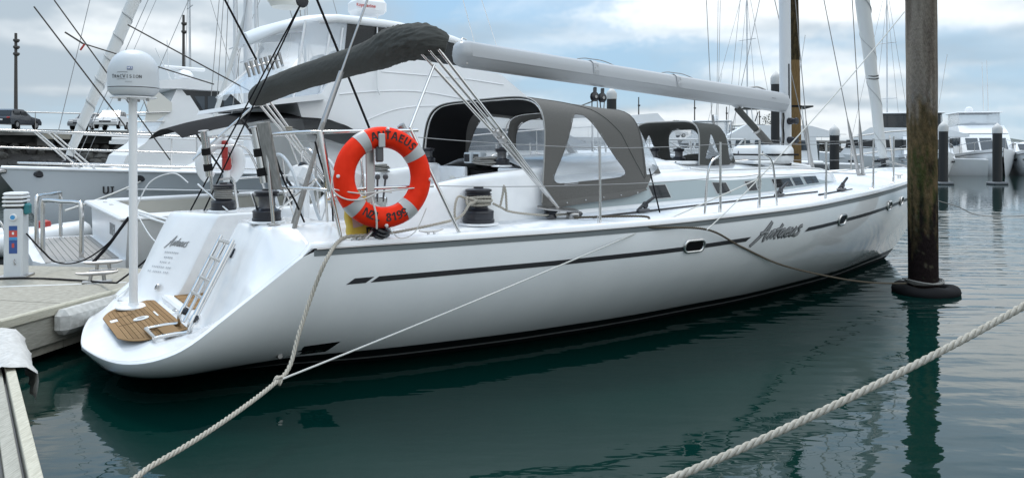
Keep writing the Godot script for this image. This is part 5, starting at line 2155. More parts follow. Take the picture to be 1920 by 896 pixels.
func build_canvas():
	var y := yacht
	# main spray hood
	var k := {"s0": 2.50, "s1": 4.02, "s2": 4.62, "lean": 0.08, "roof": 0.70, "w0": 1.30, "w1": 1.255, "y0": 1.44, "y1": 1.54, "y2": 1.70, "t0": 2.56, "t1": 2.46, "nu": 110, "nv": 150, "bind": 0.006,
		"windows": [
			soft_poly([[0.035, 0.055], [0.22, 0.235], [0.31, 0.235], [0.60, 0.06]], 0.22),
			soft_poly([[0.33, 0.945], [0.33, 0.86], [0.42, 0.735], [0.65, 0.735], [0.65, 0.94]], 0.2),
			soft_poly([[0.725, 0.30], [0.735, 0.36], [0.96, 0.34], [0.965, 0.05], [0.735, 0.06], [0.715, 0.16]], 0.12),
			soft_poly([[0.735, 0.37], [0.735, 0.63], [0.96, 0.63], [0.96, 0.37]], 0.12),
			soft_poly([[0.735, 0.64], [0.725, 0.70], [0.715, 0.84], [0.735, 0.94], [0.965, 0.95], [0.96, 0.66]], 0.12)]}
	var h := group_node("spray_hood", y)
	hood(h, k, "canvas_grey")
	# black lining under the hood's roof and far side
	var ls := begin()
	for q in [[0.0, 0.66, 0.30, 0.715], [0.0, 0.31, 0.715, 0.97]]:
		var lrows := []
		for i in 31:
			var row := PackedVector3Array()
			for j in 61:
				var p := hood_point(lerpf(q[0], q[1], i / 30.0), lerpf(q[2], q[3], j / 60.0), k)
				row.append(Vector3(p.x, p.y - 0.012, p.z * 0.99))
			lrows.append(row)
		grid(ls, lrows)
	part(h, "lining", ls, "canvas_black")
	# skirt below the near side, with press studs
	for side in [0, 1]:
		var st := begin()
		var rows := []
		for i in 33:
			var u := 0.70 * i / 32.0
			var p := hood_point(u, 0.0 if side == 0 else 1.0, k)
			var dn := 0.045 * (1.0 - smoothstep(0.55, 0.7, u)) + 0.02
			var wob := 0.004 * sin(i * 0.9)
			rows.append(PackedVector3Array([p, p + Vector3(0, -dn * 0.5, 0.01 * (1 if side == 0 else -1)), p + Vector3(0.01, -dn, (0.014 + wob) * (1 if side == 0 else -1))]))
		grid(st, rows)
		part(h, "skirt", st, "canvas_grey")
	for i in 5:
		var p := hood_point(0.15 + i * 0.12, 0.0, k)
		var st := begin()
		lathe(st, [[0.0, 0.005], [0.007, 0.004], [0.009, 0.0]], p + Vector3(0, -0.03, 0.016), Basis(Vector3.RIGHT, PI / 2), 8)
		part(h, "press_stud", st, "steel")
	# raised seams where the roof panel joins the sides and the screen
	for q in [[[0.03, 0.31], [0.22, 0.30], [0.40, 0.26], [0.55, 0.19], [0.66, 0.09], [0.70, 0.04]], [[0.03, 0.69], [0.22, 0.70], [0.40, 0.74], [0.55, 0.81], [0.66, 0.91], [0.70, 0.96]], [[0.70, 0.05], [0.70, 0.2], [0.70, 0.35], [0.70, 0.5], [0.70, 0.65], [0.70, 0.8], [0.70, 0.95]]]:
		var sp := []
		for i in q.size() - 1:
			for m in 8:
				var u := lerpf(q[i][0], q[i + 1][0], m / 8.0)
				var v := lerpf(q[i][1], q[i + 1][1], m / 8.0)
				var p := hood_point(u, v, k)
				sp.append(p + Vector3(0, 0.002, 0.002 * signf(p.z)))
		var st := begin()
		tube(st, sp, 0.006, 5)
		part(h, "seam", st, "canvas_grey")
	# hoops inside and the pale edge tape
	for q in [[0.0, "piping", 0.007], [0.012, "steel", 0.013], [0.62, "steel", 0.012]]:
		var st := begin()
		var hp := PackedVector3Array()
		for j in 61:
			var p := hood_point(q[0], j / 60.0, k)
			if q[1] == "steel": p = Vector3(p.x, p.y - 0.02, p.z * 0.985)
			hp.append(p)
		tube(st, hp, q[2], 8)
		part(h, "hoop" if q[1] == "steel" else "edge_tape", st, q[1])
	# small companionway hood farther forward
	var k2 := {"s0": 5.62, "s1": 6.30, "s2": 6.72, "lean": 0.02, "roof": 0.6, "w0": 0.62, "w1": 0.56, "y0": 1.77, "y1": 1.77, "y2": 1.80, "t0": 2.36, "t1": 2.34, "nu": 50, "nv": 80, "bind": 0.005,
		"windows": [
			soft_poly([[0.10, 0.05], [0.26, 0.20], [0.30, 0.20], [0.46, 0.05]], 0.2),
			soft_poly([[0.10, 0.95], [0.26, 0.80], [0.30, 0.80], [0.46, 0.95]], 0.2),
			soft_poly([[0.66, 0.20], [0.68, 0.46], [0.93, 0.46], [0.95, 0.05], [0.68, 0.06]], 0.12),
			soft_poly([[0.68, 0.54], [0.66, 0.80], [0.68, 0.94], [0.95, 0.95], [0.93, 0.54]], 0.12)]}
	var h2 := group_node("companionway_hood", y)
	hood(h2, k2, "canvas_dark")
	var st2 := begin()
	var hp2 := PackedVector3Array()
	for j in 41: hp2.append(hood_point(0.0, j / 40.0, k2))
	tube(st2, hp2, 0.01, 6)
	part(h2, "edge_tape", st2, "piping")

	# rolled bimini on its folded frame
	var bim := group_node("rolled_bimini", y)
	var spine := path([Vector3(1.382, 2.954, 1.32), Vector3(1.224, 3.002, 1.22), Vector3(1.073, 2.995, 1), Vector3(0.963, 2.918, 0.7), Vector3(0.791, 2.834, 0.25), Vector3(0.619, 2.758, -0.25), Vector3(0.459, 2.67, -0.7), Vector3(0.368, 2.591, -1), Vector3(0.311, 2.502, -1.12)], 0.018)
	var st := begin()
	var n := spine.size()
	var fold := FastNoiseLite.new()
	fold.seed = 14
	fold.frequency = 0.9
	fold.fractal_octaves = 3
	var ring := rings_along(spine, 1.0, 72)
	var rows := []
	for i in n:
		var t := float(i) / (n - 1)
		var r := curve([0.0, 0.05, 0.13, 0.22, 0.34, 0.6, 0.85, 0.95, 1.0], [0.085, 0.125, 0.15, 0.16, 0.135, 0.125, 0.12, 0.11, 0.05], t)
		var row := PackedVector3Array()
		for j in 72:
			var dirv: Vector3 = ring[i][j] - spine[i]
			var a := TAU * j / 72.0
			var near := exp(-pow((t - 0.13) / 0.13, 2.0))
			var lump := fold.get_noise_3d(cos(a) * 1.3 + t * 3.0, sin(a) * 1.3, t * 9.0)
			# sharp creases running slantwise round the roll
			var c1 := 1.0 - absf(fold.get_noise_3d(cos(a) * 2.2 + t * 16.0, sin(a) * 2.2 + t * 9.0, 4.0)) * 3.2
			var c2 := 1.0 - absf(fold.get_noise_3d(cos(a) * 3.6 - t * 8.0, sin(a) * 3.6 + t * 26.0, 11.0)) * 3.0
			var crease := pow(maxf(c1, 0.0), 2.0) * (0.03 + 0.07 * near) + pow(maxf(c2, 0.0), 2.0) * (0.016 + 0.035 * near)
			var drape := 1.0 + 0.16 * maxf(-dirv.y, 0.0)
			row.append(spine[i] + dirv * r * (0.97 + lump * (0.035 + 0.12 * near) + crease) * drape)
		rows.append(row)
	grid(st, rows, true)
	fan(st, rows[0])
	fan(st, rows[n - 1])
	part(bim, "canvas_roll", st, "canvas_dark")
	# frame tubes down to their hinge on the near side and on the far side
	var hinge := Vector3(2.66, 1.36, 1.40)
	for q in [Vector3(1.091, 2.942, 1.22), Vector3(1.181, 2.921, 1.3), Vector3(1.269, 2.902, 1.36)]:
		steel(bim, "frame_tube", [q, q.lerp(hinge, 0.5) + Vector3(0, 0.02, 0), hinge], 0.015)
	var fh := Vector3(1.392, 1.343, -1.2)
	for q in [Vector3(0.34, 2.537, -1.1), Vector3(0.426, 2.543, -1.15), Vector3(0.513, 2.549, -1.2)]:
		steel(bim, "frame_tube", [q, fh], 0.015)
	for t in [0.50, 0.54]:
		var c := Vector3(1.181, 2.921, 1.3).lerp(hinge, t)
		st = begin()
		box(st, c, Vector3(0.07, 0.05, 0.10), Basis(Vector3(0, 0, 1), -0.9), 0.012)
		part(bim, "clamp", st, "steel_dull")
	steel(bim, "strut", [Vector3(1.247, 2.758, 1.32), Vector3(0.86, 2.17, 1.58)], 0.0125)
	steel(bim, "strut", [Vector3(0.348, 2.499, -1.05), Vector3(-0.285, 1.868, -1.25)], 0.0125)
	st = begin()
	var tie := PackedVector3Array()
	for i in 40: tie.append(Vector3(0.738, 2.207, -1.16) + Vector3(sin(i * 0.8) * 0.035, 0.03 * sin(i * 0.21), cos(i * 0.8) * 0.035))
	tube(st, tie, 0.007, 5)
	part(bim, "lashing", st, "rope_white")

# ---------------------------------------------------------------- ropes, lifebuoy, piles
func yw(v: Vector3) -> Vector3:
	return yacht.transform * v

func yws(a: Array) -> PackedVector3Array:
	var out := PackedVector3Array()
	for v in a: out.append(yw(v))
	return out

func rope_thing(called: String, label: String, pts: PackedVector3Array, r: float, m: String, group := "", laid := true, lay := 0.0) -> MeshInstance3D:
	# its node sits at the line's first point
	var st := begin()
	var loc := PackedVector3Array()
	for p in pts: loc.append(p - pts[0])
	if laid: rope(st, loc, r, lay)
	else: tube(st, loc, r, 6)
	var o := part(self, called, st, m)
	o.position = pts[0]
	tag(o, label, "rope", group)
	return o

func build_lifebuoy():
	var c := Vector3(0.575, 1.755, 1.655)
	var t := thing_beside("lifebuoy", "orange ring lifebuoy with silver bands hanging on the stern rail", "lifebuoy", c)
	var n := Vector3(-0.10, 0.06, 1.0).normalized()
	var X := Vector3.UP.cross(n).normalized()
	var U := n.cross(X)
	var R := 0.334
	var ra := 0.088
	var rb := 0.075
	var ringp := func(th: float, ph: float, grow: float): return c + (X * cos(th) + U * sin(th)) * (R + cos(ph) * (ra + grow)) + n * sin(ph) * (rb + grow)
	var st := begin()
	var rows := []
	for i in 65:
		var th := TAU * i / 64.0
		var row := PackedVector3Array()
		for j in 24: row.append(ringp.call(th, TAU * j / 24.0, 0.0))
		rows.append(row)
	rows[64] = rows[0]
	grid(st, rows, true)
	part(t, "ring", st, "buoy_orange")
	for a in [121.0, 35.0, 222.0, 307.0]:
		st = begin()
		rows = []
		for i in 6:
			var th := deg_to_rad(a + (i - 2.5) * 2.9)
			var row := PackedVector3Array()
			for j in 24: row.append(ringp.call(th, TAU * j / 24.0, 0.0025))
			rows.append(row)
		grid(st, rows, true)
		part(t, "reflective_band", st, "tape_silver")
	var word := "ANTAEUS"
	for i in word.length():
		var th := deg_to_rad(106.0 - i * 9.9)
		var rad := (X * cos(th) + U * sin(th))
		var B := Basis(rad.cross(n).normalized() * -1.0, rad, n)
		B.x = B.y.cross(B.z)
		text(t, "lettering", word[i], 0.068, Transform3D(B, -shifts[t] + c + rad * (R + 0.012) + n * (rb - 0.001)), "ink")
	word = "NZL 8199"
	for i in word.length():
		if word[i] == " ": continue
		var th := deg_to_rad(239.0 + i * 8.4)
		var rad := (X * cos(th) + U * sin(th))
		var B := Basis(Vector3.ZERO, -rad, n)
		B.x = B.y.cross(B.z)
		text(t, "lettering", word[i], 0.068, Transform3D(B, -shifts[t] + c + rad * (R - 0.002) + n * (rb - 0.001)), "ink")
	# grab line
	st = begin()
	var gp := PackedVector3Array()
	for q in [[172.0, 0.10, 0.05], [190.0, 0.125, 0.06], [205.0, 0.06, 0.085], [220.0, -0.06, 0.09], [245.0, -0.20, 0.08], [290.0, -0.20, 0.07]]:
		var th := deg_to_rad(q[0])
		gp.append(c + (X * cos(th) + U * sin(th)) * (R + q[1]) + n * q[2])
	tube(st, path(gp, 0.03), 0.006, 6)
	part(t, "grab_line", st, "rope_thin")
	st = begin()
	tube(st, path([c - X * 0.42 - U * 0.09 + n * 0.03, c - X * 0.25 - U * 0.125 + n * 0.085, c - X * 0.05 - U * 0.12 + n * 0.02, c + X * 0.2 - U * 0.10 + n * 0.05, c + X * 0.4 - U * 0.09 + n * 0.03], 0.04), 0.006, 6)
	part(t, "grab_line", st, "rope_thin")
	st = begin()
	tube(st, path([c - X * 0.12 - U * 0.16 + n * 0.05, c - X * 0.10 - U * 0.30 + n * 0.09, c - X * 0.085 - U * 0.42 + n * 0.06], 0.04), 0.008, 6)
	part(t, "grab_line", st, "rope_thin")
	st = begin()
	tube(st, path([c + X * 0.02 - U * 0.42 + n * 0.05, c + X * 0.12 - U * 0.51 + n * 0.05, c + X * 0.26 - U * 0.46 + n * 0.04, c + X * 0.37 - U * 0.27 + n * 0.03], 0.04), 0.004, 6)
	part(t, "grab_line", st, "rope_thin")
	for a in [178.0, -4.0, 270.0, 86.0]:
		st = begin()
		var th := deg_to_rad(a)
		var p := c + (X * cos(th) + U * sin(th)) * (R + ra * 0.72) + n * rb * 0.72
		lathe(st, [[0.0, 0.02], [0.012, 0.018], [0.016, 0.0], [0.01, -0.02]], p, along_y(n + (X * cos(th) + U * sin(th)) * 0.5), 10)
		part(t, "rope_eye", st, "white_plastic")
	# bracket that carries it
	st = begin()
	box(st, c - X * 0.035 + U * 0.30 + n * 0.085, Vector3(0.055, 0.115, 0.02), Basis(X, U, n), 0.006)
	var br := part(t, "bracket", st, "tape_silver")
	st = begin()
	box(st, c - X * 0.045 + U * 0.19 + n * 0.045, Vector3(0.06, 0.13, 0.05), Basis(X, U, n), 0.01)
	part(t, "bracket_foot", st, "winch_grey")
	st = begin()
	box(st, c - X * 0.10 + U * 0.02 - n * 0.04, Vector3(0.07, 0.46, 0.012), Basis(X, U, n), 0.004)
	part(t, "back_plate", st, "steel_dull")

func build_pile(called: String, label: String, at: Vector3, r: float, tall: float, group: String, lean := Vector3.ZERO, sd := 1, weather := 1.0) -> Node3D:
	var t := thing(called, label, "pile", at, 0.0, group)
	var nz := FastNoiseLite.new()
	nz.seed = sd
	nz.frequency = 1.4
	nz.fractal_octaves = 4
	var rows := []
	var cols := []
	var nr := 150
	for i in nr + 1:
		var y := -0.5 + (tall + 0.5) * i / nr
		var row := PackedVector3Array()
		var col := []
		for j in 40:
			var a := TAU * j / 40.0
			var x := cos(a)
			var z := sin(a)
			var grain := nz.get_noise_3d(x * 4.0, y * 0.5, z * 4.0) - 0.9 * pow(maxf(1.0 - absf(nz.get_noise_3d(x * 5.0 + 9.0, y * 0.22, z * 5.0)) * 5.0, 0.0), 2.0)
			var rr := r * (1.0 + 0.035 * nz.get_noise_3d(x * 0.7, y * 0.35, z * 0.7) + 0.025 * grain + 0.02 * sin(y * 1.4 + sd))
			# a knot
			var kd := Vector2((y - 1.72) * 6.0, (wrapf(a - 1.45, -PI, PI)) * 2.2).length()
			rr *= 1.0 - 0.10 * exp(-kd * kd * 3.0) * weather
			row.append(Vector3(x * rr, y, z * rr) + lean * (y / tall))
			# stains: weathered grey above, a ragged tide mark, brown and green growth, black below
			var m := nz.get_noise_3d(x * 1.3 + 20.0, y * 1.1, z * 1.3)
			var f := nz.get_noise_3d(x * 5.0, y * 2.5, z * 5.0 + 7.0)
			var g := nz.get_noise_3d(x * 7.0, y * 0.45, z * 7.0 + 3.0)
			var grey := Color(0.205, 0.178, 0.148).lerp(Color(0.110, 0.094, 0.078), clampf(0.5 + g * 1.5 + m * 0.4, 0.0, 1.0))
			var brown := Color(0.115, 0.082, 0.043).lerp(Color(0.050, 0.040, 0.022), clampf(0.5 + f * 1.4, 0.0, 1.0))
			var green := Color(0.042, 0.052, 0.018)
			var black := Color(0.013, 0.011, 0.009)
			var c: Color = grey
			c = c.lerp(Color(0.20, 0.19, 0.175), 0.6 * smoothstep(0.1, 0.35, f) * exp(-pow((y - 2.72) / 0.16, 2.0)))
			c = c.lerp(brown, smoothstep(0.0, 0.22, 2.62 + m * 0.35 + f * 0.16 - y))
			c = c.lerp(green, 0.8 * smoothstep(0.05, 0.4, f + m * 0.5 + 0.10) * smoothstep(0.0, 0.3, 2.15 - y))
			c = c.lerp(black, smoothstep(0.0, 0.6, 1.35 + m * 0.8 + f * 0.25 - y))
			c = c.lerp(black, exp(-kd * kd * 2.0) * 0.85 * weather)
			c = c.lerp(Color(0.10, 0.09, 0.06), 0.6 * smoothstep(0.42, 0.55, nz.get_noise_3d(x * 3.0 + 60.0, y * 3.0, z * 3.0)) * smoothstep(0.0, 0.3, 1.3 - y))
			col.append(c)
		rows.append(row)
		cols.append(col)
	var st := begin()
	smooth(st)
	for i in nr:
		for j in 40:
			var k := (j + 1) % 40
			for q in [[i, j], [i + 1, j], [i + 1, k], [i, j], [i + 1, k], [i, k]]:
				st.set_color(cols[q[0]][q[1]])
				st.add_vertex(rows[q[0]][q[1]])
	flat(st)
	var top: PackedVector3Array = rows[nr]
	for j in 40:
		for v in [top[j], lean + Vector3(0, tall, 0), top[(j + 1) % 40]]:
			st.set_color(Color(0.05, 0.048, 0.045))
			st.add_vertex(v)
	if not M.has("pile_stained"):
		var m := mat("pile_stained", Color.WHITE, 0.85)
		m.metallic_specular = 0.2
		m.albedo_color = Color.WHITE
		m.vertex_color_use_as_albedo = true
		m.normal_enabled = true
		m.normal_texture = bump_tex(91, 0.04, 8.0)
		m.normal_scale = 0.8
		m.uv1_triplanar = true
		m.uv1_scale = Vector3(3.0, 0.5, 3.0)
	part(t, "trunk", st, "pile_stained")
	return t

func build_loose_things():
	build_lifebuoy()
	# yellow rescue bag behind the buoy
	var bag := thing_beside("rescue_bag", "yellow rescue bag with black lettering strapped behind the orange lifebuoy", "bag", Vector3(0.47, 1.24, 1.47))
	var bo := Vector3(0.47, 1.24, 1.47)
	var st := begin()
	var rows := []
	for i in 9:
		var v := i / 8.0
		var row := PackedVector3Array()
		for p in round_rect(0.26 - 0.04 * v, 0.10 - 0.03 * absf(v - 0.4), 0.03, 4):
			row.append(bo + Vector3(p.x - 0.06 * v, 0.02 + 0.33 * v, p.y) + Vector3(0.006 * sin(i * 2.0 + p.x * 20.0), 0, 0.005 * sin(i * 1.7 + p.x * 30.0)))
		rows.append(row)
	grid(st, rows, true)
	fan(st, rows[8])
	part(bag, "cover", st, "yellow_bag")
	st = begin()
	box(st, bo + Vector3(-0.075, 0.20, 0.053), Vector3(0.085, 0.20, 0.004), Basis(Vector3(0, 0, 1), 0.14), 0.0)
	part(bag, "faded_panel", st, "pale_pink")
	var tb := Basis(Vector3(0, 0, 1), -PI / 2 + 0.10)
	text(bag, "lettering", "GUE", 0.085, Transform3D(tb, Vector3(0.045, 0.16, 0.056)), "ink")

	# stern line
	var q := path(yws([Vector3(0.62, 1.27, 1.60), Vector3(0.42, 1.275, 1.60), Vector3(0.24, 1.26, 1.585)]) + PackedVector3Array([Vector3(-1.419, 1.152, -5.88), Vector3(-1.503, 0.906, -5.78), Vector3(-1.559, 0.644, -5.62), Vector3(-1.584, 0.439, -5.45), Vector3(-1.629, 0.389, -5.22), Vector3(-1.715, 0.349, -4.85), Vector3(-1.821, 0.318, -4.45), Vector3(-1.919, 0.308, -4.1), Vector3(-1.99, 0.319, -3.8), Vector3(-2.32, 0.515, -3.35)]), 0.05)
	rope_thing("mooring_line", "thick white laid rope running from the stern quarter down to the walkway", q, 0.0165, "rope_white", "mooring lines")
	var knot := Vector3(-1.617, 0.394, -5.3)
	st = begin()
	for k in 3:
		var lp := []
		for i in 14:
			var a := TAU * i / 14.0
			lp.append(Vector3(-0.01 + 0.012 * k, 0, 0) + Vector3(cos(a) * 0.012, sin(a) * 0.026, cos(a * 2.0 + k) * 0.02))
		loop_tube(st, lp, 0.007, 6)
	# spring line from the knot to the gate, then up to the pile
	var gate := yw(Vector3(4.90, 1.66, 2.11))
	var sp := sag(knot, gate, 0.03, 30)
	var o := rope_thing("spring_line", "thin white line from the stern rope's knot to the midship gate stanchion", sp, 0.0075, "rope_thin", "thin white lines", true, 0.05)
	var kn := part(o, "knot", st, "rope_white")
	var up := sag(gate, Vector3(5.341, 3.848, -10.45), 0.04, 24)
	rope_thing("pile_line", "thin white line from the gate stanchion up to the timber pile's head", up, 0.0075, "rope_thin", "thin white lines", true, 0.05)
	rope_thing("tie_line", "short thin white line from the gate stanchion to the brown rope", sag(gate, Vector3(1.934, 1.186, -7.62), 0.01, 10), 0.006, "rope_thin", "thin white lines", true, 0.05)
	st = begin()
	for k in 4:
		var lp := []
		for i in 14:
			var a := TAU * i / 14.0
			lp.append(Vector3(cos(a) * 0.02, -0.03 * k + 0.035 * sin(a), 0.018 * sin(a + k)))
		loop_tube(st, lp, 0.006, 6)
	var hk := part(self, "rope_hitch", st, "rope_thin")
	hk.position = gate
	tag(hk, "bundle of white hitches tied on the gate stanchion", "knot")
	# brown rope from the deck to the pile's foot
	var br := path(yws([Vector3(2.72, 1.30, 1.55), Vector3(3.0, 1.32, 1.85), Vector3(3.25, 1.315, 2.06)]) + PackedVector3Array([Vector3(1.312, 1.238, -7.42), Vector3(1.939, 1.187, -7.66), Vector3(2.43, 0.954, -8.15), Vector3(3.1, 0.657, -8.8), Vector3(4.061, 0.376, -9.6), Vector3(4.763, 0.228, -10.1), Vector3(5.363, 0.159, -10.45)]), 0.06)
	rope_thing("brown_mooring_line", "slack brown rope from the deck block down to the pile's foot", br, 0.0115, "rope_brown", "mooring lines")
	# rope close to the camera
	rope_thing("foreground_rope", "thick pale laid rope crossing the lower right corner", path(PackedVector3Array([Vector3(-0.62, 0.93, -1.46), Vector3(-0.2, 1.055, -1.6)]) + sag(Vector3(0.193, 1.182, -1.74), Vector3(1.456, 1.66, -2), 0.028, 40) + PackedVector3Array([Vector3(2.0, 1.90, -2.2), Vector3(3.2, 2.52, -2.6), Vector3(4.4, 3.22, -3.0)]), 0.03), 0.0096, "rope_white", "mooring lines")
	# far line beyond the pile
	rope_thing("slack_line", "thin grey line drooping over the water right of the pile", path([Vector3(7.989, 1.135, -16), Vector3(9.785, 0.727, -17), Vector3(11.11, 0.402, -18), Vector3(14.286, 0.266, -20)], 0.3), 0.010, "rope_grey", "", false)

	# turns of white rope on the big winch and its tail aft
	var wc := Vector3(1.76, deck_y(1.76, 1.25), 1.27)
	st = begin()
	var turns := PackedVector3Array()
	for i in 145:
		var a := i * TAU / 24.0
		var rr := 0.103 + 0.010 * sin(i * 0.31) + (0.02 if i > 96 else 0.0)
		var hh: float = 0.185 + (i if i < 97 else 97 - (i - 97) * 1.6) * 0.00085 + 0.006 * sin(i * 0.5)
		turns.append(wc + Vector3(cos(a) * rr, hh, sin(a) * rr))
	rope(st, turns, 0.0145)
	var wr := part(self, "winch_rope", st, "rope_white")
	wr.transform = yacht.transform
	tag(wr, "turns of thick white rope wound on the large black winch", "rope")
	var tail := path([wc + Vector3(-0.08, 0.24, 0.10), wc + Vector3(-0.20, 0.21, 0.16), wc + Vector3(-0.33, 0.10, 0.20), wc + Vector3(-0.60, 0.055, 0.25), Vector3(0.75, 1.275, 1.52), Vector3(0.45, 1.27, 1.55)], 0.04)
	rope_thing("winch_tail", "white rope tail led aft from the black winch to the quarter", yws(Array(tail)), 0.013, "rope_white")
	var knotp := path([wc + Vector3(-0.12, 0.22, 0.11), wc + Vector3(-0.20, 0.27, 0.12), wc + Vector3(-0.22, 0.20, 0.16), wc + Vector3(-0.14, 0.24, 0.17), wc + Vector3(-0.20, 0.26, 0.10), wc + Vector3(-0.30, 0.28, 0.12), wc + Vector3(-0.36, 0.18, 0.16), wc + Vector3(-0.38, 0.04, 0.2)], 0.03)
	rope_thing("rope_bight", "short white rope loop hanging aft of the black winch", yws(Array(knotp)), 0.012, "rope_white")
	var fwd := path([wc + Vector3(0.10, 0.20, 0.10), wc + Vector3(0.17, 0.16, 0.14), wc + Vector3(0.30, 0.11, 0.14), Vector3(2.45, 1.33, 1.42), Vector3(2.80, 1.33, 1.45)], 0.04)
	rope_thing("winch_lead", "white rope leading forward from the black winch to the turning block", yws(Array(fwd)), 0.012, "rope_white")
	var eye := path([wc + Vector3(0.16, 0.18, 0.14), wc + Vector3(0.19, 0.30, 0.14), wc + Vector3(0.20, 0.37, 0.14), wc + Vector3(0.215, 0.30, 0.15), wc + Vector3(0.22, 0.12, 0.16)], 0.03)
	rope_thing("upright_bight", "white rope bight standing upright beside the black winch", yws(Array(eye)), 0.012, "rope_white")
	# hanks of sheet on the coamings
	hank("rope_hank", "grey brown hank of sheet ropes lying on the near coaming", Vector3(2.28, 1.82, 0.62), 0.19, 14, "rope_grey", 3)
	hank("rope_hank", "heap of grey sheet ropes on the far cockpit coaming", Vector3(1.75, 1.72, -0.95), 0.17, 14, "rope_grey", 5)
	# horseshoe buoy with a red light on the far pushpit
	horseshoe()
	# flag staff roll
	var fs := thing_beside("danbuoy", "red topped danbuoy tube with black grips leaning inside the stern rail", "danbuoy", Vector3(0.98, 1.7, 1.45))
	st = begin()
	tube(st, [Vector3(0.84, 2.20, 1.45), Vector3(0.97, 1.98, 1.45)], 0.034, 12)
	part(fs, "cap", st, "steel_dull")
	st = begin()
	tube(st, [Vector3(0.845, 2.19, 1.447), Vector3(0.93, 2.045, 1.447)], 0.0352, 12)
	part(fs, "band", st, "red")
	st = begin()
	tube(st, [Vector3(0.97, 1.98, 1.45), Vector3(1.10, 1.70, 1.45)], 0.030, 12)
	part(fs, "tube", st, "black_gloss")
	for k in 2:
		var a := Vector3(0.97, 1.98, 1.45).lerp(Vector3(1.10, 1.70, 1.45), 0.25 + 0.3 * k)
		st = begin()
		tube(st, [a, a + Vector3(0.012, -0.026, 0)], 0.0315, 12)
		part(fs, "reflector", st, "white_plastic")

	# the timber pile with its floating collar
	var pile := build_pile("timber_pile", "tall weathered timber pile with dark wet foot standing right of the bow", Vector3(5.70, 0, -10.64), 0.192, 4.06, "", Vector3(-0.03, 0, 0), 3)
	st = begin()
	lathe(st, [[0.0, 0.0], [0.2, 0.0], [0.2, 0.025], [0.0, 0.03]], Vector3(-0.03, 4.055, 0), Basis(), 24)
	part(pile, "cap", st, "black_rubber")
	var ringt := thing("pile_collar", "black floating rubber collar round the timber pile's foot", "collar", Vector3(5.71, 0.03, -10.62))
	st = begin()
	rows = []
	for i in 41:
		var th := TAU * i / 40.0
		var row := PackedVector3Array()
		for j in 14:
			var ph := TAU * j / 14.0
			var R := 0.325 + 0.02 * sin(th * 3.0 + 1.0)
			row.append(Vector3(cos(th) * (R + cos(ph) * 0.105), sin(ph) * (0.085 + 0.01 * sin(th * 5.0)), sin(th) * (R + cos(ph) * 0.105)))
		rows.append(row)
	rows[40] = rows[0]
	grid(st, rows, true)
	part(ringt, "tube", st, "black_rubber")
	st = begin()
	for k in 3:
		var lp := []
		for i in 26:
			var a := TAU * i / 26.0
			lp.append(Vector3(cos(a) * (0.215 + 0.02 * k), 0.115 + 0.015 * sin(a * 2.0 + k) + 0.012 * k, sin(a) * (0.215 + 0.02 * k)))
		loop_tube(st, lp, 0.012, 6)
	var pl := part(self, "pile_lashing", st, "rope_grey")
	pl.position = Vector3(5.70, 0.03, -10.64)
	tag(pl, "loops of old rope lashed round the timber pile's foot", "rope")

func hank(called: String, label: String, at: Vector3, r: float, n: int, m: String, sd: int):
	var g := RandomNumberGenerator.new()
	g.seed = sd
	var pts := PackedVector3Array()
	for i in n * 12:
		var a := i * TAU / 12.0
		var w := r * (0.72 + 0.30 * sin(i * 0.13) * cos(i * 0.031))
		pts.append(Vector3(cos(a) * w * 0.75 + g.randf_range(-0.01, 0.01), 0.015 + 0.00028 * i + 0.022 * sin(a * 0.5 + i * 0.07), sin(a) * w + g.randf_range(-0.01, 0.01)))
	var st := begin()
	tube(st, path(pts, 0.05), 0.0085, 5)
	var o := part(self, called, st, m)
	o.transform = Transform3D(yacht.transform.basis, yw(at))
	tag(o, label, "rope", "hanks of rope in the cockpit")

func horseshoe():
	var base := Vector3(0.05, 1.62, -1.42)
	var t := thing_beside("horseshoe_buoy", "white horseshoe buoy with a red light on the far stern rail", "lifebuoy", base)
	var pts := []
	for i in 19:
		var a := deg_to_rad(-55.0 + i * (290.0 / 18.0))
		pts.append(base + Vector3(-cos(a) * 0.20, 0.22 + sin(a) * 0.22, 0.0))
	var st := begin()
	tube(st, path(pts, 0.04), 0.075, 12)
	part(t, "float", st, "boat_white")
	st = begin()
	box(st, base + Vector3(0.02, 0.36, 0.09), Vector3(0.06, 0.20, 0.06), Basis(), 0.01)
	part(t, "light_clip", st, "red")
	st = begin()
	box(st, base + Vector3(0.04, 0.20, 0.09), Vector3(0.09, 0.14, 0.08), Basis(), 0.015)
	part(t, "light_body", st, "red")
	st = begin()
	lathe(st, [[0.035, -0.1], [0.035, 0.0], [0.02, 0.03], [0.0, 0.03]], base + Vector3(0.04, 0.10, 0.09), Basis(), 12)
	part(t, "light_lens", st, "white_plastic")

# ---------------------------------------------------------------- neighbours and the harbour behind
func slab(st: SurfaceTool, prof: Array, z0: float, z1: float, taper := 0.0, y0 := 1.0):
	# side profile (Vector3 with x and y used) carried across from z0 to z1, drawn in with height
	flat(st)
	var n := prof.size()
	var near := PackedVector3Array()
	var far := PackedVector3Array()
	var s := signf(z1 - z0)
	for p in prof:
		var d := maxf(p.y - y0, 0.0) * taper
		near.append(Vector3(p.x, p.y, z0 + s * d))
		far.append(Vector3(p.x, p.y, z1 - s * d))
	var flat2 := PackedVector2Array()
	for p in prof: flat2.append(Vector2(p.x, p.y))
	var idx := Geometry2D.triangulate_polygon(flat2)
	for i in range(0, idx.size(), 3):
		tri(st, near[idx[i]], near[idx[i + 1]], near[idx[i + 2]])
		tri(st, far[idx[i]], far[idx[i + 2]], far[idx[i + 1]])
	for i in n:
		var k := (i + 1) % n
		quad(st, near[i], far[i], far[k], near[k])

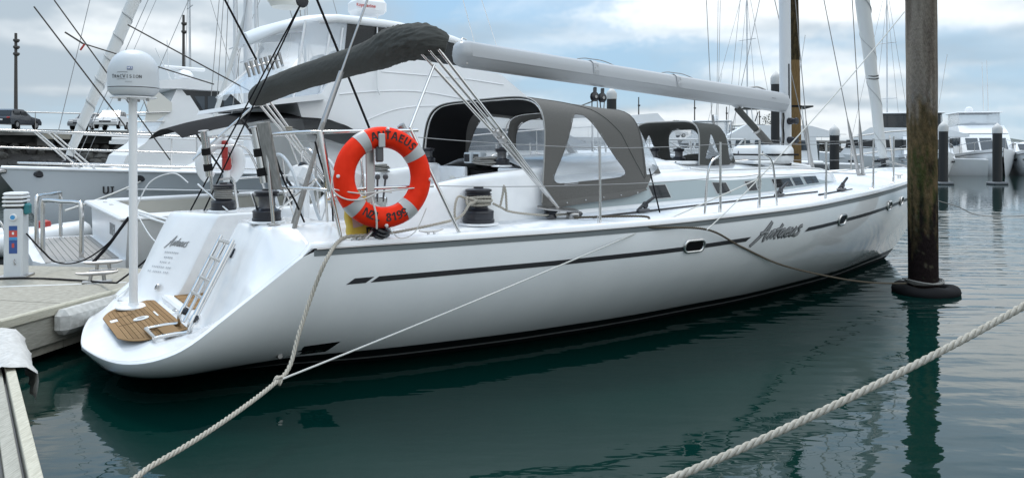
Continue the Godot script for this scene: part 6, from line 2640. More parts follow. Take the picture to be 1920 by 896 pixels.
func sheet(st: SurfaceTool, prof: Array, z: float, taper := 0.0, y0 := 1.0, thick := 0.02):
	slab(st, prof, z, z - thick, taper, y0)

func loft_hull(st: SurfaceTool, ss: Array, half: Callable, top: Callable, low: Callable, zc: float, fullness := 0.55, rows_n := 8):
	for side in [1.0, -1.0]:
		var rows := []
		for s in ss:
			var row := PackedVector3Array()
			for j in rows_n + 1:
				var v := float(j) / rows_n
				var y := lerpf(low.call(s), top.call(s), v)
				row.append(Vector3(s, y, zc + side * half.call(s) * pow(lerpf(0.25, 1.0, v), fullness)))
			rows.append(row)
		if side < 0: rows.reverse()
		grid(st, rows)

func flat_deck(st: SurfaceTool, ss: Array, half: Callable, top: Callable, zc: float):
	var rows := []
	for s in ss:
		var row := PackedVector3Array()
		for j in 7: row.append(Vector3(s, top.call(s) + 0.05 * (1.0 - pow(j / 3.0 - 1.0, 2.0)), zc + lerpf(half.call(s), -half.call(s), j / 6.0)))
		rows.append(row)
	grid(st, rows)

func sportfisher():
	var base := Vector3(4.5, 0, -5.65)
	var t := thing_beside("sport_cruiser", "large white sport cruiser with enclosed flybridge moored behind the yacht", "motor yacht", base)
	var zc := -5.65
	var half := func(s): return curve([-0.55, 2.0, 5.0, 8.0, 10.5, 11.6], [1.95, 2.1, 2.1, 1.7, 0.75, 0.02], s)
	var top := func(s): return curve([-0.55, 2.6, 3.3, 5.0, 8.0, 11.6], [1.05, 1.12, 1.45, 1.68, 1.88, 2.1], s)
	var low := func(s): return curve([-0.55, 8.0, 10.5, 11.6], [-0.3, -0.35, 0.1, 1.9], s)
	var ss := stations(-0.55, 11.6, 0.3)
	var st := begin()
	loft_hull(st, ss, half, top, low, zc, 0.3)
	flat(st)
	quad(st, Vector3(-0.55, -0.3, zc + 1.5), Vector3(-0.55, 1.05, zc + 1.95), Vector3(-0.55, 1.05, zc - 1.95), Vector3(-0.55, -0.3, zc - 1.5))
	var hull := part(t, "hull", st, "boat_white")
	st = begin()
	flat_deck(st, stations(2.8, 11.6, 0.3), half, top, zc)
	part(t, "deck", st, "boat_white")
	# cockpit: side coamings, transom cap, sole
	st = begin()
	box(st, Vector3(-0.43, 1.06, zc), Vector3(0.46, 0.07, 3.95), Basis(), 0.025)
	part(t, "transom_cap", st, "boat_white")
	for side in [1.0, -1.0]:
		st = begin()
		box(st, Vector3(1.25, 1.10, zc + side * 1.88), Vector3(3.1, 0.06, 0.42), Basis(Vector3(0, 0, 1), 0.015), 0.02)
		part(t, "coaming_cap", st, "boat_white")
		st = begin()
		box(st, Vector3(1.25, 0.8, zc + side * 1.72), Vector3(3.0, 0.55, 0.06), Basis(), 0.01)
		part(t, "coaming_liner", st, "boat_cream")
	st = begin()
	box(st, Vector3(1.2, 0.52, zc), Vector3(3.4, 0.05, 3.5))
	part(t, "cockpit_sole", st, "boat_cream")
	for z in [-1.2, -0.5]:
		st = begin()
		box(st, Vector3(-0.43, 1.097, zc + z), Vector3(0.05, 0.012, 0.16), Basis(), 0.004)
		part(t, "cap_latch", st, "steel_dull")
	# transom lettering, partly hidden by the dome's pole
	text(t, "lettering", "INFI", 0.17, Transform3D(Basis(Vector3(0, 0, 1), Vector3.UP, Vector3(-1, 0, 0)), Vector3(-0.556, 0.80, zc + 0.55) - base), "letter_grey", true, true)
	# swim platform with greyed planks and staple rails
	st = begin()
	var outline := PackedVector2Array()
	for p in [[-0.55, -7.5], [-1.25, -7.5], [-1.48, -7.3], [-1.58, -6.9], [-1.58, -4.5], [-1.50, -4.2], [-1.30, -4.0], [-0.55, -3.9]]: outline.append(Vector2(p[0], p[1]))
	prism(st, outline, Transform3D(Basis(Vector3(1, 0, 0), Vector3(0, 0, 1), Vector3(0, -1, 0)), Vector3(0, 0.50, 0)), 0.20)
	part(t, "swim_platform", st, "boat_white")
	for k in 11:
		st = begin()
		box(st, Vector3(-0.64 - k * 0.078, 0.506, -5.7), Vector3(0.070, 0.014, 3.2 - 0.03 * maxf(k - 7, 0.0)), Basis(), 0.003)
		part(t, "plank", st, "grey_teak")
	var feet := [[Vector3(-1.41, 0.51, -5.318), Vector3(-1.022, 0.51, -4.397)], [Vector3(-1.424, 0.51, -6.437), Vector3(-1.029, 0.51, -7.376)]]
	for f in feet:
		var a: Vector3 = f[0]
		var b: Vector3 = f[1]
		var h := Vector3(0, 0.74, 0)
		steel(t, "staple_rail", [a, a + h * 0.9, a.lerp(b, 0.10) + h, a.lerp(b, 0.5) + h, a.lerp(b, 0.90) + h, b + h * 0.9, b], 0.03, "steel", true)
	# deckhouse and flybridge moulding
	st = begin()
	slab(st, [Vector3(2.239, 1.515, -4.1), Vector3(1.897, 2.699, -4.1), Vector3(2.274, 2.846, -4.1), Vector3(2.592, 3.292, -4.1), Vector3(3.051, 3.433, -4.1), Vector3(3.481, 3.514, -4.1), Vector3(4.133, 3.504, -4.1), Vector3(4.824, 3.446, -4.1), Vector3(5.735, 3.356, -4.1), Vector3(6.465, 2.874, -4.1), Vector3(7.307, 2.28, -4.1), Vector3(7.784, 1.44, -4.1)], -4.1, -7.2, 0.06, 1.4)
	var house := part(t, "deckhouse", st, "boat_white")
	# moulded crease lines along the house side
	for q in [[Vector3(3.336, 3.267, -4.1), Vector3(4.133, 3.249, -4.1), Vector3(4.879, 3.233, -4.1), Vector3(5.794, 3.163, -4.1)], [Vector3(2.592, 2.859, -4.1), Vector3(3.336, 2.941, -4.1), Vector3(4.133, 2.957, -4.1), Vector3(5.214, 2.83, -4.1)], [Vector3(3.051, 2.452, -4.1), Vector3(3.53, 2.63, -4.1), Vector3(4.133, 2.72, -4.1), Vector3(4.99, 2.728, -4.1)]]:
		st = begin()
		var pts := []
		for k in q: pts.append(Vector3(k.x, k.y, -4.1 - maxf(k.y - 1.4, 0.0) * 0.06 + 0.004))
		tube(st, path(pts, 0.2), 0.011, 6)
		part(house, "crease", st, "boat_white")
	st = begin()
	slab(st, [Vector3(1.121, 2.599, -4.05), Vector3(1.152, 2.672, -4.05), Vector3(2.22, 2.841, -4.05), Vector3(2.324, 2.761, -4.05)], -4.0, -7.3, 0.0)
	part(t, "flybridge_overhang", st, "boat_white")
	# hardtop, rounded in plan at its after end
	st = begin()
	var a0 := Vector3(1.491, 3.873, -4.3)
	var rows := []
	for i in 15:
		var u := i / 14.0
		var s := lerpf(a0.x, Vector3(5.342, 3.767, -4.3).x, u)
		var yy := curve([0.0, 0.12, 0.30, 0.5, 0.75, 0.93, 1.0], [3.80, 4.00, 4.13, 4.12, 4.02, 3.90, 3.72], u)
		var w := 1.42 * pow(1.0 - pow(1.0 - clampf(u / 0.35, 0.0, 1.0), 2.4), 0.42) * lerpf(1.0, 0.92, clampf((u - 0.8) / 0.2, 0.0, 1.0))
		w = maxf(w, 0.25)
		var row := PackedVector3Array()
		for p in [[1.0, -0.10], [1.0, -0.02], [0.96, 0.03], [0.6, 0.10], [0.0, 0.13], [-0.6, 0.10], [-0.96, 0.03], [-1.0, -0.02], [-1.0, -0.10], [-0.9, -0.11], [0.0, -0.06], [0.9, -0.11]]:
			row.append(Vector3(s, yy + p[1], zc + w * p[0]))
		rows.append(row)
	grid(st, rows, true)
	fan(st, rows[0])
	fan(st, rows[14])
	part(t, "hardtop", st, "boat_white")
	# clear and smoked curtains of the flybridge
	st = begin()
	sheet(st, [Vector3(2.702, 3.351, -4.3), Vector3(2.785, 4.043, -4.3), Vector3(3.237, 4.05, -4.3), Vector3(4.138, 4.021, -4.3), Vector3(4.912, 3.917, -4.3), Vector3(5.159, 3.629, -4.3), Vector3(4.979, 3.463, -4.3), Vector3(3.579, 3.531, -4.3)], -4.3, 0.0)
	part(t, "dark_curtain", st, "smoked_vinyl")
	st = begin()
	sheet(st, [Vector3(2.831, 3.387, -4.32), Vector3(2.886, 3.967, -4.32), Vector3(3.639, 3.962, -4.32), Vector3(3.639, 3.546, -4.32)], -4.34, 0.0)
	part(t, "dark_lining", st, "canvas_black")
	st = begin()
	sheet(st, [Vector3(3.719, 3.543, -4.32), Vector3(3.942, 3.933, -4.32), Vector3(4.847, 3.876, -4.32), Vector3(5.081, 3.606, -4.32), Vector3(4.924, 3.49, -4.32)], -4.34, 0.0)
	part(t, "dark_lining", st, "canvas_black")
	st = begin()
	sheet(st, [Vector3(1.866, 2.724, -4.3), Vector3(2.054, 4.008, -4.3), Vector3(2.767, 4.058, -4.3), Vector3(2.693, 3.342, -4.3), Vector3(2.369, 2.861, -4.3)], -4.3, 0.0)
	part(t, "side_curtain", st, "clear_vinyl_hazy")
	# after curtain: bowed sheet
	st = begin()
	rows = []
	for i in 11:
		var v := i / 10.0
		var ang := (v - 0.5) * 2.0
		var bow := 0.45 * (1.0 - ang * ang)
		rows.append(PackedVector3Array([Vector3(2.0 - bow - 0.45, 2.86, zc + 1.36 * ang), Vector3(1.95 - bow * 0.6, 3.4, zc + 1.32 * ang), Vector3(2.25 - bow * 0.8, 3.86 + 0.06 * bow, zc + 1.3 * ang)]))
	grid(st, rows)
	part(t, "aft_curtain", st, "clear_vinyl_hazy")
	for q in [[Vector3(1.862, 2.724, -4.29), Vector3(2.067, 4.008, -4.29)], [Vector3(2.312, 2.858, -4.29), Vector3(2.472, 3.858, -4.29)], [Vector3(2.634, 3.527, -4.29), Vector3(2.689, 3.946, -4.29)]]:
		steel(t, "curtain_frame", q, 0.018, "boat_white")
	# helm seats and gear seen through the curtains
	for q in [[3.2, 0.4], [3.2, -0.5]]:
		st = begin()
		box(st, Vector3(q[0], 3.05, zc + q[1]), Vector3(0.5, 0.55, 0.55), Basis(), 0.08)
		box(st, Vector3(q[0] - 0.22, 3.4, zc + q[1]), Vector3(0.14, 0.6, 0.55), Basis(), 0.05)
		part(t, "helm_seat", st, "boat_cream")
	st = begin()
	box(st, Vector3(4.4, 3.15, zc), Vector3(0.5, 0.7, 2.2), Basis(), 0.08)
	part(t, "helm_console", st, "boat_white")
	# rod holders
	steel(t, "rod_bar", [Vector3(1.247, 3.229, -4.6), Vector3(1.771, 3.396, -4.6)], 0.015)
	for k in 8:
		var b: Vector3 = Vector3(1.264, 3.197, -4.6).lerp(Vector3(1.78, 3.388, -4.6), k / 7.0)
		st = begin()
		tube(st, [b + Vector3(0.03, -0.10, 0), b + Vector3(-0.035, 0.12, 0)], [0.022, 0.026], 8)
		part(t, "rod_holder", st, "steel_dull")
	# radars on the hardtop
	st = begin()
	lathe(st, [[0.0, 0.0], [0.28, 0.0], [0.36, 0.12], [0.36, 0.25], [0.28, 0.40], [0.0, 0.48]], Vector3(2.24, 4.423, -5.6), Basis(), 24)
	part(t, "satellite_dome", st, "boat_cream")
	st = begin()
	box(st, Vector3(3.439, 4.478, -5) + Vector3(0, -0.02, 0), Vector3(0.56, 0.26, 0.5), Basis(), 0.06)
	var radar := part(t, "radar", st, "boat_white")
	var rm := text(radar, "lettering", "Raymarine", 0.05, Transform3D(Basis(), Vector3(3.302, 4.442, -4.74)), "sign_red")
	for q in [[Vector3(5.405, 3.971, -4.6), Vector3(5.162, 4.717, -4.6)], [Vector3(6.577, 4.089, -5.6), Vector3(6.213, 4.99, -5.6)]]:
		wire(t, "whip_aerial", q[0] + (q[0] - q[1]) * 0.3, up_to(q[0], q[1], 7.5), 0.008, "white_plastic")
	steel(t, "aerial_mount", [Vector3(3.305, 4.242, -4.3), Vector3(3.221, 2.982, -4.12), Vector3(3.259, 2.868, -4.1)], 0.012, "white_plastic")
	# outrigger poles swept aft over the cockpit, one with a red tip
	for q in [[Vector3(-0.35, 2.251, -5), Vector3(-1.537, 3.953, -5)], [Vector3(0.491, 1.794, -6.4), Vector3(-1.193, 4.3, -6.4)], [Vector3(1.1, 3.07, -6), Vector3(-0.869, 3.616, -6)], [Vector3(1.487, 2.912, -5.2), Vector3(-0.335, 3.839, -5.2)]]:
		wire(t, "outrigger", q[0], q[1], 0.011, "pole_brown")
	wire(t, "outrigger_tip", Vector3(-0.811, 3.588, -6), Vector3(-1.082, 3.762, -6), 0.014, "pole_brown")
	wire(t, "outrigger_flag", Vector3(-0.821, 3.593, -5.98), Vector3(-0.878, 3.499, -5.98), 0.016, "red")
	# black cockpit awning
	st = begin()
	rows = []
	for i in 15:
		var u := i / 14.0
		var s := lerpf(0.25, 3.0, u)
		var yy := curve([0.0, 0.2, 0.5, 0.75, 0.92, 1.0], [2.30, 2.46, 2.60, 2.58, 2.42, 2.22], u)
		var row := PackedVector3Array()
		for j in 11:
			var v := j / 5.0 - 1.0
			row.append(Vector3(s, yy - 0.16 * v * v, zc + v * 1.75 * lerpf(0.75, 1.0, clampf(u * 3.0, 0.0, 1.0))))
		rows.append(row)
	grid(st, rows)
	part(t, "awning", st, "canvas_black")
	st = begin()
	rows = []
	for i in 9:
		var u := 0.35 + 0.65 * i / 8.0
		var s := lerpf(0.25, 3.0, u)
		var yy := curve([0.0, 0.2, 0.5, 0.75, 0.92, 1.0], [2.30, 2.46, 2.60, 2.58, 2.42, 2.22], u) - 0.16
		rows.append(PackedVector3Array([Vector3(s, yy, zc + 1.75), Vector3(s, lerpf(yy, 1.95, clampf((u - 0.35) * 1.6, 0.0, 1.0)), zc + 1.76)]))
	grid(st, rows)
	part(t, "awning_side", st, "smoked_vinyl")
	for q in [[Vector3(1.0, 2.42, zc + 1.65), Vector3(1.9, 1.14, zc + 1.8)], [Vector3(2.2, 2.45, zc + 1.68), Vector3(1.9, 1.14, zc + 1.8)], [Vector3(1.0, 2.42, zc - 1.65), Vector3(1.9, 1.14, zc - 1.8)]]:
		steel(t, "awning_pole", q, 0.02, "black_gloss")
	# saloon bulkhead with dark door, rails forward
	st = begin()
	box(st, Vector3(3.05, 1.45, zc), Vector3(0.06, 1.7, 3.0))
	part(t, "saloon_bulkhead", st, "boat_cream")
	st = begin()
	box(st, Vector3(3.0, 1.5, zc + 0.2), Vector3(0.04, 1.3, 1.1))
	part(t, "saloon_door", st, "window_glass")
	st = begin()
	sheet(st, [Vector3(4.2, 1.95, 0), Vector3(4.5, 2.35, 0), Vector3(7.0, 2.35, 0), Vector3(8.0, 1.95, 0)], -4.06, 0.0)
	part(t, "saloon_window", st, "window_glass_blue")
	var rail := PackedVector3Array()
	for s in stations(4.4, 11.4, 0.5): rail.append(Vector3(s, top.call(s) + 0.55, zc + half.call(s) - 0.1))
	steel(t, "bow_rail", rail, 0.014)
	for s in stations(4.6, 11.0, 0.9): steel(t, "rail_post", [Vector3(s, top.call(s), zc + half.call(s) - 0.08), Vector3(s, top.call(s) + 0.55, zc + half.call(s) - 0.1)], 0.011)

func grey_sailboat():
	var zc := -10.7
	var base := Vector3(3.0, 0, zc)
	var t := thing_beside("grey_sailing_boat", "grey hulled sailing boat with bow rails pointing left behind the cruiser's stern", "sailing boat", base)
	var half := func(s): return curve([-1.78, -1.2, 0.2, 2.5, 6.0, 9.5], [0.02, 0.35, 0.95, 1.55, 1.75, 1.5], s)
	var top := func(s): return curve([-1.78, 2.0, 6.0, 9.5], [1.60, 1.46, 1.34, 1.32], s)
	var low := func(s): return curve([-1.78, -1.4, -0.6, 3.0, 9.5], [1.45, 0.9, -0.1, -0.4, -0.2], s)
	var ss := stations(-1.78, 9.5, 0.22)
	var st := begin()
	loft_hull(st, ss, half, top, low, zc, 0.5)
	var hull := part(t, "hull", st, "boat_grey")
	st = begin()
	flat_deck(st, ss, half, top, zc)
	part(t, "deck", st, "boat_white")
	st = begin()
	var pts := PackedVector3Array()
	for s in ss: pts.append(Vector3(s, top.call(s) + 0.01, zc + half.call(s) + 0.01))
	tube(st, pts, 0.028, 6)
	part(hull, "gunwale", st, "boat_white")
	st = begin()
	pts = PackedVector3Array()
	for s in stations(0.3, 8.0, 0.3): pts.append(Vector3(s, top.call(s) - 0.36, zc + half.call(s) * 0.965 + 0.02))
	tube(st, pts, 0.022, 6)
	part(hull, "rubbing_strake", st, "boat_white")
	for q in [[-1.15, 0.10, 0.06], [0.55, 0.14, 0.16]]:
		st = begin()
		lathe(st, [[0.0, 0.02], [0.05, 0.02], [0.07, 0.0]], Vector3(q[0], top.call(q[0]) - q[1], zc + half.call(q[0]) * 0.985), Basis(Vector3.RIGHT, PI / 2).scaled(Vector3(1.6, 1, 1)), 12)
		part(hull, "fairlead", st, "black_gloss")
	text(hull, "lettering", "UI", 0.15, Transform3D(Basis(Vector3.UP, -0.25), Vector3(0.0, 1.14, zc + half.call(0.0) * 0.93 + 0.01)), "ink")
	# pulpit and guard rails
	for side in [1.0, -1.0]:
		var z := func(s): return zc + side * (half.call(s) * 0.9 + 0.06)
		for q in [[0.72, -2.45], [0.38, -2.25], [0.08, -1.5]]:
			var p := PackedVector3Array()
			for s in stations(q[1], 6.0, 0.5): p.append(Vector3(s, top.call(maxf(s, -1.78)) + q[0] + 0.03, z.call(maxf(s, -1.5))))
			steel(t, "guard_rail", p, 0.02)
		for s in [-0.9, -0.65, 1.6, 3.4, 5.2]:
			steel(t, "rail_post", [Vector3(s + (0.45 if s < 0 else 0.0), top.call(s), z.call(s)), Vector3(s - (0.3 if s < 0 else 0.0), top.call(s) + 0.75, z.call(maxf(s - 0.3, -1.5)))], 0.018)
	# anchor on the bow roller
	st = begin()
	box(st, Vector3(-1.95, 1.52, zc), Vector3(0.55, 0.10, 0.18), Basis(Vector3(0, 0, 1), 0.1), 0.03)
	part(t, "bow_roller", st, "steel_dull")
	st = begin()
	var rows := []
	for i in 7:
		var u := i / 6.0
		var w := 0.20 * sin(PI * (0.15 + 0.8 * u))
		rows.append(PackedVector3Array([Vector3(-2.10 - 0.42 * u, 1.50 - 0.26 * u + 0.12 * sin(u * PI), zc + w), Vector3(-2.12 - 0.42 * u, 1.40 - 0.26 * u, zc), Vector3(-2.10 - 0.42 * u, 1.50 - 0.26 * u + 0.12 * sin(u * PI), zc - w)]))
	grid(st, rows)
	part(t, "anchor", st, "steel")
	# coachroof, windows, furled headsail, mast
	st = begin()
	slab(st, [Vector3(1.6, 1.45, 0), Vector3(2.2, 1.75, 0), Vector3(6.5, 1.85, 0), Vector3(6.8, 1.35, 0)], zc + 0.95, zc - 0.95, 0.3, 1.4)
	part(t, "coachroof", st, "boat_white")
	var fa := Vector3(-0.613, 1.835, -10.7)
	var ft := up_to(fa, Vector3(0.602, 5.174, -10.7), 15.0)
	st = begin()
	var fp := PackedVector3Array()
	var fr := []
	for i in 30:
		fp.append(fa.lerp(ft, i / 29.0))
		fr.append(curve([0.0, 0.05, 0.3, 0.5, 1.0], [0.07, 0.10, 0.13, 0.13, 0.05], i / 29.0))
	tube(st, fp, fr, 12)
	var furl := part(t, "furled_headsail", st, "furl_white")
	st = begin()
	var sp := PackedVector3Array()
	for i in 300:
		var u := i / 299.0 * 0.6
		var r := curve([0.0, 0.05, 0.3, 0.5, 1.0], [0.07, 0.10, 0.13, 0.13, 0.05], u) + 0.002
		sp.append(fa.lerp(ft, u) + Vector3(cos(i * 0.35) * r, 0, sin(i * 0.35) * r))
	tube(st, sp, 0.022, 4)
	part(furl, "dark_edge", st, "furl_band")
	st = begin()
	lathe(st, [[0.06, -0.15], [0.13, -0.14], [0.13, -0.10], [0.06, -0.08], [0.06, 0.04]], fa, Basis(), 14)
	part(furl, "furler_drum", st, "black_gloss")
	var mb := Vector3(3.015, 3.453, -10.7)
	st = begin()
	tube(st, [Vector3(mb.x, 1.7, zc), Vector3(mb.x, 16.0, zc)], 0.10, 12)
	var mast := part(t, "mast", st, "mast_paint")
	steel(t, "spreader", [Vector3(mb.x, 4.05, zc - 0.6), Vector3(mb.x, 4.05, zc), Vector3(mb.x, 4.05, zc + 0.6)], 0.02, "mast_paint")
	for q in [[Vector3(2.473, 2.441, -10.2), Vector3(2.962, 5.419, -10.6)], [Vector3(-0.839, 2.206, -10.6), Vector3(-0.236, 5.082, -10.7)], [Vector3(2.36, 2.945, -10.9), Vector3(2.514, 5.416, -10.9)], [Vector3(2.242, 3.186, -10.9), Vector3(2.419, 5.406, -10.9)]]:
		wire(t, "stay", q[0], up_to(q[0], q[1], 14.0), 0.008, "wire")
	# grey shroud tube crossing in front of the other yachts
	wire(t, "furled_staysail", Vector3(2.161, 2.183, -10.9), up_to(Vector3(2.161, 2.183, -10.9), Vector3(3.122, 5.483, -10.9), 12.0), 0.055, "furl_white")
	# mooring line from the hawse to the pontoon
	rope_thing("neighbour_line", "pale mooring line from the grey hull's hawse down to the pontoon", sag(yw(Vector3(0.55, 1.31, zc + half.call(0.55) * 0.985 + 0.03)), Vector3(-7.573, 0.936, -13), 0.03, 12), 0.02, "rope_thin", "", false)

func left_cruiser():
	var zc := -17.5
	var zn := -15.8
	var base := Vector3(6.0, 0, zc)
	var t := thing_beside("flybridge_cruiser", "white flybridge motor cruiser with dark slanted windows left of the black awning", "motor yacht", base)
	var half := func(s): return curve([1.0, 4.0, 9.0, 13.5], [1.7, 1.9, 1.7, 0.05], s)
	var top := func(s): return curve([1.0, 6.0, 13.5], [1.4, 1.6, 2.2], s)
	var low := func(s): return curve([1.0, 10.0, 13.5], [-0.3, -0.3, 1.8], s)
	var st := begin()
	loft_hull(st, stations(1.0, 13.5, 0.4), half, top, low, zc, 0.3)
	part(t, "hull", st, "boat_white")
	st = begin()
	flat_deck(st, stations(1.0, 13.5, 0.4), half, top, zc)
	part(t, "deck", st, "boat_white")
	st = begin()
	slab(st, [Vector3(0.93, 1.015, -15.8), Vector3(1.205, 1.781, -15.8), Vector3(1.686, 2.133, -15.8), Vector3(2.069, 2.627, -15.8), Vector3(2.291, 3.157, -15.8), Vector3(2.516, 3.678, -15.8), Vector3(2.715, 3.748, -15.8), Vector3(3.178, 2.984, -15.8), Vector3(4.573, 3.004, -15.8), Vector3(5.375, 2.439, -15.8), Vector3(6.039, 0.877, -15.8)], zn, zc - 1.7, 0.05, 1.5)
	part(t, "deckhouse", st, "boat_white")
	st = begin()
	slab(st, [Vector3(1.876, 3.799, -15.8), Vector3(2.069, 3.897, -15.8), Vector3(2.916, 3.986, -15.8), Vector3(3.878, 3.958, -15.8), Vector3(4.354, 3.759, -15.8), Vector3(4.385, 3.666, -15.8), Vector3(3.954, 3.647, -15.8), Vector3(2.629, 3.683, -15.8), Vector3(2.069, 3.658, -15.8)], zn, zc - 1.7, 0.0)
	part(t, "hardtop", st, "boat_white")
	st = begin()
	sheet(st, [Vector3(2.658, 3.654, -15.8), Vector3(3.954, 3.647, -15.8), Vector3(4.339, 3.283, -15.8), Vector3(4.448, 3.017, -15.8), Vector3(3.178, 2.984, -15.8)], zn - 0.10, 0.0, 1.0, 0.03)
	var w := part(t, "window_band", st, "window_glass")
	for pr in [[Vector3(2.988, 3.485, -15.8), Vector3(3.266, 3.495, -15.8), Vector3(3.266, 3.064, -15.8), Vector3(3.236, 3.063, -15.8)], [Vector3(3.354, 3.499, -15.8), Vector3(3.682, 3.511, -15.8), Vector3(3.682, 3.044, -15.8), Vector3(3.354, 3.035, -15.8)], [Vector3(3.803, 3.516, -15.8), Vector3(4.046, 3.494, -15.8), Vector3(4.199, 3.121, -15.8), Vector3(3.803, 3.047, -15.8)]]:
		st = begin()
		sheet(st, pr, zn - 0.085, 0.0, 1.0, 0.02)
		part(w, "pane", st, "window_glass_blue")
	st = begin()
	box(st, Vector3(2.882, 4.058, -16.8) + Vector3(0, 0.30, 0), Vector3(1.35, 0.10, 0.14), Basis(Vector3.UP, 0.3), 0.03)
	var rad := part(t, "radar", st, "boat_white")
	st = begin()
	lathe(st, [[0.0, 0.0], [0.26, 0.0], [0.28, 0.1], [0.20, 0.22], [0.06, 0.26], [0.06, 0.3]], Vector3(2.882, 4.058, -16.8), Basis(), 16)
	part(rad, "pedestal", st, "boat_white")
	# after wing, rails and stair
	st = begin()
	sheet(st, [Vector3(1.767, 3.556, -15.8), Vector3(1.958, 3.624, -15.8), Vector3(2.375, 3.28, -15.8), Vector3(2.375, 3.039, -15.8), Vector3(1.931, 2.729, -15.8), Vector3(1.686, 2.769, -15.8)], zn - 0.05, 0.0, 1.0, 0.06)
	part(t, "side_wing", st, "boat_cream")
	for pr in [[Vector3(1.258, 2.95, -15.8), Vector3(2.319, 3.008, -15.8)], [Vector3(1.258, 2.716, -15.8), Vector3(2.179, 2.734, -15.8)], [Vector3(1.258, 2.424, -15.8), Vector3(2.013, 2.433, -15.8)]]:
		steel(t, "flybridge_rail", pr, 0.022)
	for q in [[Vector3(1.284, 2.98, -15.8), Vector3(1.284, 2.219, -15.8)], [Vector3(1.551, 3.576, -15.8), Vector3(1.767, 2.963, -15.8)]]: steel(t, "rail_post", q, 0.022)
	for q in [[Vector3(2.426, 3.966, -16.5), Vector3(2.369, 5.122, -16.5)], [Vector3(2.484, 3.969, -16.5), Vector3(2.055, 4.867, -16.5)]]: wire(t, "whip_aerial", q[0], q[1], 0.012, "white_plastic")

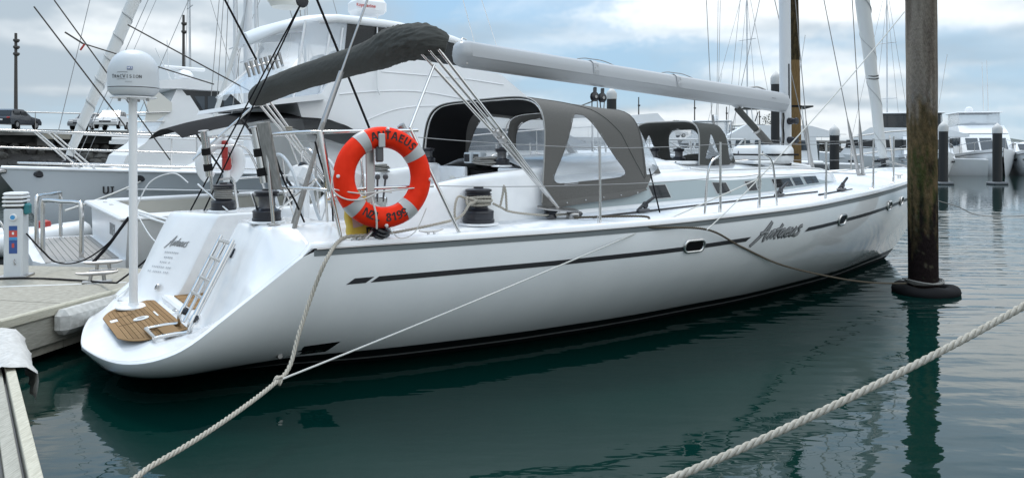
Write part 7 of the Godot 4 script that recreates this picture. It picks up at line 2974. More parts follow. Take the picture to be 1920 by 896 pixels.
func cruiser(called: String, label: String, at: Vector3, turn: float, k: Dictionary) -> Node3D:
	var t := thing(called, label, "motor yacht", at, turn, "motor yachts across the fairway")
	var L: float = k.long
	var B: float = k.beam * 0.5
	var F: float = k.free
	var half := func(s): return B * curve([0.0, 0.3, 0.6, 0.85, 1.0], [0.92, 1.0, 0.95, 0.55, 0.01], s / L)
	var top := func(s): return F * curve([0.0, 0.5, 1.0], [0.82, 0.95, 1.3], s / L)
	var low := func(s): return curve([0.0, 0.86, 0.95, 1.0], [-0.3, -0.3, -0.05, F * 1.0], s / L)
	var ss := stations(0.0, L, L / 20.0)
	var st := begin()
	loft_hull(st, ss, half, top, low, 0.0, 0.32)
	flat(st)
	quad(st, Vector3(0, -0.3, half.call(0.0) * 0.7), Vector3(0, top.call(0.0), half.call(0.0)), Vector3(0, top.call(0.0), -half.call(0.0)), Vector3(0, -0.3, -half.call(0.0) * 0.7))
	var hull := part(t, "hull", st, "boat_white")
	st = begin()
	flat_deck(st, ss, half, top, 0.0)
	part(t, "deck", st, "boat_white")
	st = begin()
	var pts := PackedVector3Array()
	for s in ss: pts.append(Vector3(s, top.call(s) - 0.22, half.call(s) * 0.99 + 0.01))
	tube(st, pts, 0.03, 6)
	part(hull, "strake", st, "slate_paint")
	for s in [0.55, 0.68, 0.78]:
		for side in [1.0, -1.0]:
			st = begin()
			box(st, Vector3(L * s, F * 0.72, side * (half.call(L * s) * 0.955)), Vector3(0.5, 0.14, 0.06), Basis(), 0.03)
			part(hull, "port_light", st, "window_glass")
	# deckhouse with a window band, mullions built as gaps between panes
	var h0: float = k.h0 * L
	var h1: float = k.h1 * L
	var hh: float = k.tall
	var hw := B * 0.80
	st = begin()
	slab(st, [Vector3(h0, F * 0.8, 0), Vector3(h0 + 0.15, F * 0.9 + hh, 0), Vector3(h1 - 1.1, F * 0.95 + hh, 0), Vector3(h1, F * 1.0 + 0.1, 0), Vector3(h1 + 0.4, F * 0.9, 0)], hw, -hw, 0.06, F)
	var house := part(t, "deckhouse", st, "boat_white")
	for side in [1.0, -1.0]:
		var x := h0 + 0.5
		while x < h1 - 1.3:
			st = begin()
			slab(st, [Vector3(x, F + hh * 0.40, 0), Vector3(x + 0.08, F + hh * 0.80, 0), Vector3(x + 0.88, F + hh * 0.80, 0), Vector3(x + 0.95, F + hh * 0.40, 0)], side * (hw + 0.015 - hh * 0.6 * 0.06 + 0.03), side * (hw - 0.2))
			part(house, "window", st, k.glass)
			x += 1.1
	for z in [-0.55, 0.0, 0.55]:
		st = begin()
		var a := Vector3(h1 - 0.95, F * 0.95 + hh * 0.86, z * hw)
		var b := Vector3(h1 - 0.12, F * 1.0 + 0.22, z * hw)
		var nrm := Vector3(b.y - a.y, a.x - b.x, 0).normalized() * -1.0
		box(st, a.lerp(b, 0.5) + nrm * 0.03, Vector3(a.distance_to(b) * 0.85, 0.03, hw * 0.48), Basis((b - a).normalized(), nrm, (b - a).normalized().cross(nrm)), 0.008)
		part(house, "windscreen", st, k.glass)
	# after bulkhead door
	st = begin()
	box(st, Vector3(h0 - 0.0, F * 0.9 + hh * 0.45, 0.0), Vector3(0.2, hh * 0.8, hw * 1.5), Basis())
	part(house, "saloon_door", st, k.glass)
	# flybridge with screen, top on posts
	if k.fly:
		var fb := F * 0.95 + hh
		st = begin()
		slab(st, [Vector3(h0 - 1.2, fb - 0.05, 0), Vector3(h0 - 1.2, fb + 0.12, 0), Vector3(h0 + 0.4, fb + 0.60, 0), Vector3(h1 - 2.2, fb + 0.70, 0), Vector3(h1 - 1.2, fb + 0.1, 0), Vector3(h1 - 1.4, fb - 0.05, 0)], hw * 0.95, -hw * 0.95, 0.08, fb)
		part(t, "flybridge", st, "boat_white")
		st = begin()
		box(st, Vector3(lerpf(h0, h1, 0.35), fb + 1.75, 0), Vector3((h1 - h0) * 0.62, 0.10, hw * 1.8), Basis(), 0.04)
		part(t, "flybridge_top", st, k.topmat)
		for sx in [0.12, 0.58]:
			for side in [1.0, -1.0]:
				steel(t, "top_post", [Vector3(lerpf(h0, h1, sx), fb + 0.5, side * hw * 0.8), Vector3(lerpf(h0, h1, sx) + 0.15, fb + 1.72, side * hw * 0.8)], 0.03, "boat_white")
		if k.curtain:
			st = begin()
			slab(st, [Vector3(lerpf(h0, h1, 0.08), fb + 0.5, 0), Vector3(lerpf(h0, h1, 0.08), fb + 1.7, 0), Vector3(lerpf(h0, h1, 0.62), fb + 1.7, 0), Vector3(lerpf(h0, h1, 0.68), fb + 0.65, 0)], hw * 0.82, -hw * 0.82)
			part(t, "curtain", st, k.curtain)
		st = begin()
		lathe(st, [[0.0, 0.0], [0.16, 0.0], [0.3, 0.12], [0.3, 0.3], [0.2, 0.44], [0.0, 0.48]], Vector3(lerpf(h0, h1, 0.3), fb + 1.82, 0.2), Basis(), 16)
		part(t, "satellite_dome", st, "boat_white")
		for q in k.whips: wire(t, "whip_aerial", Vector3(lerpf(h0, h1, q), fb + 1.8, -hw * 0.6), Vector3(lerpf(h0, h1, q) - 0.6, fb + 6.0, -hw * 0.6), 0.025, "white_plastic")
	var rail := PackedVector3Array()
	for s in stations(L * 0.35, L * 0.97, L / 12.0): rail.append(Vector3(s, top.call(s) + 0.65, half.call(s) * 0.93))
	steel(t, "bow_rail", rail, 0.025)
	var r2 := PackedVector3Array()
	for v in rail: r2.append(v * Vector3(1, 1, -1))
	steel(t, "bow_rail", r2, 0.025)
	for i in range(0, rail.size(), 2):
		for side in [1.0, -1.0]: steel(t, "rail_post", [rail[i] * Vector3(1, 1, side) - Vector3(0, 0.65, 0), rail[i] * Vector3(1, 1, side)], 0.02)
	return t

func sleeve_pile(at: Vector3, r: float, tall: float, label: String):
	var t := thing("mooring_pile", label, "pile", at, 0.0, "black sleeved piles with pale caps")
	var st := begin()
	lathe(st, [[r, -0.8], [r, tall - 0.35]], Vector3.ZERO, Basis(), 18)
	part(t, "sleeve", st, "pile_sleeve")
	st = begin()
	lathe(st, [[r * 1.08, tall - 0.36], [r * 1.10, tall - 0.10], [r * 0.9, tall], [0.0, tall + 0.22]], Vector3.ZERO, Basis(), 18)
	part(t, "cap", st, "pile_cap")
	st = begin()
	box(st, Vector3(0, 0.06, 0), Vector3(r * 3.4, 0.16, r * 3.4), Basis(), 0.05)
	part(t, "float_guide", st, "slate_paint")

func car(called: String, label: String, at: Vector3, turn: float, paint: String):
	var t := thing(called, label, "car", at, turn, "cars parked on the quay")
	var st := begin()
	slab(st, [Vector3(-2.2, 0.35, 0), Vector3(-2.25, 0.85, 0), Vector3(-2.1, 1.0, 0), Vector3(0.9, 1.02, 0), Vector3(2.0, 0.88, 0), Vector3(2.2, 0.6, 0), Vector3(2.15, 0.35, 0)], 0.9, -0.9, 0.12, 0.6)
	part(t, "body", st, paint)
	st = begin()
	slab(st, [Vector3(-2.0, 0.98, 0), Vector3(-1.75, 1.50, 0), Vector3(-1.3, 1.62, 0), Vector3(-0.1, 1.60, 0), Vector3(0.95, 1.0, 0)], 0.80, -0.80, 0.22, 1.0)
	var cab := part(t, "cabin", st, paint)
	for side in [1.0, -1.0]:
		for w in [[-1.6, -0.75], [-0.65, 0.35]]:
			st = begin()
			slab(st, [Vector3(w[0], 1.06, 0), Vector3(w[0] + 0.05, 1.46, 0), Vector3(w[1] - 0.25 * (1 if w[1] > 0 else 0), 1.48, 0), Vector3(w[1], 1.06, 0)], side * 0.775, side * 0.6, 0.0)
			part(cab, "side_window", st, "window_glass")
	st = begin()
	var ws := Vector3(1.05, -0.60, 0).normalized()
	box(st, Vector3(0.44, 1.315, 0), Vector3(0.86, 0.02, 1.3), Basis(ws, Vector3(-ws.y, ws.x, 0), Vector3(0, 0, 1)))
	part(cab, "windscreen", st, "window_glass")
	st = begin()
	var rs := Vector3(0.25, 0.52, 0).normalized()
	box(st, Vector3(-1.885, 1.25, 0), Vector3(0.42, 0.03, 1.35), Basis(rs, Vector3(-rs.y, rs.x, 0), Vector3(0, 0, 1)))
	part(cab, "rear_window", st, "window_glass")
	for x in [-1.4, 1.35]:
		for side in [1.0, -1.0]:
			st = begin()
			lathe(st, [[0.0, 0.11], [0.2, 0.11], [0.33, 0.10], [0.34, 0.0], [0.33, -0.10], [0.0, -0.11]], Vector3(x, 0.34, side * 0.82), Basis(Vector3.RIGHT, PI / 2), 18)
			var wh := part(t, "wheel", st, "tyre")
			st = begin()
			lathe(st, [[0.0, 0.01], [0.2, 0.01]], Vector3(x, 0.34, side * 0.935), Basis(Vector3.RIGHT, side * PI / 2), 14)
			part(wh, "rim", st, "steel_dull")
	for side in [1.0, -1.0]:
		st = begin()
		box(st, Vector3(2.08, 0.76, side * 0.66), Vector3(0.16, 0.15, 0.36), Basis(), 0.04)
		part(t, "headlight", st, "headlight")
		st = begin()
		box(st, Vector3(-2.2, 0.88, side * 0.68), Vector3(0.1, 0.16, 0.26), Basis(), 0.03)
		part(t, "tail_light", st, "red")
	st = begin()
	box(st, Vector3(2.16, 0.60, 0), Vector3(0.08, 0.16, 0.9), Basis(), 0.02)
	part(t, "grille", st, "black_gloss")
	st = begin()
	box(st, Vector3(-2.24, 0.72, 0), Vector3(0.03, 0.12, 0.5), Basis(), 0.0)
	part(t, "number_plate", st, "white_plastic")

func build_background():
	sportfisher()
	grey_sailboat()
	left_cruiser()
	harbour_wall()
	# cruisers across the fairway
	cruiser("trawler_yacht", "white trawler yacht with dark canopy seen over the bow", Vector3(20.6, 0, -46), PI * 0.94, {"long": 12.0, "beam": 4.0, "free": 1.25, "h0": 0.2, "h1": 0.72, "tall": 1.5, "glass": "window_glass_blue", "fly": true, "topmat": "canvas_dark", "curtain": "", "whips": [0.2]})
	cruiser("flybridge_yacht", "white flybridge yacht with black curtains left of the timber pile", Vector3(34.5, 0, -56), PI * 0.86, {"long": 13.0, "beam": 4.4, "free": 1.4, "h0": 0.18, "h1": 0.75, "tall": 1.5, "glass": "window_glass", "fly": true, "topmat": "boat_white", "curtain": "smoked_vinyl", "whips": [0.1, 0.3]})
	cruiser("flybridge_yacht", "white flybridge yacht with pale curtains behind the first black pile right of the timber pile", Vector3(32.5, 0, -63), -PI * 0.60, {"long": 11.5, "beam": 4.0, "free": 1.4, "h0": 0.18, "h1": 0.72, "tall": 1.5, "glass": "window_glass", "fly": true, "topmat": "boat_white", "curtain": "clear_vinyl_hazy", "whips": [0.2]})
	cruiser("flybridge_yacht", "white flybridge yacht with tall curtained top between the two right hand black piles", Vector3(38.5, 0, -66), -PI * 0.60, {"long": 12.5, "beam": 4.3, "free": 1.5, "h0": 0.15, "h1": 0.70, "tall": 1.6, "glass": "window_glass_blue", "fly": true, "topmat": "boat_white", "curtain": "clear_vinyl_hazy", "whips": [0.2, 0.4]})
	cruiser("motor_launch", "white motor launch with dark tent at the right edge", Vector3(41.0, 0, -62), -PI * 0.63, {"long": 10.5, "beam": 3.6, "free": 1.6, "h0": 0.2, "h1": 0.62, "tall": 0.9, "glass": "window_glass", "fly": false, "topmat": "boat_white", "curtain": "", "whips": []})
	cruiser("flybridge_yacht", "small white flybridge yacht lying beyond the trawler yacht's stern", Vector3(22.0, 0, -68), PI * 0.9, {"long": 11.0, "beam": 3.8, "free": 1.3, "h0": 0.2, "h1": 0.7, "tall": 1.4, "glass": "window_glass", "fly": true, "topmat": "boat_white", "curtain": "clear_vinyl_hazy", "whips": [0.3]})
	cruiser("flybridge_yacht", "white flybridge yacht farthest off, between the tall curtained yacht and the right edge", Vector3(52.0, 0, -88), -PI * 0.6, {"long": 12.0, "beam": 4.2, "free": 1.4, "h0": 0.18, "h1": 0.7, "tall": 1.5, "glass": "window_glass", "fly": true, "topmat": "canvas_dark", "curtain": "", "whips": [0.2, 0.5]})
	cruiser("motor_launch", "low white launch beyond the first black pile right of the timber pile", Vector3(42.0, 0, -84), -PI * 0.62, {"long": 10.0, "beam": 3.6, "free": 1.3, "h0": 0.2, "h1": 0.62, "tall": 1.0, "glass": "window_glass", "fly": false, "topmat": "boat_white", "curtain": "", "whips": []})
	# piles
	sleeve_pile(Vector3(23.6, 0, -42.0), 0.235, 3.25, "black sleeved pile with pale cone cap just right of the timber pile")
	sleeve_pile(Vector3(26.55, 0, -42.0), 0.235, 3.15, "black sleeved pile with pale cap nearest the right edge")
	sleeve_pile(Vector3(16.8, 0, -40.0), 0.235, 3.0, "black sleeved pile with pale cap in front of the trawler yacht")
	sleeve_pile(Vector3(4.8, 0, -37.0), 0.235, 4.7, "black sleeved pile with white cap seen above the spray hood")
	sleeve_pile(Vector3(11.0, 0, -32.0), 0.20, 5.0, "black sleeved pile with pale cap just left of the mast")
	var tp := thing("timber_pile", "tan timber pile with black upper part right behind the mast", "pile", Vector3(5.86, 0, -16.0))
	var st := begin()
	tube(st, [Vector3(0.06, -0.8, 0), Vector3(0.0, 3.82, 0)], [0.15, 0.13], 16)
	part(tp, "lower_trunk", st, "pile_tan")
	st = begin()
	tube(st, [Vector3(0.0, 3.82, 0), Vector3(-0.02, 5.6, 0)], [0.133, 0.11], 16)
	part(tp, "upper_trunk", st, "pile_wet")
	st = begin()
	tube(st, [Vector3(0.025, 2.84, 0), Vector3(0.025, 2.88, 0)], 0.145, 16)
	part(tp, "band", st, "black_rubber")
	# second boat's white rails and red reflector beyond the hood
	far_ketch()
	# shore cables
	cable("shore_cable", "black shore cable lying over the pontoon and up the yacht's transom", path([Vector3(-9.0, 0.515, -8.6), Vector3(-6.6, 0.515, -8.55), Vector3(-5.6, 0.515, -8.75), Vector3(-4.9, 0.515, -8.62), Vector3(-4.5, 0.53, -8.4)], 0.08) + path(yws([Vector3(-1.02, 0.62, -1.25), Vector3(-0.82, 0.75, -1.32), Vector3(-0.5, 1.05, -1.2), Vector3(-0.33, 1.25, -1.1), Vector3(-0.15, 1.37, -0.9)]), 0.05), 0.011)
	cable("shore_hose", "thick black cable drooping from the cruiser's transom to the pontoon cleat", path(PackedVector3Array([Vector3(-5.043, 1.083, -10.1), Vector3(-5.092, 0.93, -9.95), Vector3(-5.139, 0.749, -9.75), Vector3(-5.191, 0.577, -9.5)]), 0.05), 0.020)
	cable("slack_cable", "thin black cable hanging in a long bight from the pedestal to the cruiser", path(PackedVector3Array([Vector3(-5.66, 1.0, -8.95), Vector3(-5.64, 0.78, -9.2), Vector3(-5.574, 0.599, -9.4), Vector3(-5.336, 0.597, -9.5), Vector3(-5.146, 0.755, -9.7), Vector3(-5.097, 0.953, -10), Vector3(-5.071, 1.068, -10.1)]), 0.06), 0.009)
	var pole := thing_beside("boat_hook", "two white poles lashed across the far stern quarter", "boat hook", Vector3(-0.4, 1.3, -1.2))
	steel(pole, "pole", [Vector3(-0.726, 1.294, -1.9), Vector3(-0.28, 1.162, -0.85)], 0.014, "white_plastic")
	steel(pole, "pole", [Vector3(-0.715, 1.258, -1.9), Vector3(-0.498, 1.184, -1.2)], 0.013, "white_plastic")
	var loopw := path(yws([Vector3(-0.75, 1.30, -1.85), Vector3(-0.62, 1.0, -1.5), Vector3(-0.45, 0.97, -1.2), Vector3(-0.32, 1.15, -1.05), Vector3(-0.25, 1.33, -0.95)]), 0.04)
	var lo := rope_thing("white_hose", "thin white hose looping below the poles on the far quarter", loopw, 0.007, "white_plastic", "", false)
	var loop2 := path(yws([Vector3(-0.75, 1.32, -1.85), Vector3(-0.62, 1.62, -1.75), Vector3(-0.42, 1.72, -1.55), Vector3(-0.3, 1.62, -1.4)]), 0.04)
	rope_thing("white_hose", "thin white hose arching up beside the dome's pole", loop2, 0.007, "white_plastic", "", false)
	dinghy()
	far_masts()

func cable(called: String, label: String, pts: PackedVector3Array, r: float):
	var o := rope_thing(called, label, pts, r, "rope_black", "black cables on the pontoon", false)
	o.set_meta("category", "cable")

func dinghy():
	var t := thing("inflatable_tender", "white inflatable tender with chrome rail behind the power pedestal", "dinghy", Vector3(-9.3, -0.42, -13.6), 0.2)
	var st := begin()
	tube(st, path([Vector3(-1.3, 0.75, 0.6), Vector3(0.4, 0.75, 0.6), Vector3(1.2, 0.85, 0.35), Vector3(1.5, 0.9, 0.0), Vector3(1.2, 0.85, -0.35), Vector3(0.4, 0.75, -0.6), Vector3(-1.3, 0.75, -0.6)], 0.12), 0.2, 12)
	part(t, "tube", st, "boat_white")
	st = begin()
	box(st, Vector3(-0.1, 0.62, 0), Vector3(2.5, 0.1, 0.95), Basis(), 0.04)
	part(t, "floor", st, "boat_cream")
	st = begin()
	box(st, Vector3(-1.2, 0.85, 0), Vector3(0.12, 0.5, 0.9), Basis(), 0.03)
	part(t, "transom", st, "boat_white")
	st = begin()
	box(st, Vector3(-0.3, 0.25, 0), Vector3(2.6, 0.66, 1.0), Basis(), 0.08)
	part(t, "cradle", st, "slate_paint")
	steel(t, "handrail", [Vector3(-0.6, 0.95, 0.5), Vector3(-0.5, 1.22, 0.5), Vector3(0.3, 1.22, 0.5), Vector3(0.5, 0.95, 0.5)], 0.02, "steel", true)
	st = begin()
	lathe(st, [[0.0, -0.10], [0.10, -0.06], [0.12, 0.0], [0.10, 0.06], [0.0, 0.10]], Vector3(0.95, 1.05, 0.1), Basis(), 14)
	part(t, "fender_ball", st, "red")

func far_ketch():
	# bow gear of a boat lying behind the coachroof: white rails and a red lamp
	var t := thing("moored_launch", "dark launch with white tubular rails and a red round lamp beyond the coachroof", "boat", Vector3(4.3, 0, -24.0))
	var st := begin()
	slab(st, [Vector3(-0.5, -0.2, 0), Vector3(-0.9, 1.55, 0), Vector3(5.0, 1.5, 0), Vector3(5.6, -0.2, 0)], 1.2, -1.2, -0.1, 0.0)
	part(t, "hull", st, "slate_paint")
	st = begin()
	box(st, Vector3(2.2, 1.55, 0), Vector3(5.6, 0.12, 2.3), Basis(), 0.04)
	part(t, "deck", st, "boat_white")
	st = begin()
	slab(st, [Vector3(-1.2, 1.85, 0), Vector3(-1.1, 2.95, 0), Vector3(0.1, 3.05, 0), Vector3(0.6, 2.5, 0), Vector3(0.8, 1.85, 0)], 0.9, -0.9, 0.1, 1.8)
	part(t, "cabin", st, "boat_white")
	for q in [[Vector3(-0.8, 2.25, 1.1), Vector3(2.6, 2.25, 1.1)], [Vector3(-0.8, 1.95, 1.1), Vector3(2.4, 1.95, 1.1)], [Vector3(-0.2, 1.6, 1.1), Vector3(0.4, 2.25, 1.1)], [Vector3(0.3, 2.25, 1.1), Vector3(1.3, 1.62, 1.1)], [Vector3(1.4, 1.62, 1.1), Vector3(1.9, 2.25, 1.1)], [Vector3(1.0, 1.6, 1.1), Vector3(1.2, 2.25, 1.1)], [Vector3(2.6, 2.25, 1.1), Vector3(2.1, 1.62, 1.1)]]:
		steel(t, "rail", q, 0.028, "white_plastic")
	st = begin()
	lathe(st, [[0.0, 0.10], [0.16, 0.10], [0.2, 0.06], [0.2, 0.0]], Vector3(0.05, 1.86, 1.16), Basis(Vector3.RIGHT, PI / 2), 20)
	var l := part(t, "lamp_housing", st, "white_plastic")
	st = begin()
	lathe(st, [[0.0, 0.03], [0.13, 0.015], [0.15, 0.0]], Vector3(0.05, 1.86, 1.262), Basis(Vector3.RIGHT, PI / 2), 20)
	part(l, "lens", st, "red")

func harbour_wall():
	var A := Vector3(-50, 0, -56)
	var B := Vector3(75, 0, -172)
	var d := (B - A).normalized()
	var nrm := Vector3(-d.z, 0, d.x) * -1.0
	if nrm.z < 0: nrm = -nrm
	var L := A.distance_to(B)
	var FB := Basis(d, Vector3.UP, d.cross(Vector3.UP))
	if FB.z.z < 0: FB = Basis(-d, Vector3.UP, (-d).cross(Vector3.UP))
	var mid := A.lerp(B, 0.5)
	var q := thing("quay", "", "", Vector3.ZERO)
	tag(q, "", "", "", "structure")
	var st := begin()
	box(st, mid + Vector3(0, 3.30, 0) - nrm * 8.0, Vector3(L, 0.5, 17.0), FB)
	part(q, "deck_slab", st, "wall_concrete")
	st = begin()
	box(st, mid + Vector3(0, 2.0, 0) - nrm * 3.0, Vector3(L, 2.6, 1.0), FB)
	part(q, "back_wall", st, "wall_concrete")
	var k := 0.0
	while k < L:
		st = begin()
		box(st, A + d * k + Vector3(0, 2.4, 0) - nrm * 1.2, Vector3(1.2, 1.3, 1.6), FB)
		part(q, "pier", st, "wall_concrete")
		k += 7.0
	st = begin()
	box(st, A + d * 14.6 + Vector3(0, 2.95, 0) + nrm * 0.58, Vector3(2.2, 0.45, 0.08), FB, 0.02)
	part(q, "sign_board", st, "concrete")
	# rock revetment below
	st = begin()
	flat(st)
	var s0 := A - Vector3(0, 1.0, 0) + nrm * 6.0
	var s1 := B - Vector3(0, 1.0, 0) + nrm * 6.0
	quad(st, s0, s1, B + Vector3(0, 2.4, 0) - nrm * 2.2, A + Vector3(0, 2.4, 0) - nrm * 2.2)
	var bank := part(q, "rock_bank", st, "rock_b")
	var meshes := []
	for v in 6:
		var g := FastNoiseLite.new()
		g.seed = 100 + v
		g.frequency = 0.8
		var rs := begin()
		var rows := []
		for i in 6:
			var row := PackedVector3Array()
			for j in 8:
				var th := PI * i / 5.0
				var ph := TAU * j / 8.0
				var p := Vector3(sin(th) * cos(ph), cos(th), sin(th) * sin(ph))
				row.append(p * (1.0 + 0.45 * g.get_noise_3dv(p * 1.6)) * Vector3(1.0, 0.62, 0.8))
			rows.append(row)
		grid(rs, rows, true, false)
		rs.generate_normals()
		meshes.append(rs.commit())
	var rr := RandomNumberGenerator.new()
	rr.seed = 55
	for i in 280:
		var u := rr.randf()
		var along := lerpf(4.0, 52.0, u)
		var v := rr.randf()
		var o := put(q, "boulder", meshes[i % 6], "rock" if rr.randf() < 0.6 else "rock_b")
		o.position = A + d * along + nrm * lerpf(5.0, -1.6, v) + Vector3(0, lerpf(-0.25, 2.2, v), 0)
		o.rotation = Vector3(rr.randf() * 6, rr.randf() * 6, rr.randf() * 6)
		o.scale = Vector3.ONE * rr.randf_range(0.35, 0.75)
	# the rest of the bank, too far off to tell the stones apart
	var mm := MultiMesh.new()
	mm.transform_format = MultiMesh.TRANSFORM_3D
	mm.mesh = meshes[2]
	mm.instance_count = 600
	for i in 600:
		var v := rr.randf()
		var bs := Basis.from_euler(Vector3(rr.randf() * 6, rr.randf() * 6, rr.randf() * 6)).scaled(Vector3.ONE * rr.randf_range(0.4, 0.8))
		mm.set_instance_transform(i, Transform3D(bs, A + d * lerpf(52.0, L, rr.randf()) + nrm * lerpf(5.0, -1.6, v) + Vector3(0, lerpf(-0.25, 2.2, v), 0)))
	var mi := MultiMeshInstance3D.new()
	mi.name = "far_boulders"
	mi.multimesh = mm
	mi.material_override = M["rock"]
	q.add_child(mi)
	mi.set_meta("kind", "stuff")
	# railing
	var rail := thing("quay_railing", "thin steel railing with wide bays along the quay's edge", "railing", A + Vector3(0, 3.55, 0))
	steel(rail, "top_rail", [Vector3.ZERO + Vector3(0, 1.45, 0) - nrm * 0.1, d * L + Vector3(0, 1.45, 0) - nrm * 0.1], 0.05, "steel_dull")
	k = 0.0
	while k < L:
		steel(rail, "post", [d * k - nrm * 0.1, d * k - nrm * 0.1 + Vector3(0, 1.45, 0)], 0.03, "steel_dull")
		k += 4.4
	# lamp columns
	var lamp_labels := ["brown lamp column standing behind the dark car at far left", "brown lamp column rising behind the white cruiser's radar", "thin dark lamp column right of the spray hood", "thin dark lamp column above the small companionway hood", "thin dark lamp column just left of the vang", "thin dark lamp column just right of the vang"]
	var spots := [Vector3(-42.657, 4.838, -66), Vector3(-30.807, 8.841, -72), Vector3(18.485, 4.874, -112), Vector3(28.068, 5.437, -118), Vector3(34.096, 5.13, -122), Vector3(40.631, 5.233, -126)]
	var tops := [11.84, 14.43, 9.38, 9.28, 8.51, 8.03]
	for i in 6:
		var p: Vector3 = spots[i]
		var y1: float = tops[i]
		var lt := thing("lamp_column", lamp_labels[i], "lamp post", Vector3(p.x, 3.55, p.z), 0.0, "lamp columns on the quay")
		var h := y1 - 3.55
		st = begin()
		tube(st, [Vector3.ZERO, Vector3(0, h, 0)], [0.16, 0.11] if i < 2 else [0.11, 0.08], 10)
		part(lt, "column", st, "pole_brown")
		for q2 in ([0.93, 0.86, 0.79] if i == 0 else ([0.93, 0.86] if i == 1 else [0.8])):
			st = begin()
			lathe(st, [[0.0, 0.1], [0.24, 0.06], [0.26, -0.08], [0.14, -0.22], [0.0, -0.22]], Vector3(0.05, h * q2, 0), Basis().scaled(Vector3.ONE * (1.0 if i < 2 else 0.8)), 12)
			part(lt, "fitting", st, "pole_brown")
		if i < 2:
			st = begin()
			box(st, Vector3(0, 0.45, 0), Vector3(0.5, 0.9, 0.5), Basis(), 0.05)
			part(lt, "base", st, "pole_brown")
	# cars
	car("parked_car", "dark blue car seen from behind at the far left of the quay", Vector3(-41.365, 3.731, -64) + Vector3(0, 0.0, 0), PI * 0.5 + 0.05, "car_dark")
	car("parked_car", "white car facing the water beside the furled headsail", Vector3(-33.897, 3.668, -65), -PI * 0.42, "car_white")
	car("parked_car", "dark grey car partly behind the white car on the quay", Vector3(-38.041, 3.866, -69), -PI * 0.46, "car_grey")
	car("parked_car", "pale grey pickup sized car seen right of the spray hood", Vector3(24.713, 2.9, -118), PI * 0.1, "car_white")
	car("parked_car", "white van sized car right of the small companionway hood", Vector3(35.118, 2.749, -120), PI * 0.5, "car_white")
	for n in get_children():
		if n.name.begins_with("parked_car"): n.position.y = 3.56
	# stacked crates of tan panels on the quay
	for i in 3:
		st = begin()
		box(st, Vector3(0, 1.1, 0), Vector3([5.2, 2.2, 6.5][i], 2.2, 2.4), Basis(Vector3.UP, 0.72), 0.05)
		var p: Vector3 = [Vector3(38.272, 2.961, -126), Vector3(38.352, 2.946, -124), Vector3(41.942, 2.961, -126)][i]
		var o := part(self, "cargo_bin", st, ["boat_cream", "pile_sleeve", "boat_cream"][i])
		o.position = Vector3(p.x + i * 0.9, 3.56, p.z)
		tag(o, ["tan cargo bin left of the black bin on the quay", "black cargo bin between two tan bins on the quay", "long tan cargo bin right of the black bin behind the vang"][i], "container", "bins on the quay")
	# small trees
	quay_tree("sparse quay tree with open twigs behind the vang", Vector3(Vector3(43.14, 3.332, -128).x, 3.55, -128), 4.2, 1.7, 7, 260)
	quay_tree("dark bushy quay tree behind the parked car right of the spray hood", Vector3(Vector3(26.399, 3.29, -124).x, 3.55, -124), 2.9, 1.1, 9, 420)
	# low land far across
	st = begin()
	var rows := []
	var g := FastNoiseLite.new()
	g.seed = 3
	g.frequency = 0.02
	for i in 60:
		var x := lerpf(330, 760, i / 59.0)
		var hgt := maxf(1.0, 2.0 + 5.0 * (g.get_noise_1d(x * 1.5) + 0.15) + x * 0.012)
		rows.append(PackedVector3Array([Vector3(x, -0.5, -520), Vector3(x, hgt * 0.7, -535), Vector3(x, hgt, -560), Vector3(x, -0.5, -640)]))
	grid(st, rows)
	tag(part(self, "far_hills", st, "far_land"), "", "", "", "structure")

func quay_tree(label: String, at: Vector3, tall: float, wide: float, sd: int, leaves: int):
	var t := thing("quay_tree", label, "tree", at, 0.0, "trees on the quay")
	var g := RandomNumberGenerator.new()
	g.seed = sd
	var st := begin()
	tube(st, [Vector3.ZERO, Vector3(0.05, tall * 0.35, 0), Vector3(0.0, tall * 0.75, 0.05)], [0.12, 0.09, 0.04], 7)
	for k in 7:
		var a := k * 2.4
		var b := Vector3(0.03, tall * (0.35 + 0.05 * k), 0)
		tube(st, [b, b + Vector3(cos(a) * wide * 0.5, tall * 0.16, sin(a) * wide * 0.5), b + Vector3(cos(a) * wide * 0.8, tall * 0.22, sin(a) * wide * 0.8)], [0.05, 0.03, 0.012], 5)
	part(t, "trunk", st, "pole_brown")
	st = begin()
	flat(st)
	for i in leaves:
		var a := g.randf() * TAU
		var e := g.randf_range(-0.9, 1.0)
		var r := wide * pow(g.randf(), 0.4) * sqrt(1.0 - e * e * 0.8) * g.randf_range(0.5, 1.05)
		var c := Vector3(cos(a) * r, tall * 0.70 + e * tall * 0.28, sin(a) * r)
		var u := Vector3(g.randf_range(-1, 1), g.randf_range(-1, 1), g.randf_range(-1, 1)).normalized() * g.randf_range(0.08, 0.17)
		var w := u.cross(Vector3(g.randf(), g.randf(), g.randf())).normalized() * 0.09
		quad(st, c - u, c + w, c + u, c - w)
	part(t, "crown", st, "leaf_dark")

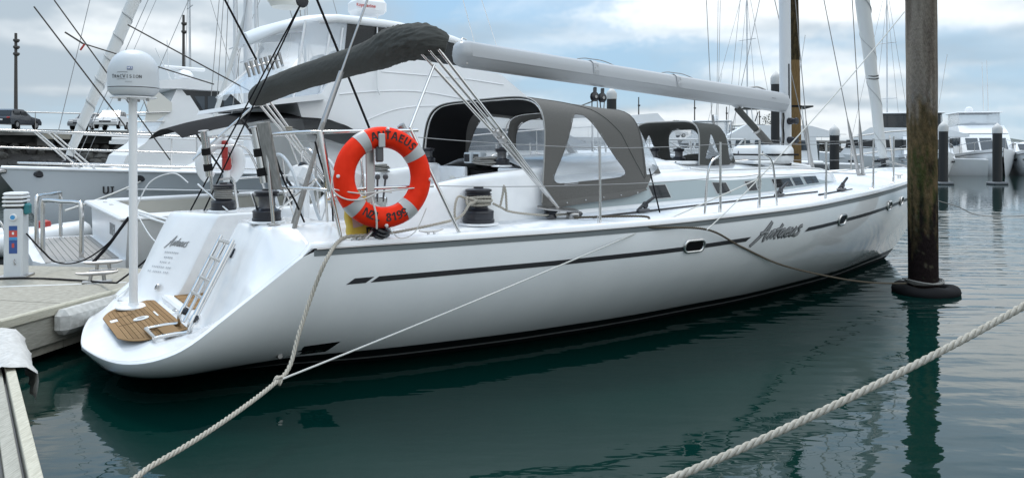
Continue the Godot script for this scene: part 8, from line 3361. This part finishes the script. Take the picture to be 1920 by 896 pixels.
func far_masts():
	# rigs of sailing boats whose hulls lie hidden behind the nearer ones
	var q := [[-11.61, -30.0, 0.075], [-12.12, -34.0, 0.070], [-20.10, -46.0, 0.070], [-11.51, -40.0, 0.070], [29.88, -62.0, 0.060], [17.89, -60.0, 0.060]]
	var say := ["slim grey mast farthest left of the pair behind the cruiser's windows", "slim grey mast right beside the grey boat's mast", "thin far mast rising behind the white cruiser's radar", "thin far mast behind the enclosed flybridge", "thin far mast behind the furled headsail at the bow", "thin far mast left of the yacht's own mast"]
	for i in q.size():
		var z: float = q[i][1]
		var t := thing("distant_sailboat", say[i], "sailing boat", Vector3(q[i][0], 0, z), 0.6, "far sailing boats")
		var st := begin()
		loft_hull(st, stations(-5.0, 5.0, 0.8), func(s): return 1.5 * curve([-5.0, -2.0, 2.0, 5.0], [0.8, 1.0, 0.8, 0.03], s), func(s): return 1.1 + 0.03 * s, func(_s): return -0.2, 0.0, 0.4, 4)
		flat_deck(st, stations(-5.0, 5.0, 0.8), func(s): return 1.5 * curve([-5.0, -2.0, 2.0, 5.0], [0.8, 1.0, 0.8, 0.03], s), func(s): return 1.1 + 0.03 * s, 0.0)
		part(t, "hull", st, "boat_white")
		st = begin()
		tube(st, [Vector3(0.8, 1.1, 0), Vector3(0.7, 15.5, 0)], [q[i][2], q[i][2] * 0.8], 8)
		part(t, "mast", st, "mast_paint")
		for s in [[Vector3(4.9, 1.3, 0), Vector3(0.75, 15.0, 0)], [Vector3(-4.9, 1.1, 0), Vector3(0.7, 15.4, 0)], [Vector3(0.6, 1.1, 1.4), Vector3(0.72, 14.0, 0)], [Vector3(0.6, 1.1, -1.4), Vector3(0.72, 14.0, 0)]]:
			wire(t, "stay", s[0], s[1], 0.014, "wire")
		for h in [6.0, 10.5]: wire(t, "spreader", Vector3(0.75, h, -0.8), Vector3(0.75, h, 0.8), 0.03, "mast_paint")
		wire(t, "boom", Vector3(0.6, 2.2, 0), Vector3(-3.6, 2.3, 0), 0.10, "sail_cover")
